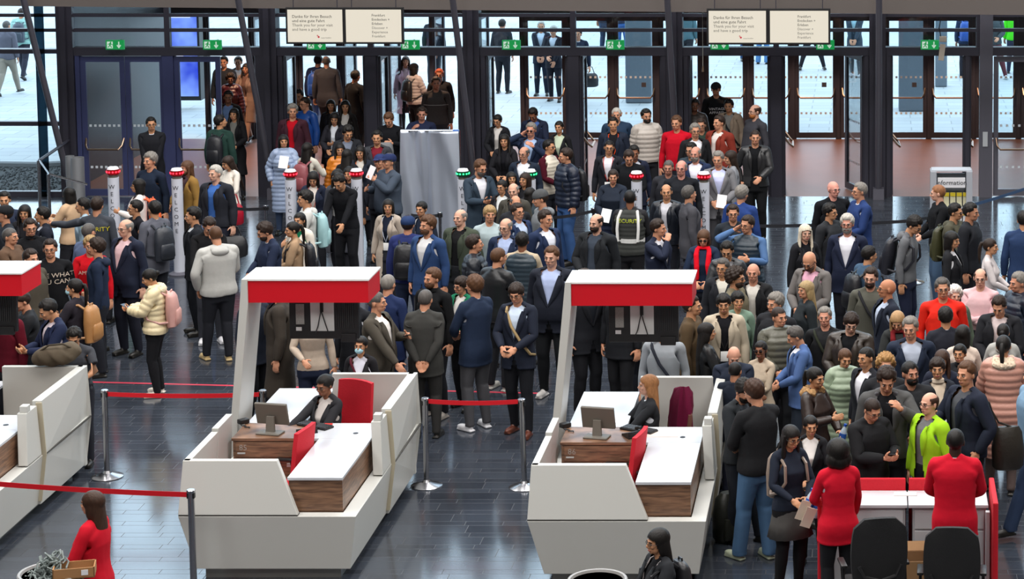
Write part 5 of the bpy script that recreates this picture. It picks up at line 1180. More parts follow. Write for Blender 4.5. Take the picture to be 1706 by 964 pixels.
P(40, 339, 8, 'f', coat('1a1a20', '202024'), 'long', BK, 'down', 'down', 'woman with long black hair in black coat, second row at the left', tone=A_)
P(70, 343, -60, 'm', suit('181c28', 'c8ccd8'), 'short', BK, 'down', 'down', 'dark-haired man in black suit whom the guard points past', tone=A_, h=1.76)
P(50, 362, 35, 'm', swt('17181b'), 'short', DB, 'down', 'down', 'man with glasses in a black turtleneck at the left', ex=[G, ('turtle', '17181b')], wide=1.03)
P(16, 380, 80, 'm', cls('5c4636'), 'buzz', GY, 'belly', 'belly', 'grey cropped man in brown leather jacket at the left edge', wide=1.1, belly=.04)
P(146, 373, 150, 'm', suitc('5c6a8a', '2a2c38'), 'reced', GY, 'down', 'down', 'balding man in a blue-grey suit seen from behind', ex=[G], h=1.76)
P(150, 392, 10, 'm', swt('c01420', '24262e'), 'thick', BL, 'down', 'belly', 'blond person in a bright red sweatshirt with pale lettering', ex=[('text', 'AMERICA', .07, 1.30, 'e8d8c8', -1, 'sweater')], h=1.74)
P(160, 395, -75, 'm', swt('202a3e', '1d2028'), 'thick', DB, 'down', 'pocket', 'dark-haired man in navy hooded top in profile before the red sweatshirt', ex=[('hood', '202a3e')], h=1.82)
P(210, 365, -25, 'm', suit('1a2032', 'd8b8bc', '1a1c28'), 'bald', LG, 'down', 'down', 'elderly bald man with glasses, navy blazer and pink shirt', ex=[G], wide=1.12, belly=.06, h=1.86, tone=P_)
P(83, 397, 22, 'm', swt('17181b', '2a2c34'), 'short', DB, 'down', 'down', 'man with glasses in a black sweatshirt printed TAKE WHAT YOU CAN', wide=1.14, belly=.03, ex=[G, ('text', 'TAKE WHAT\nYOU CAN', .080, 1.30, 'c8b8a8', -1, 'sweater')], h=1.84)
P(52, 413, 70, 'm', cls('4c463c'), 'short', DB, 'down', 'down', 'dark-haired man in olive-brown jacket beside the lettered sweatshirt')
P(124, 462, -100, 'f', cls('26222a'), 'pony', BK, 'chest', 'chest', 'woman with face mask, black coat and tan backpack', tone=A_, ex=[('mask',)], bag='a87848', h=1.68)
P(41, 484, -60, 'm', cls('1e2024'), 'short', DB, 'phone', 'down', 'man in black jacket right of the cut-off red canopy, looking down', hp=.4)
P(12, 486, -30, 'm', swt('5c1422'), 'short', DB, 'down', 'down', 'person in maroon top hidden behind the black jacket at the left edge')
P(89, 496, -55, 'm', suit('1b2440', 'c8bcc4'), 'short', BK, 'phone', 'phone', 'man in navy suit with purple tie looking down at the counter', tone=A_, hp=.5)
P(127, 543, 0, 'm', sh('3c3e44', '20222a', 'tee'), 'thick', BK, 'lean', 'lean', 'man in dark grey t-shirt leaning on the white counter with a phone', tone=A_, ex=[G], hp=.45, lean=.18, h=1.70, wide=1.05)
P(256, 446, -85, 'f', puf('e0d0a8', '141418'), 'bun', BK, 'phone', 'phone', 'woman in cream puffer jacket with pink backpack looking at her phone', tone=A_, ex=[('fur', 'e4d8b8')], hp=.45, h=1.64, bag='c89890', shoes='d8d0c4', held='phone')
P(311, 266, -40, 'm', opn('8a6a34', '5a3c34', '3a3028'), 'long', MB_, 'down', 'belly', 'long-haired bearded man in a tan jacket beside a red-topped column', ex=[('beard', MB_), ('scarf', '3c2c30')])
P(359, 274, -12, 'm', opn('20222a', '3c64a8', '202230'), 'short', WH, 'down', 'down', 'white-haired man in blue sweater and open black coat carrying a holdall', tone=P_, wide=1.1, h=1.86, held='holdall')
P(383, 259, -35, 'f', swt('dcd6cc', '2a2c34'), 'longback', DB, 'belly', 'belly', 'long-haired woman in white sweater looking down, red bag on arm', tone=A_, hp=.35, held='redbag')
P(366, 190, 170, 'm', cls('1f3a34', '22242e'), 'short', BK, 'down', 'down', 'man in dark green jacket with a big black backpack, walking out', tone=A_, bag='1b1c22', hy=-.9, legs='walk', grp='people in the doorway')
P(390, 179, 5, 'f', coat('141418', '70706c'), 'long', BK, 'belly', 'belly', 'woman in black coat with patterned top in the left doorway', tone=A_, grp='people in the doorway')
P(380, 150, 0, 'm', suit('14151a', '6c84b0'), 'short', BK, 'down', 'down', 'man in black suit with blue shirt in the left doorway', tone=M_, grp='people in the doorway')
P(384, 121, 0, 'f', puf('441822'), 'curly', DB, 'down', 'down', 'curly-haired person in maroon puffer in the left doorway', tone=M_, grp='people in the doorway')
P(409, 104, -10, 'f', coat('8c7468', '6a5048', 'a88878'), 'long', DB, 'down', 'belly', 'woman in long beige coat walking in through the left doorway', grp='people in the doorway', legs='walk')
P(396, 92, 0, 'm', suit('14151a', 'c8ccd4'), 'short', DB, 'down', 'down', 'man in black suit at the back of the left doorway', grp='people in the doorway')
P(374, 93, 0, 'm', cls('20242c'), 'short', BK, 'down', 'down', 'man in dark jacket at the outer left doorway, rearmost', grp='people in the doorway')
P(323, 343, -65, 'm', suit('15181f', 'd8dce0'), 'short', BK, 'down', 'down', 'man in black suit and white shirt beside the white column', tone=A_, h=1.80)
P(346, 358, 20, 'm', swt('18181a', '3a3c44'), 'short', DB, 'phone', 'low', 'man in black sweater looking down, white trainers', tone=L_, hp=.6, shoes='e0e0e4', wide=1.05)
P(361, 377, -150, 'm', cls('b4b4b0', '1b1d24'), 'buzz', MB_, 'pocket', 'belly', 'heavy man in pale grey hooded jacket seen from behind, beige trainers', wide=1.2, belly=.04, ex=[('hood', 'b0b0ac')], hp=.3, shoes='b8a070', h=1.82)
P(448, 369, -55, 'm', suitc('1e2840', '1c2030'), 'thick', DB, 'belly', 'belly', 'man in navy blazer with glasses looking down behind the middle canopy', ex=[G, ('beard', DB)], hp=.45, wide=1.05)
P(489, 367, -75, 'f', coat('a08468', 'a08468'), 'pony', BK, 'belly', 'belly', 'woman in camel coat with black backpack in profile', tone=A_, bag='16161c')
P(499, 352, -20, 'f', opn('d8d0c4', '0c5a3c'), 'pony', BK, 'down', 'down', 'woman in cream jacket and green top behind the camel coat', tone=A_, ex=[('lanyard', '202020')])
P(509, 316, -75, 'm', cls('c4c4c0', '24262e'), 'thick', BK, 'belly', 'belly', 'man in off-white hooded jacket with pale blue backpack', tone=A_, ex=[('hood', 'c4c4c0')], bag='9cc4c8')
P(472, 223, 8, 'f', puf('8c9cb8', '3c4c68', long=True), 'bob', BK, 'chest', 'pocket', 'woman in long pale blue puffer coat beside a welcome column', tone=A_, h=1.70, held='paper')
P(513, 236, 160, 'f', swt('c8c4b8', '24262c'), 'longback', BK, 'chest', 'chest', 'woman with long dark hair and dusty pink backpack, back turned', tone=A_, bag='8a4a50')
P(522, 284, 5, 'f', opn('1c2438', 'd8d0c8'), 'long', BK, 'down', 'down', 'woman in navy jacket and white top looking down behind a column', tone=A_, hp=.45, ex=[('lanyard', 'd87060')])
P(487, 173, 0, 'm', opn('3c1c28', 'b01020'), 'thick', LG, 'down', 'down', 'grey-haired man in red sweater under a maroon coat in the doorway', wide=1.1, h=1.84, grp='people in the doorway')
P(497, 148, 10, 'm', cls('2c3038'), 'short', BK, 'down', 'down', 'dark-haired man behind the red sweater in the doorway', tone=A_, grp='people in the doorway')
P(509, 161, -30, 'm', cls('2050a0', '24283a', 's'), 'short', DB, 'down', 'down', 'man in bright blue jacket in the second doorway', ex=[G], grp='people in the doorway')
P(557, 185, 0, 'f', opn('24242c', 'd8dce4'), 'long', BK, 'phone', 'belly', 'woman in white blouse and dark coat with a phone in the doorway', tone=A_, hp=.3, grp='people in the doorway')
P(552, 165, 0, 'f', coat('1a1a20'), 'bob', BK, 'down', 'down', 'dark-haired woman in black in the second doorway', tone=A_, grp='people in the doorway')
P(574, 166, 0, 'f', suit('1c1818', 'c8c4c0'), 'long', BK, 'down', 'down', 'woman in black suit and white shirt near the door post', tone=A_, grp='people in the doorway')
P(578, 208, 15, 'm', coat('1e2026', '6c7484'), 'thick', BK, 'belly', 'belly', 'man in black overcoat looking down, before the door post', tone=A_, hp=.4, h=1.82)
P(544, 93, 182, 'm', suitc('3c3c42', '34343a'), 'bald', GY, 'down', 'down', 'bald man in grey suit walking outwards through the second door', legs='walk', wide=1.1, h=1.84, tone='a87a64', grp='people in the doorway')
P(529, 91, 175, 'm', cls('1e2c50', '5878b0'), 'short', BK, 'down', 'down', 'person in navy with a blue backpack ahead of the grey suit', bag='2450a8', grp='people in the doorway', legs='walk')
P(591, 116, 150, 'm', suitc('141519'), 'short', BK, 'down', 'down', 'man in black suit with badge beside the bluish door post', tone=M_, grp='people in the doorway')
P(566, 237, 10, 'f', puf('c07018'), 'long', BK, 'down', 'down', 'girl with long black hair in an orange jacket', tone=A_)
P(579, 247, 170, 'f', coat('16161a'), 'longback', BK, 'down', 'down', 'long-haired woman in black seen from behind beside the orange jacket', tone=A_)
P(599, 241, 5, 'f', coat('1c222e', 'c8c4bc'), 'long', BK, 'down', 'down', 'dark-haired woman with an orange lanyard behind a red-topped column', tone=A_, ex=[('lanyard', 'e07030')])
P(628, 216, 5, 'm', suit('34363c', '701424'), 'short', BK, 'down', 'down', 'man in grey blazer over a maroon shirt', tone=A_, h=1.80)
P(649, 185, 0, 'm', swt('15161a'), 'short', MB_, 'chest', 'belly', 'man in black looking down, holding a translucent grey bag', hp=.55, h=1.82, held='greybag')
P(702, 177, 5, 'm', swt('1c2440', '1c2030', 'c'), 'short', DB, 'down', 'down', 'man in navy jumper raising his hand above the silver sheet', rr='high', tone='b8806a', wide=1.1)
P(726, 127, 5, 'm', swt('3c3838', '23242c'), 'short', DB, 'down', 'down', 'man in dark grey sweater with one white chest stripe', tone='b07860', wide=1.12, h=1.86, grp='people in the doorway', ex=[('text', '————', .10, 1.27, 'b0b0b0', -1, 'sweater')])
P(732, 114, 10, 'm', cls('1c1c20'), 'short', 'a04820', 'down', 'down', 'red-haired man partly hidden behind the striped sweater', grp='people in the doorway', tone='a87058')
P(690, 104, 140, 'f', puf('b8b0b0', '1b1d24'), 'bob', BK, 'down', 'belly', 'person in pale puffer jacket and black hat with a black backpack', ex=[('beanie', '17171b')], bag='18181c', grp='people in the doorway')
P(675, 91, 5, 'f', coat('c0a0b0', 'c0a8b0'), 'long', DB, 'belly', 'down', 'woman in pale pink coat in the third doorway', grp='people in the doorway')
# --- round the silver sheet
P(646, 253, -45, 'm', cls('3c4654', '23262e'), 'short', GY, 'high', 'chest', 'stout man in navy cap and grey jacket holding up papers', wide=1.15, belly=.06, ex=[('cap', '1c2850')], held='paper', h=1.82, shoes='20242c')
P(633, 254, -25, 'm', cls('20242e'), 'short', DB, 'down', 'down', 'person with patterned navy cap behind the man holding papers', ex=[('cap', '24305c')])
P(576, 295, -10, 'm', swt('17181c', '14151a'), 'short', BK, 'reach', 'reach', 'man in black bending to grip a welcome column with both hands', hp=.6, lean=.35, tone=A_, h=1.84)
P(582, 276, -10, 'f', coat('2a2c34'), 'bob', BK, 'down', 'down', 'dark-haired woman hidden behind the gripped welcome column', tone=A_)
P(563, 280, -15, 'f', coat('44464e', 'b0b0b0'), 'long', BK, 'down', 'down', 'woman with long hair in a dark grey coat left of the gripped column', tone=A_, h=1.70)
P(647, 330, -5, 'f', coat('a89c90', '1a2030', '2a2c34'), 'longback', BK, 'down', 'down', 'woman with very long black hair, beige coat and white lanyard', tone=A_, ex=[('lanyard', 'c8d0e0')])
P(679, 356, 178, 'm', cls('242e62', '222c44'), 'short', DB, 'down', 'belly', 'man in blue-purple jacket and blue cap with a black backpack', bag='15161a', ex=[('cap', '20345c')], wide=1.06, hs_=1)
P(702, 333, -15, 'f', opn('1c2434', '1c2434'), 'bun', BK, 'down', 'down', 'woman with tied-back hair and striped scarf before the silver sheet', tone=A_, ex=[('lanyard', 'd0d0d4')])
P(712, 358, -25, 'm', suit('27406a', 'd4d4d6', '3a3a40'), 'thick', MB_, 'down', 'down', 'tall bearded man in a blue blazer and white shirt', ex=[('beard', MB_)], h=1.90, wide=1.08)
P(768, 349, -18, 'm', opn('3c4438', '1a1a1c', '26282c'), 'bald', LG, 'down', 'down', 'grey-haired balding man in mottled green bomber jacket', wide=1.12, belly=.03, h=1.82, tone=P_)
P(815, 341, 8, 'm', sh('a8b8bc', '2a3040', 'sweater'), 'fringe', BL, 'down', 'down', 'young fair-haired man in a pale grey-blue jumper')
P(797, 263, 30, 'm', suit('2c3a48', 'dcdce4', '1c2030'), 'short', MB_, 'phone', 'phone', 'bearded man in grey-blue blazer reading a phone by the green-topped column', ex=[G, ('beard', GY)], hp=.3, h=1.86, held='phone')
P(841, 222, 0, 'f', coat('15151a', '15151a'), 'long', BK, 'belly', 'belly', 'long-haired woman in black buttoned jacket holding a phone', tone=A_, h=1.70, held='phone')
P(830, 188, -5, 'f', coat('16171c', 'c8c4c0'), 'bun', BK, 'down', 'belly', 'woman with glasses in black coat looking down by the inner doors', tone=A_, ex=[G], hp=.3)
P(837, 298, -10, 'f', suit('1c1c22', 'd8dcdc'), 'bun', BK, 'down', 'down', 'woman with glasses in black suit behind the fair-haired young man', tone=A_, ex=[G], h=1.62)
P(853, 285, 0, 'f', coat('20242c'), 'bob', BK, 'down', 'down', 'woman with black bob left of the second green-topped column', tone=A_, h=1.62)
P(890, 177, -10, 'm', suit('1a2238', '4868a8'), 'short', BK, 'belly', 'down', 'man in navy suit bending his head before the inner doors', tone=M_, hp=.6, wide=1.08)
P(884, 203, -5, 'm', suit('1d2a44', '9cb4d8'), 'short', LG, 'high', 'ear', 'grey-haired man in navy suit on the phone holding a cup', tone='c88c74', wide=1.1, ex=[('sunglasses',)], h=1.84)
P(932, 200, -3, 'f', suit('15161a', 'bcc8b0'), 'bun', BK, 'down', 'down', 'woman in black suit and pale green shirt before the open door leaf', tone=A_, h=1.68)
P(914, 232, 55, 'm', [('trousers', '20222a', 'c'), ('sweater', '44101e', 'k'), ('vest', 'ccc4b4', 's')], 'short', BK, 'belly', 'belly', 'man in cream quilted vest with maroon sleeves and sunglasses', tone=A_, ex=[('sunglasses',)], h=1.76)
P(873, 244, -5, 'm', suit('1a2434', 'd8dce4'), 'bald', GY, 'down', 'down', 'bald man with glasses in dark navy suit behind green-topped column', ex=[G], tone='c08c74', wide=1.08)
P(944, 245, -55, 'm', puf('1a2234', '3a5c90', 'wide'), 'short', DB, 'down', 'down', 'man in navy puffer jacket and jeans with a black backpack', bag='17181c', h=1.86)
P(857, 305, -5, 'm', opn('42403a', '2c2c2c'), 'bald', LG, 'down', 'down', 'bald man in olive jacket before the green-topped column', tone=P_, h=1.74)
P(859, 326, 20, 'm', cls('1c1e24'), 'bald', GY, 'down', 'down', 'bald-crowned man in black half hidden by the glasses man', tone=L_, h=1.74)
P(873, 286, -20, 'f', coat('3c3c44'), 'bob', DB, 'down', 'down', 'woman hidden behind the second green-topped column', tone=A_, h=1.62)
P(882, 311, 165, 'f', coat('38444c'), 'longback', BK, 'down', 'down', 'woman with long black hair seen from behind beside a grey beanie', tone=A_, h=1.62)
P(902, 313, -65, 'm', swt('787c80', '26282c', 'c'), 'short', DB, 'down', 'down', 'man in grey beanie and grey hooded sweatshirt', ex=[('beanie', '4c4e50'), ('hood', '787c80')], hp=.2, wide=1.06, h=1.82)
P(862, 337, 50, 'm', suit('203050', 'b8c8e0'), 'short', DB, 'down', 'down', 'young man with glasses and blue suit looking right', ex=[G])
P(843, 363, -5, 'm', suit('1c2842', 'a8b8dc', '1c2030'), 'bald', LG, 'belly', 'down', 'bald man with glasses, navy suit and light blue shirt', ex=[G], h=1.82, wide=1.06, tone=P_)
P(907, 348, 45, 'm', suit('1c2a48', 'dce0ec', '1c2030'), 'short', DB, 'down', 'down', 'dark-haired man in navy suit and white shirt looking right', h=1.84, wide=1.1)
P(994, 356, -15, 'm', opn('1b1e22', '3c4450', '20222a'), 'bald', DB, 'down', 'belly', 'bald man with full dark beard in a black jacket, hand open', ex=[('beard', DB)], wide=1.16, belly=.05, h=1.86, tone=P_)
P(1050, 317, 172, 'm', [('trousers', '1c1c20', 'c'), ('sweater', '26262a', 'c'), ('vest', '3c3e3c', 'c')], 'buzz', BK, 'belly', 'belly', 'security guard with white reflective bands, seen from behind', tone=M_, ex=[('text', 'SECURITY', .075, 1.36, 'b8c428', 1, 'vest')], wide=1.08, h=1.84, band=1)
P(1021, 280, -10, 'f', cls('1e2634', '283048'), 'bun', DB, 'low', 'belly', 'woman with scraped-back hair in dark jacket holding papers', wide=1.12, h=1.72, held='paper')
P(1014, 234, -5, 'm', suit('1c1e26', 'd4d4dc'), 'buzz', BK, 'down', 'down', 'man with glasses, dark suit and red lanyard', tone=A_, ex=[G, ('lanyard', 'c03028')])
P(1022, 194, 0, 'm', coat('1c2434', '17171b'), 'short', BK, 'down', 'down', 'man with bright orange lanyard over a black coat', tone=A_, ex=[('lanyard', 'f05020')], wide=1.05, h=1.84)
P(1028, 180, 10, 'm', cls('20344c'), 'reced', WH, 'down', 'down', 'old white-haired man in blue jacket behind the orange lanyard', wide=1.12, h=1.84)
P(1077, 180, 15, 'm', puf('b4aca4', '1c1d22'), 'short', BK, 'down', 'down', 'bearded man in an off-white puffer jacket before the column', tone='b88468', ex=[('beard', BK)], h=1.88)
P(1049, 249, -5, 'm', swt('16181c'), 'reced', DB, 'belly', 'belly', 'man in black t-shirt looking down beside a red-topped column', hp=.5, wide=1.1, h=1.80)
P(1056, 240, 10, 'm', suit('1a2034', 'c8ccd8'), 'short', BK, 'down', 'down', 'black-haired man in navy suit behind the red-topped column', tone=M_, hp=.2)
P(870, 385, 172, 'm', [('trousers', '22242c', 'c'), ('shirt', 'b8a890', 'c'), ('vest', '2c3a44', 's')], 'short', BK, 'belly', 'belly', 'man with checked sleeves and dark quilted vest, back turned', tone=M_, wide=1.05, plaid=1)
P(828, 413, 150, 'm', cls('1b1c1f', '1c1d22', 's'), 'buzz', MB_, 'belly', 'belly', 'man with thinning cropped hair in black leather jacket, back turned', wide=1.08, h=1.84, shoes='9c9a94')
P(790, 389, 100, 'm', puf('1b2028', '20222c'), 'short', DB, 'down', 'down', 'man in dark quilted jacket in profile with short dark hair', h=1.82, wide=1.02)
P(862, 467, -15, 'm', suit('1b2130', 'c8d8ec', '14161c'), 'fringe', DB, 'belly', 'belly', 'man with glasses and a beige shoulder strap reading his phone', ex=[G, ('strap', 'a89068')], hp=.3, h=1.82, shoes='5c2c1c', held='phone')
P(919, 408, -8, 'm', suit('1a1e2a', 'aab8dc', '131519'), 'short', MB_, 'down', 'down', 'big man in dark blazer and light blue shirt left of the right counter', wide=1.18, belly=.06, h=1.92, tone=P_, shoes='d8d4d0')
P(791, 457, -135, 'm', suitc('1e2b42', '4c4c50'), 'thick', MB_, 'belly', 'belly', 'man in navy blazer and grey trousers with white trainers', h=1.88, shoes='d8d8dc')
P(768, 458, -25, 'f', [('trousers', '17181c', 'c'), ('shirt', 'd8d4d0', 'c'), ('jacket', '0d6a4a', 'c')], 'fringe', DB, 'belly', 'clasp', 'woman with glasses in a bright green cardigan', ex=[G], h=1.68)
P(720, 444, -30, 'm', swt('18191b'), 'short', MB_, 'down', 'down', 'bearded man in black turtleneck behind the grey suit', ex=[('beard', MB_), ('turtle', '18191b')], h=1.86, wide=1.08, shoes='a8a098')
P(706, 483, 178, 'm', suitc('3a3a38', '302f2e'), 'buzz', GY, 'behind', 'behind', 'man in charcoal suit from behind with his hands clasped', h=1.80, wide=1.06)
P(628, 487, 75, 'm', suit('49443c', 'e0dcd8', '3a3830'), 'reced', GY, 'chest', 'low', 'grey-haired man in brown suit holding a phone beside the canopy', wide=1.1, belly=.06, h=1.80, held='phone')
P(645, 458, 165, 'm', suitc('1c2a50', '1c2844'), 'buzz', LG, 'down', 'down', 'man in blue suit behind the brown suit, head hidden by the canopy', h=1.84)
P(600, 558, -5, 'f', suit('1b1a1e', 'd4d4e0'), 'bun', BK, 'down', 'down', 'woman in face mask and black suit with burgundy straps behind the middle counter', tone=A_, ex=[('mask',), ('strap', '501020')], h=1.60)
P(520, 492, 10, 'f', swt('b8a898', '1a2238'), 'bob', BK, 'down', 'belly', 'woman in beige sweater and navy trousers behind the middle screen', h=1.66)
P(424, 470, 60, 'm', suitc('1c2230', '15171d'), 'short', DB, 'reach', 'down', 'man in dark navy suit behind the slanted white post, hand gesturing', h=1.78)
P(463, 462, -80, 'm', coat('38322c', '20201e'), 'short', GY, 'down', 'down', 'man in dark brown coat behind the middle canopy', h=1.84, wide=1.08)
P(590, 478, -20, 'm', suitc('16181e', '14151a'), 'short', DB, 'down', 'down', 'person in black suit behind the right end of the middle screen', h=1.74)
P(976, 446, 40, 'm', suit('17191f', '20242c', '15161b'), 'short', DB, 'low', 'down', 'man in black suit holding a water bottle behind the right post', h=1.84, wide=1.08, held='bottle')
P(1034, 452, -30, 'm', suitc('15171c', '131418'), 'short', MB_, 'down', 'down', 'person in black trousers standing behind the right screen', h=1.80)
P(1066, 470, 170, 'f', cls('d0c8c0', '20242c'), 'bob', DB, 'down', 'down', 'person in white jacket with grey bag behind the right screen', h=1.62, bag='5c5c5c')
P(1107, 528, -3, 'm', swt('8e949a', '2c3038', 'c'), 'short', MB_, 'down', 'down', 'man in light grey hooded sweatshirt below the right screen', ex=[('hood', '8e949a'), ('strap', '20242e')], h=1.70, wide=1.1)
# --- centre right, before the open doors
P(1193, 135, 8, 'm', swt('16171a', '22242a'), 'short', DB, 'down', 'down', 'man in black cap and black hoodie with white lettering in doorway', ex=[('cap', '131417'), ('hood', '16171a'), ('text', 'VINTAGE\nAPPAREL', .065, 1.28, 'd0d0d4', -1, 'sweater')], h=1.88, wide=1.08, grp='people in the doorway')
P(1157, 164, -5, 'm', cls('38302c', '22242a', 's'), 'short', BK, 'down', 'down', 'dark-skinned man in brown leather jacket in the doorway', tone='6c4430', grp='people in the doorway')
P(1215, 164, -10, 'm', opn('8c7c6c', '7c7c7a', '20222a'), 'short', BK, 'down', 'down', 'man in beige hooded jacket with dark strap in the doorway', tone='a87858', ex=[('strap', '1c1c20')], hp=.15, grp='people in the doorway')
P(1128, 191, -8, 'm', swt('b81024', '22242c'), 'short', MB_, 'down', 'down', 'man in a bright red sweater before the open doors', wide=1.12, belly=.03, h=1.88)
P(1169, 196, 15, 'm', cls('24342c'), 'short', DB, 'down', 'down', 'man with glasses hidden behind the grey-haired suit man', ex=[G], tone='b88468')
P(1158, 204, 12, 'm', suit('1b1b1f', 'd8d8e0'), 'short', LG, 'down', 'down', 'grey-haired man with glasses in black suit and open white shirt', ex=[G], h=1.86, wide=1.06)
P(1198, 191, -30, 'm', opn('7c2c20', 'd8ccc8', '22242c', t='tee'), 'short', DB, 'down', 'down', 'man in rust-red zip jacket over a white t-shirt', wide=1.14, belly=.04, h=1.86)
P(1258, 174, -50, 'm', swt('3a3a40', '16171b'), 'bald', BR, 'down', 'down', 'big bald bearded man in dark grey shirt before the door leaf', ex=[('beard', 'a86838'), G], wide=1.22, belly=.07, h=1.92, tone=P_)
P(1258, 217, 0, 'm', opn('28282a', '131417', '101114', 's'), 'buzz', DB, 'belly', 'pocket', 'man in black leather jacket and black t-shirt, hand at belt', wide=1.06, h=1.88)
P(1152, 236, -20, 'm', cls('34404a'), 'short', BK, 'down', 'down', 'dark-haired man with glasses behind the bald navy suit', ex=[G], tone='b88468')
P(1159, 244, -8, 'm', suit('1c2a48', 'd8d8e4'), 'bald', LG, 'belly', 'down', 'bald man with grey beard in navy suit by the right column', ex=[('beard', LG)], wide=1.1, tone='c88c78', h=1.84)
P(1197, 250, 3, 'm', suit('707074', 'c4ccf0', '48484c'), 'short', LG, 'belly', 'belly', 'grey-haired man in light checked blazer holding papers', wide=1.08, h=1.88, held='paper')
P(1218, 249, -75, 'f', coat('84868c', '84868c'), 'longback', DB, 'down', 'down', 'woman with long wavy brown hair and a light grey coat', h=1.76)
P(1114, 267, -5, 'm', cls('26282e'), 'buzz', GY, 'down', 'down', 'grizzled man in dark jacket left of the bald black polo', wide=1.08, tone='b07c68')
P(1134, 267, 5, 'm', sh('14171e', '1c1e26'), 'bald', LG, 'down', 'down', 'bald ruddy man with glasses in a black polo shirt', ex=[G], wide=1.16, belly=.05, h=1.84, tone='d09080')
P(1111, 307, -8, 'm', opn('171c26', 'c4c4cc', '1c1e26', 's', t='shirt'), 'bald', BK, 'down', 'down', 'bald man in open black jacket and pale shirt', tone=A_, h=1.80)
P(1148, 308, 110, 'm', suitc('44444a', '34353c'), 'short', GY, 'down', 'down', 'man in charcoal suit turned right with glasses on his head', h=1.82, wide=1.05)
P(1234, 308, 165, 'm', suitc('223c78', '20242e'), 'thick', LG, 'down', 'down', 'fair grey-haired man in bright blue suit, back turned', h=1.82, wide=1.1)
P(1095, 363, 65, 'm', suit('1b2236', 'dcdce4', '1a1e28'), 'short', DB, 'down', 'mouth', 'man in navy blazer with his hand at his mouth', h=1.82, wide=1.05)
P(1172, 379, 0, 'f', cls('1c2a42', '20242e'), 'bob', MB_, 'belly', 'belly', 'woman with glasses, vivid red scarf and navy coat', ex=[('sunglasses',), ('scarf', 'e01428')], hp=.3, h=1.70, wide=1.08, redsc=1)
P(1221, 339, 8, 'm', cls('20262e'), 'short', DB, 'down', 'down', 'man with glasses in dark zip jacket before the blue suit', ex=[G], h=1.80, wide=1.06)
P(1245, 357, -15, 'm', [('trousers', 'b0a890', 'c'), ('shirt', '4c6c98', 'c'), ('vest', '1d2c38', 's')], 'short', DB, 'chest', 'ear', 'man on the phone in dark padded vest with blue sleeves', wide=1.16, belly=.04, ex=[G], h=1.84)
P(1212, 400, -5, 'm', opn('26282c', '7c7c80', '1c1e22', 's'), 'short', BK, 'down', 'belly', 'man with glasses in dark leather jacket looking down', tone=A_, ex=[G], hp=.4)
P(1204, 429, 3, 'm', opn('1e2026', 'd0ccc0', '1e2028', t='tee'), 'short', GY, 'down', 'down', 'older man with glasses, white t-shirt and backpack straps', tone=A_, ex=[G], h=1.72)
P(1229, 444, 75, 'm', cls('6c6450', '2c2c30'), 'curly', DB, 'down', 'down', 'curly-haired man with sunglasses and khaki jacket in profile', ex=[('sunglasses',), ('beard', DB)], tone='b88464')
P(1252, 439, -5, 'm', opn('18191c', 'ccc8c0', '1c1e24', t='tee'), 'shaved', BK, 'belly', 'down', 'bald man in black jacket over a white t-shirt', wide=1.05, h=1.84, tone='c88e76')
P(1205, 487, 3, 'm', opn('b8ac98', '17171b', '2a2c34', t='tee'), 'fringe', BK, 'down', 'down', 'black-haired young man in beige jacket wearing a badge', tone=A_, ex=[('lanyard', '302c2c')], h=1.78, wide=1.06)
P(1225, 484, 8, 'f', cls('6c8474', '24302c'), 'fringe', BK, 'down', 'down', 'young person with short black hair in a sage green jacket', tone=A_, h=1.66)
P(1341, 372, 30, 'f', coat('17181d', '1a1a1e'), 'long', 'cfc4b0', 'down', 'down', 'pale blonde woman in a black coat looking right', tone=P_, h=1.72)
P(1157, 490, 80, 'm', cls('50402c', '24242a'), 'short', DB, 'down', 'down', 'man in brown jacket under the right end of the red canopy', tone=A_, h=1.76)
P(1293, 486, -25, 'm', cls('1a1b20', '1c1d22'), 'thick', LG, 'down', 'down', 'silver-haired man in black coat looking left', wide=1.12, h=1.80)
P(1343, 466, -65, 'f', cls('22282c', '1c1e24'), 'longback', 'a08860', 'down', 'down', 'woman with long blonde hair and hair clip in dark jacket', h=1.68)
P(1353, 417, -20, 'm', suit('6a6664', 'd8a4b8', '3a383c'), 'shaved', GY, 'belly', 'belly', 'bald bearded man in grey-brown blazer and pink shirt looking down', ex=[G, ('beard', '5a4438')], hp=.6, wide=1.08, h=1.84)
P(1303, 512, 10, 'm', [('trousers', '2a2c30', 'c'), ('sweater', 'c03c78', 'k'), ('puffer', '59584c', 's')], 'buzz', DB, 'belly', 'belly', 'shaven-headed man in an olive padded jacket', h=1.82, hy=.4, wide=1.0)
P(1320, 542, -80, 'm', suit('4a6494', 'dce0e8', '28303c'), 'short', GY, 'belly', 'belly', 'man in light blue blazer and white shirt bowing his head', hp=.5, h=1.84, wide=1.06)
P(1378, 510, 0, 'm', sh('17181b', '20242c', 'tee'), 'short', LG, 'down', 'down', 'ruddy grey-haired man in black top with a shoulder strap', ex=[('strap', '24281c')], tone='cc9078', h=1.80, wide=1.1)
P(1406, 518, -8, 'm', opn('342c26', '131417', '1c1c20', 's', t='tee'), 'fringe', DB, 'belly', 'belly', 'heavy man with glasses in brown leather jacket looking down', ex=[G], hp=.4, wide=1.18, h=1.82, tone=P_)
P(1409, 577, 12, 'f', puf('8c9c84', '2a3438', long=True), 'bun', MB_, 'down', 'down', 'young woman in pale sage green puffer coat', tone=A_, hp=.25, h=1.66)
P(1174, 536, 110, 'f', cls('17181a', '1c1c20', 's'), 'longback', BK, 'belly', 'belly', 'woman with long black hair in glossy black leather jacket', tone=A_, h=1.64)
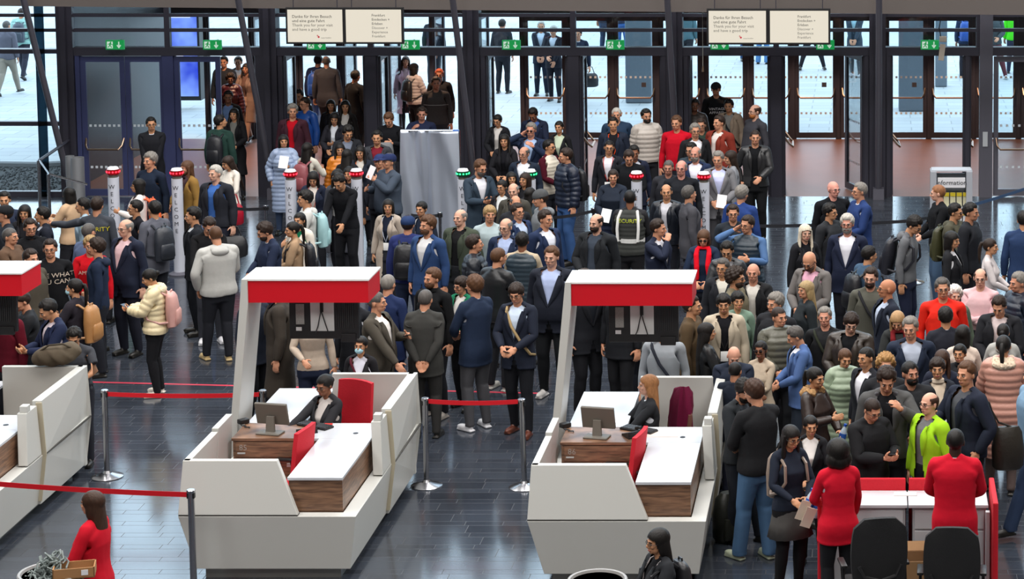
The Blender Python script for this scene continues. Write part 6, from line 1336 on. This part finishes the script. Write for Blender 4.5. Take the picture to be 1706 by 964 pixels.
P(1235, 576, 5, 'm', cls('1c2434', '20242e'), 'shaved', GY, 'cross', 'cross', 'bald man in navy jacket looking down beside the right counter', hp=.5, wide=1.14, h=1.78, tone='d09880')
P(1260, 566, -20, 'f', swt('b8a894', '2a3040'), 'pony', BK, 'cross', 'cross', 'woman with dark glasses and a beige sweater', ex=[('sunglasses',)], tone=M_, h=1.72)
P(1229, 604, 170, 'm', cls('1b2230', '1c2030'), 'buzz', BK, 'cross', 'cross', 'black-haired man with crossed arms leaning on the right counter', hp=.3, h=1.72, tone='a87458')
P(1357, 608, 55, 'f', cls('2e221e', '1c1c20', 's'), 'pony', BK, 'belly', 'chest', 'woman in brown leather jacket with tan collar holding a bottle', tone=A_, ex=[('fur', 'a8845c')], h=1.68, held='bottle')
P(1236, 628, 45, 'm', opn('24282c', '40444a', '1c2028', t='tee'), 'thick', BK, 'phone', 'belly', 'dark-haired bearded man in grey t-shirt looking at a phone', ex=[('beard', BK)], hp=.5, h=1.78, tone=L_)
P(1262, 631, -140, 'm', cls('191a1d', '48688a', 'c', 'wide'), 'thick', BR, 'belly', 'reach', 'man in black jacket and jeans with pale trainers holding a phone', hp=.3, h=1.84, wide=1.06, shoes='a8b098', held='phone')
P(1346, 689, 0, 'f', suit('16171c', 'e0dcd8', '131417'), 'bun', BK, 'belly', 'belly', 'woman in white blouse and black blazer behind the help desk queue', tone=A_, h=1.66)
P(1316, 704, 30, 'f', [('trousers', '111114', 'c'), ('skirt', '4a4846', 'c'), ('sweater', '1b2230', 'c')], 'long', BK, 'belly', 'belly', 'woman with glasses in grey pleated skirt, holding a bottle and leaflets', tone=A_, ex=[G], hp=.3, h=1.62, bag='8c7c70', held='bottles')
P(1450, 662, 40, 'm', cls('16171a', '17181c'), 'buzz', DB, 'phone', 'phone', 'bearded man with glasses in black military coat typing on phone', ex=[G, ('stubble', DB)], hp=.5, h=1.74, wide=1.12, held='phone')
P(1479, 608, 5, 'm', opn('4c4c4c', '17171a', '1c1e26'), 'thick', DB, 'high', 'down', 'man in dark grey quilted jacket looking down at a raised phone', hp=.45, h=1.86, wide=1.1, ex=[('hood', '58585c')], held='phone')
P(1512, 603, 20, 'm', cls('1a1b1f'), 'reced', BK, 'down', 'belly', 'balding man with full black beard in black jacket', ex=[('beard', BK)], h=1.82, wide=1.14, tone='b88068')
P(1547, 654, -45, 'm', opn('9cd020', '6c6c6e', '15161c', t='shirt'), 'bald', BR, 'down', 'down', 'balding man with glasses in a lime green jacket', ex=[G], h=1.74, wide=1.08, tone='d4a088')
P(1563, 594, 5, 'f', opn('20242e', 'cdbca8'), 'fringe', DB, 'belly', 'down', 'short-haired woman in dark coat over cream turtleneck', tone=A_, ex=[('turtle', 'cdbca8')], h=1.70, held='paper')
P(1611, 600, -55, 'm', opn('1a2030', '4c4e54', '17181e', t='shirt'), 'short', MB_, 'pocket', 'chest', 'tall man in navy jacket and grey shirt with shoulder bag', h=1.90, wide=1.12, held='shoulderbag')
P(1672, 556, 175, 'f', puf('c08c7c', '6c5c58', long=True), 'pony', BK, 'belly', 'belly', 'woman in pink puffer coat with fur hood and ponytail, back turned', tone=A_, ex=[('fur', 'e0ccb4')], h=1.75, wide=1.12)
P(1671, 537, 175, 'f', cls('a8a8a4', '2a2c34'), 'bun', BK, 'belly', 'belly', 'dark-haired person in grey hood just behind the pink coat', tone=A_, ex=[G, ('hood', 'a8a8a4')], h=1.56)
P(1603, 539, 178, 'f', swt('dccabc', '2a2c34'), 'bob', BK, 'belly', 'belly', 'woman with brown-black hair in a cream jacket, back turned', tone=A_, h=1.66)
P(1598, 571, -5, 'f', cls('1b1c20'), 'bun', BK, 'down', 'down', 'woman in black high collar below the cream jacket', tone=A_, h=1.60, ex=[('turtle', '1b1c20')])
P(1571, 580, -10, 'f', cls('1c2030'), 'long', BR, 'down', 'down', 'woman with long chestnut hair behind the cream turtleneck', tone=L_, h=1.62)
P(1519, 525, 3, 'm', suit('1b2436', 'a8b0c0', '1c2030'), 'short', LG, 'down', 'down', 'grey-haired man in navy suit and pale striped shirt, centre of the crowd', h=1.86, wide=1.16, tone='cc9478')
P(1497, 516, 8, 'f', cls('2a2c2c', '1c1e24'), 'long', 'a8845c', 'belly', 'belly', 'woman with light brown hair and red patterned scarf looking down', hp=.45, ex=[('scarf', '6c1c20')], h=1.66)
P(1478, 465, -65, 'm', suit('1c2230', 'b0bcd0', '1c2030'), 'shaved', BR, 'down', 'down', 'bald man with glasses in dark suit and light blue shirt, in profile', ex=[G], h=1.82, tone='b87c5c', wide=1.06)
P(1450, 443, 0, 'm', swt('505048', '24262c', 'c'), 'short', DB, 'down', 'down', 'bearded man with glasses in grey-green sweatshirt and rucksack straps', ex=[G, ('beard', DB), ('strap', '202024')], h=1.84, wide=1.08, tone=P_)
P(1572, 461, 0, 'm', swt('d82414', '24262c', 'c'), 'short', GY, 'down', 'down', 'grey-haired man with glasses in bright red-orange jacket', ex=[G], h=1.84, wide=1.16, belly=.04)
P(1592, 475, 20, 'f', cls('5c6c5c'), 'curly', 'd8d4cc', 'down', 'down', 'small woman with short white hair behind the red-orange jacket', tone=P_, h=1.62, ex=[('scarf', '6c7c70')])
P(1632, 447, -15, 'm', sh('dcb4b8', '3c4048'), 'bald', BR, 'cross', 'cross', 'bald man with glasses and crossed arms in pink shirt', ex=[G], wide=1.12, belly=.05, h=1.84, tone='d8a48c')
P(1666, 489, -12, 'm', opn('1c1d22', 'c8b8b8', '1c1e24', t='shirt'), 'short', DB, 'belly', 'belly', 'dark-haired man in black jacket looking down, before the pink shirt', hp=.5, h=1.80, wide=1.1)
P(1698, 451, -55, 'm', puf('1c2433', '1c2030'), 'short', LG, 'down', 'down', 'grey-haired man in navy padded jacket at the right edge', h=1.84, tone='c88c70')
P(1576, 509, -165, 'm', suitc('20222c', '1c2030'), 'short', BK, 'down', 'down', 'black-haired man in dark suit seen from behind before red-orange jacket', h=1.76, tone=A_)
P(1446, 579, -50, 'm', suit('1b1d24', 'dcdce4', '1c1e26'), 'buzz', BK, 'down', 'down', 'young man with cropped black hair in black suit looking left', tone=A_, h=1.76)
P(1472, 588, 5, 'm', cls('1d1e22', '1c1e24'), 'curly', 'a07848', 'down', 'down', 'curly fair-haired person with glasses behind the grey quilted jacket', ex=[G], h=1.70)
P(1722, 602, -70, 'm', cls('7c9cb8', '2c3c58', leg='wide'), 'short', BR, 'down', 'down', 'striding person in jeans and pale blue top cut off by the right edge', h=1.80, legs='walk')
# --- right, near the information rack
P(1388, 302, 25, 'm', swt('15171b', '20242e'), 'shaved', LG, 'down', 'down', 'bald man with glasses in black sweater talking to a blue suit', ex=[G], wide=1.22, belly=.07, h=1.86, tone='d49484')
P(1432, 303, -65, 'm', suitc('1f3566', '1c2236'), 'short', LG, 'belly', 'belly', 'grey-haired man with glasses in royal blue suit', ex=[G], wide=1.12, belly=.04, h=1.86)
P(1382, 338, 50, 'm', cls('25272b', '1c1e22'), 'thick', BK, 'chest', 'down', 'man in dark jacket with pale patch, hand raised', tone=A_, ex=[G], h=1.76, wide=1.08)
P(1412, 356, -8, 'm', suit('1b2238', 'dcdce4', '17181f'), 'thick', WH, 'down', 'down', 'white-haired bearded man in navy blazer and white shirt', ex=[G, ('beard', LG)], wide=1.12, belly=.05, h=1.86, tone='c88c78')
P(1509, 358, 70, 'm', swt('64666a', '1c2238', 'c'), 'thick', BK, 'down', 'down', 'man in grey hooded jacket with dark backpack looking down', tone=A_, ex=[G, ('hood', '64666a')], hp=.55, lean=.12, bag='23242c', h=1.86)
P(1446, 408, 120, 'm', cls('3c546c', '20242e'), 'short', BK, 'down', 'down', 'man in denim-blue jacket with a black shoulder bag, turned away', tone=A_, ex=[G], h=1.74, wide=1.08, bag='16171c')
P(1565, 308, -80, 'm', swt('17181b', '48607c', leg='wide'), 'buzz', '8a5c3c', 'belly', 'belly', 'ginger bald man in black sweater and jeans in profile', ex=[('stubble', '9c6440')], h=1.86, wide=1.1, tone='d4a088')
P(1591, 337, 60, 'm', cls('4c4a3c', '5c6c84', leg='wide'), 'short', BK, 'belly', 'belly', 'man in olive hooded jacket with big olive backpack', tone=A_, ex=[('sunglasses',), ('hood', '4c4a3c')], bag='3c3c24', h=1.84)
P(1614, 336, 70, 'm', cls('1c1e24', '1c1e24'), 'short', BK, 'down', 'down', 'dark-haired man in black beside the thin barrier post', tone='b07c60', h=1.86)
P(1585, 383, 75, 'f', suit('1d1e22', 'd8d8dc', '17181c'), 'bob', BK, 'down', 'down', 'woman with black bob, black suit and white shirt in profile', tone=A_, h=1.74)
P(1648, 395, 85, 'f', swt('ccc4c4', '24262e'), 'pony', DB, 'belly', 'belly', 'woman with ponytail in white top carrying a black handbag', tone=A_, h=1.66, held='handbag')
P(1706, 350, 170, 'm', suitc('24385c', '20304c'), 'short', BK, 'down', 'down', 'man in dark blue suit cut off by the right edge', tone=A_, h=1.84, wide=1.1)
# --- people at the counters, the desk and the bottom edge
P(541, 617, -28, 'f', suit('26262a', 'c8c0bc', '1c1c20'), 'bun', BK, 'desk', 'reach', 'seated agent with glasses and dark blazer in the middle counter', tone='8c5c44', ex=[G], legs='sit', z=.115, h=1.72, hp=.25, fix=(CO[1][0] + .90, CO[1][1] + 2.12), grp='staff')
P(1085, 620, -75, 'f', suitc('24262a', '1c1c20'), 'longback', '9c6c44', 'desk', 'desk', 'seated agent with long red-blonde hair in the right counter', tone=P_, legs='sit', z=.115, h=1.70, fix=(CO[2][0] + .86, CO[2][1] + 2.32), grp='staff')
P(1396, 726, -160, 'f', suitc('c80c28', '17181c'), 'puff', BK, 'belly', 'walkf', 'woman with short dark hair and red blazer behind the help desk', h=1.68, wide=1.06, fix=(-.30, 20.74), grp='staff', tone='c0967a')
P(1591, 708, 178, 'm', suitc('c80c28', '17181c'), 'buzz', BK, 'belly', 'belly', 'dark-skinned man in red blazer behind the help desk, back turned', h=1.80, wide=1.08, fix=(.79, 20.72), grp='staff', tone='38231a')
P(153, 815, -100, 'f', [('trousers', '17181c', 'c'), ('coat_closed', 'c00c24', 'c')], 'longback', BR, 'belly', 'belly', 'long-haired woman in a red coat sorting lanyards at the bottom', h=1.68, fix=0, grp='staff')
P(1097, 877, -60, 'f', opn('24262a', '1c1d20'), 'longback', BK, 'belly', 'belly', 'woman with glasses and long black hair at the bottom edge', ex=[G, ('lanyard', 'b0a8a8')], tone=A_, h=1.62, bag='1c1c20')
# --- outside on the plaza
O = dict(grp='people outside on the plaza')
P(35, 12, 180, 'm', puf('8cb8b0', '2a2c38'), 'short', DB, 'down', 'down', 'person in mint jacket with grey backpack walking away outside', bag='3c4450', legs='walk', **O)
P(10, 34, 172, 'm', cls('5c5c68', '8c8478'), 'reced', GY, 'down', 'down', 'man in grey jacket and beige trousers outside at the left edge', legs='walk2', **O)
P(901, 33, 0, 'm', suit('1c2434', 'c4d4e8'), 'short', WH, 'clasp', 'clasp', 'white-haired man in suit outside, left of a pair', **O)
P(922, 40, -8, 'm', suit('1c1e28', 'c4ccd8'), 'short', WH, 'clasp', 'belly', 'white-haired man in dark suit outside, right of the pair', **O)
P(963, 46, 10, 'm', suitc('1c2436'), 'short', BK, 'down', 'down', 'dark-haired man in navy suit outside with a black bag', held='holdall', **O)
P(836, 30, 170, 'm', cls('20242c', '1c2028'), 'short', BK, 'down', 'down', 'person in black standing outside the fourth doors', **O)
P(1008, -20, 160, 'm', cls('1c2230', '24344c'), 'short', BK, 'down', 'down', 'person in dark coat outside behind the door post', **O)
P(1035, -18, 10, 'm', cls('20283c', '34568c', leg='wide'), 'short', DB, 'down', 'down', 'person in jeans and red shoes outside beside the grey pillar', shoes='8c2c30', **O)
P(1143, 5, 175, 'm', cls('4c6870', '24262c'), 'short', DB, 'down', 'down', 'person in grey-teal top outside left of the right displays', legs='walk', **O)
P(1196, -30, 10, 'm', puf('20283a', '1c2028', long=True), 'short', DB, 'down', 'down', 'person in long navy puffer outside behind the right display', **O)
P(1243, -12, 20, 'm', puf('a03c24', '2c4870'), 'short', DB, 'down', 'down', 'person in rust-orange jacket outside behind the right display', **O)
P(1270, -8, 170, 'm', puf('1c2434', '4c78a8', leg='wide'), 'short', BK, 'down', 'down', 'person in navy puffer and blue jeans outside by the door', **O)
P(1353, 0, 5, 'm', cls('24242c', '1c1c22'), 'short', BK, 'pocket', 'pocket', 'person standing with wide legs outside under the right display', legs='wide', **O)
P(1424, 8, -12, 'm', suit('34404c', '9cc0cc', '3c444c'), 'short', GY, 'clasp', 'clasp', 'man in grey-blue suit outside behind the open door leaf', shoes='c8c8cc', **O)
P(1610, 10, 175, 'm', cls('20304c', '24242c'), 'short', BK, 'down', 'down', 'person in dark blue jacket outside right of the plaza pillar', bag='2450a0', **O)
P(1656, 12, 5, 'm', cls('3c4448', '5c2c34'), 'short', BK, 'belly', 'down', 'person in dark red trousers outside the rightmost door', legs='wide', shoes='c8c8c8', **O)
P(1690, 5, 170, 'm', cls('4ce020', '2c3048'), 'short', BK, 'down', 'down', 'worker in a bright green high-visibility jacket outside', **O)
P(722, 20, 175, 'm', cls('20242c', '20242c'), 'short', BK, 'down', 'down', 'person in black outside behind the red-haired man', **O)

# place everybody: the crown of the head goes where the photo has it, then neighbours are eased apart along the line of sight
def head_world(d):
    h = d['h'] * (1.012 if d['hair'][0] not in ('bald', 'shaved', 'buzz', 'reced') else 1.0)
    ln = d['pose'].get('lean', 0); h -= d['h'] * .72 * (1 - math.cos(ln)) + (.012 * d['h'] if d['pose'].get('hp', 0) > .3 else 0) + (.05 if ln > .3 else 0)
    if any(e[0] in ('cap', 'beanie') for e in d['ex']): h += .015
    return h
def place(d):
    p = at(d['x'], d['y'], head_world(d)); return [p.x + d.get('dx', 0), p.y]
WC = [(o.location.x, o.location.y, .33) for o in bpy.data.objects if o.name.startswith('welcome_column') and not o.parent] + [(X - .93 * 0, YF, .38) for X in XK] + [(X - 1.855, YF, .36) for X in XK[4:8]]
obst = []
for cx, cy in CO: obst += [(cx - .1, cx + 1.85, cy - .1, cy + 3.3)]
obst += [(-.55, 1.35, 21.0, 21.9), (-5.0 + .0, -4.95, 0, 0)]
for d in PEOPLE:
    d['p'] = list(d['fix']) if d['fix'] else place(d); d['h0'] = d['h']
for it in range(160):
    for i, d in enumerate(PEOPLE):
        if d['fix']: continue
        for e in PEOPLE[i + 1:]:
            dx, dy = e['p'][0] - d['p'][0], e['p'][1] - d['p'][1]
            wx = .27 * (d['wide'] + e['wide'])
            if abs(dx) > wx or abs(dy) > .48: continue
            q = (dx / wx) ** 2 + (dy / .48) ** 2
            if q >= 1: continue
            s = .012 * (1 if (dy > 0 or (dy == 0 and i % 2)) else -1)
            if d['p'][1] < 0: continue
            d['h'] += s * .9; e['h'] -= s * .9 if not e['fix'] else 0
            g_ = .003 * (1 if dx > 0 else -1); d['dx'] = max(-.09, min(.09, d.get('dx', 0) - g_)); e['dx'] = max(-.09, min(.09, e.get('dx', 0) + g_))
        for (a, b, c0, c1) in obst:
            if a - .1 < d['p'][0] < b + .1 and c0 - .2 < d['p'][1] < c1 + .2:
                d['h'] += .010 if d['p'][1] < (c0 + c1) / 2 else -.010
        for X, Y, r_ in WC:
            if abs(d['p'][0] - X) < r_ and abs(d['p'][1] - Y) < r_: d['h'] += .012 if d['p'][1] < Y else -.012
        lo, hi = d['h0'] - .20, d['h0'] + .15
        d['h'] = min(hi, max(lo, d['h'])); d['p'] = place(d)
HELD = []

def put_bag(info, c, wide, label):
    (pos, yaw, lean) = info['back']; r = empty('backpack', tuple(pos), yaw, label, 'backpack', 'backpacks worn in the crowd'); m = shiny(c)
    mb = MB(); eloft(mb, [(0, .07, -.30, .12, .055), (0, .08, -.28, .145, .075), (0, .08, -.05, .15, .088), (0, .07, .11, .135, .072), (0, .06, .155, .11, .055), (0, .055, .18, .06, .035)], 22); mb.build('main_body', m, r, smooth=True)
    mb = MB(); eloft(mb, [(0, .145, -.26, .10, .030), (0, .155, -.23, .115, .038), (0, .155, -.08, .11, .038), (0, .145, -.05, .09, .03)], 18); mb.build('front_pocket', m, r, smooth=True)
    mb = MB(); mb.tube([(-.04, .07, .16), (-.03, .07, .20), (.03, .07, .20), (.04, .07, .16)], .010, 6); mb.build('handle', m, r)
    for s in (-1, 1):
        mb = MB(); y0 = -.17 - .0; pts = [(s * .07, .03, .13), (s * .10, -.05, .195), (s * .115, -.15, .19), (s * .12, -.27, .12), (s * .13, -.295, -.04), (s * .17, -.22, -.16), (s * .175, -.06, -.22), (s * .12, .05, -.22)]; mb.tube(pts, .017, 6); mb.build('shoulder_strap', m, r, smooth=True)
    r.scale = (info['sc'] * min(1.1, wide),) * 2 + (info['sc'],)
    r.rotation_euler = (lean, 0, yaw)
def short(l): 
    w = l.split(); return ' '.join(w[:9]) if len(w) > 9 else l
def put_held(kind, info, who):
    L, R = info['L'], info['R']; mid = (L[0] + R[0]) / 2
    if kind == 'phone':
        o = MB().box((0, 0, 0), (.072, .145, .009), bev=.004).build('mobile_phone', [BLACK]); 
        MB().box((0, 0, .0052), (.064, .132, .001)).build('screen', mat('phone_screen', '30384a', .15), o)
        hnd = L if L[0].z > R[0].z - .02 else R; o.location = hnd[0] + Vector((0, 0, .015)); d = Vector((hnd[1].x, hnd[1].y, .15)).normalized(); o.rotation_euler = (.35, 0, math.atan2(-d.x, d.y)); tag(o, 'dark phone held by the ' + who, 'phone', 'phones held in the crowd')
    elif kind in ('bottle', 'bottles'):
        for q, hnd in enumerate([L] if kind == 'bottle' else [L, mid]):
            pos = hnd[0] if kind == 'bottle' else (L[0] + Vector((.02, -.03, .02)) if q == 0 else L[0] + Vector((.10, .02, -.02)))
            t = empty('water_bottle', tuple(pos - Vector((0, 0, .10))), 0, ('clear water bottle held by the ' if q == 0 else 'second bottle held by the ') + who, 'bottle', 'water bottles held in the crowd'); t.rotation_euler = (.2 * q, .25, 0)
            MB().lathe([(0, 0), (.036, .003), (.038, .02), (.036, .08), (.038, .11), (.036, .15), (.030, .19), (.014, .225), (.013, .24), (0, .24)], (0, 0, 0), 18).build('bottle_body', mat('bottle_plastic', 'b8c8d8', .12, spec=.8), t, smooth=True); MB().lathe([(.0375, .09), (.0385, .09), (.0375, .16), (.0365, .16)], (0, 0, 0), 18).build('bottle_label', mat('label_blue', '2c60b8', .5), t); MB().lathe([(0, .235), (.016, .235), (.016, .26), (0, .26)], (0, 0, 0), 12).build('bottle_cap', mat('cap_blue', '2050b0', .4), t)
        if kind == 'bottles':
            for q in range(2):
                o = MB().box((0, 0, 0), (.10, .004, .21)).build('leaflet', mat('leaflet_cream', 'e8dcc8', .6)); o.location = mid + Vector((.02 + .05 * q, -.08 - .03 * q, -.02 - .06 * q)); o.rotation_euler = (.2, .35, .2); tag(o, ('cream leaflet held by the ' if q == 0 else 'lower leaflet held by the ') + who, 'leaflet', 'leaflets held in the crowd')
    elif kind == 'paper':
        hnd = L if L[0].z > R[0].z - .02 else R; o = MB().box((0, 0, 0), (.15, .003, .21)).build('paper_sheet', mat('white_paper', 'e8e8ea', .7)); o.location = hnd[0] + Vector((0, -.02, .08)); o.rotation_euler = (-.4, .15, info['root'].rotation_euler.z); tag(o, 'white paper held by the ' + who, 'paper', 'papers held in the crowd')
    elif kind in ('holdall', 'redbag', 'handbag', 'shoulderbag', 'greybag'):
        spec = {'holdall': ('holdall', '1b1c20', (.46, .20, .32), 'black holdall carried by the '), 'redbag': ('tote_bag', 'a00c28', (.34, .13, .34), 'red bag on the arm of the '), 'handbag': ('handbag', '1c1c1e', (.30, .14, .24), 'black handbag carried by the '), 'shoulderbag': ('shoulder_bag', '28241e', (.34, .18, .44), 'dark brown bag hanging from the '), 'greybag': ('plastic_bag', '6c6e72', (.30, .12, .32), 'grey translucent round bag held by the ')}[kind]
        if kind == 'redbag': pos = L[0] + Vector((.22, .02, -.20))
        elif kind == 'shoulderbag': y = info['root'].location; pos = Vector((y.x + .42, y.y - .02, 1.02))
        elif kind == 'greybag': pos = mid + Vector((0, -.10, .0))
        else: pos = L[0] - Vector((0, 0, spec[2][2] / 2 + .07))
        t = empty(spec[0], tuple(pos), .2, spec[3] + who, 'bag', 'bags carried in the crowd'); w, d_, h_ = spec[2]
        mb = MB(); eloft(mb, [(0, 0, -h_ / 2, w * .40, d_ * .40), (0, 0, -h_ * .42, w * .48, d_ * .5), (0, 0, 0, w * .5, d_ * .5), (0, 0, h_ * .36, w * .44, d_ * .38), (0, 0, h_ / 2, w * .34, d_ * .18)], 24); mb.build('bag_body', shiny(spec[1]), t, smooth=True)
        if kind != 'greybag':
            top = .62 if kind == 'shoulderbag' else .16
            mb = MB(); mb.tube([(-w * .3, 0, h_ * .42), (-w * .18, 0, h_ / 2 + top * .9), (w * .0, 0, h_ / 2 + top), (w * .18, 0, h_ / 2 + top * .9), (w * .3, 0, h_ * .42)] if kind != 'shoulderbag' else [(-w * .3, 0, h_ * .42), (-.20, 0, h_ / 2 + .26), (-.24, .03, h_ / 2 + .30), (-.10, 0, h_ / 2 + .05), (w * .3, 0, h_ * .42)], .011, 6); mb.build('bag_handle', shiny(spec[1]), t, smooth=True)
seen = {}
for d in PEOPLE:
    po = dict(d['pose']); po['l'], po['r'] = d['l'], po.pop('rr', d['r']); po['legs'] = d['legs']; held = po.pop('held', None); band = po.pop('band', None); plaid = po.pop('plaid', None)
    for k in ('hs_', 'redsc'): po.pop(k, None)
    if d['legs'] == 'stand' and 'fix' in d: po['legs'] = random.choice(['stand', 'stand', 'weight'])
    if d['legs'] != 'sit':
        po['hy'] = po.get('hy', random.uniform(-.28, .28)); po['hp'] = po.get('hp', random.uniform(.0, .16)); po['hr'] = random.uniform(-.06, .06); po['twist'] = random.uniform(-.08, .08)
    z = d['z'] + (-.02 if d['p'][1] > YO else 0)
    outf = d['outfit']
    info = person(d['p'][0], d['p'][1], z, d['h'], math.radians(d['yaw']), d['g'], outf, d['hair'], d['label'], po, d['wide'], d['belly'], d['tone'], d['ex'], d['grp'])
    who = d['label'].split(' with ')[0].split(' in ')[0]
    d['info'] = info
    if d['bag']: put_bag(info, d['bag'], d['wide'], 'backpack on the back of the ' + ' '.join(d['label'].replace('backpack', 'pack').split()[:9]))
    if held: put_held(held, info, ' '.join(d['label'].split()[:9]))
    if band:
        for z0, nm in ((1.06, 'reflective_band'),):
            pts = []; bt = T['vestm'][0]
            for a in range(25):
                t_ = 2 * math.pi * a / 24; pts.append((.185 * d['wide'] * math.cos(t_), .145 * d['wide'] * math.sin(t_), 1.08))
            mb = MB(); vs = []
            for q in pts: vs += [(q[0] * info['sc'], q[1] * info['sc'], (q[2] - .03) * info['sc']), (q[0] * info['sc'], q[1] * info['sc'], (q[2] + .03) * info['sc'])]
            mb.add(vs, [(2 * i, 2 * i + 2, 2 * i + 3, 2 * i + 1) for i in range(24)]); mb.build(nm, mat('reflective', 'dcdcda', .5), info['root'])
        for s in (-1, 1):
            mb = MB(); sc_ = info['sc']; pts = [(s * .14, .175, 1.08), (s * .15, .165, 1.25), (s * .14, .135, 1.40), (s * .115, .075, 1.485), (s * .10, -.03, 1.47), (s * .11, -.12, 1.38)]; pts = [Vector(q) * sc_ for q in pts]; mb.tube(pts, .022, 6); mb.build('reflective_band', mat('reflective', 'dcdcda', .5), info['root'], smooth=True)
for m_ in [m for m in bpy.data.meshes if m.name.startswith('_t_')]: bpy.data.meshes.remove(m_)
# brown bag lying on the left counter wall beside the leaning man
t = empty('travel_bag', (0, 0, 0), .15, 'crumpled olive-brown bag lying on the white counter wall', 'bag'); p = at(82, 600, 1.36); t.location = (p.x, 25.02, 1.245)
mb = MB(); ell(mb, (0, 0, .12), (.24, .14, .12), 24, 14); ell(mb, (.14, .02, .16), (.14, .11, .10)); ell(mb, (-.12, 0, .10), (.14, .12, .10)); co, fs = remesh(mb, .012, 4); mb = MB(); mb.add([tuple(c + .006 * math.sin(c[0] * 40 + c[2] * 30)) for c in co], fs); mb.build('bag_body', cloth('5a5042'), t, smooth=True)
mb = MB(); mb.tube([(-.16, -.05, .18), (-.05, -.10, .26), (.10, -.10, .27), (.20, -.04, .20)], .012, 6); mb.build('bag_handle', cloth('4a4236'), t, smooth=True)
# backpack standing on the floor beside the right counter
t = empty('backpack', (0, 0, 0), .5, 'dark backpack standing on the floor beside the right counter', 'backpack', 'backpacks worn in the crowd'); p = at(1213, 905, 0); t.location = (p.x, p.y + .1, .31)
mb = MB(); eloft(mb, [(0, 0, -.31, .14, .09), (0, 0, -.26, .17, .12), (0, 0, -.02, .17, .13), (0, 0, .14, .14, .10), (0, 0, .20, .08, .06)], 22); mb.build('main_body', shiny('15170f'), t, smooth=True); mb = MB(); eloft(mb, [(0, -.12, -.26, .11, .04), (0, -.13, -.20, .12, .05), (0, -.12, -.04, .10, .04)], 18); mb.build('front_pocket', shiny('1c1e16'), t, smooth=True)
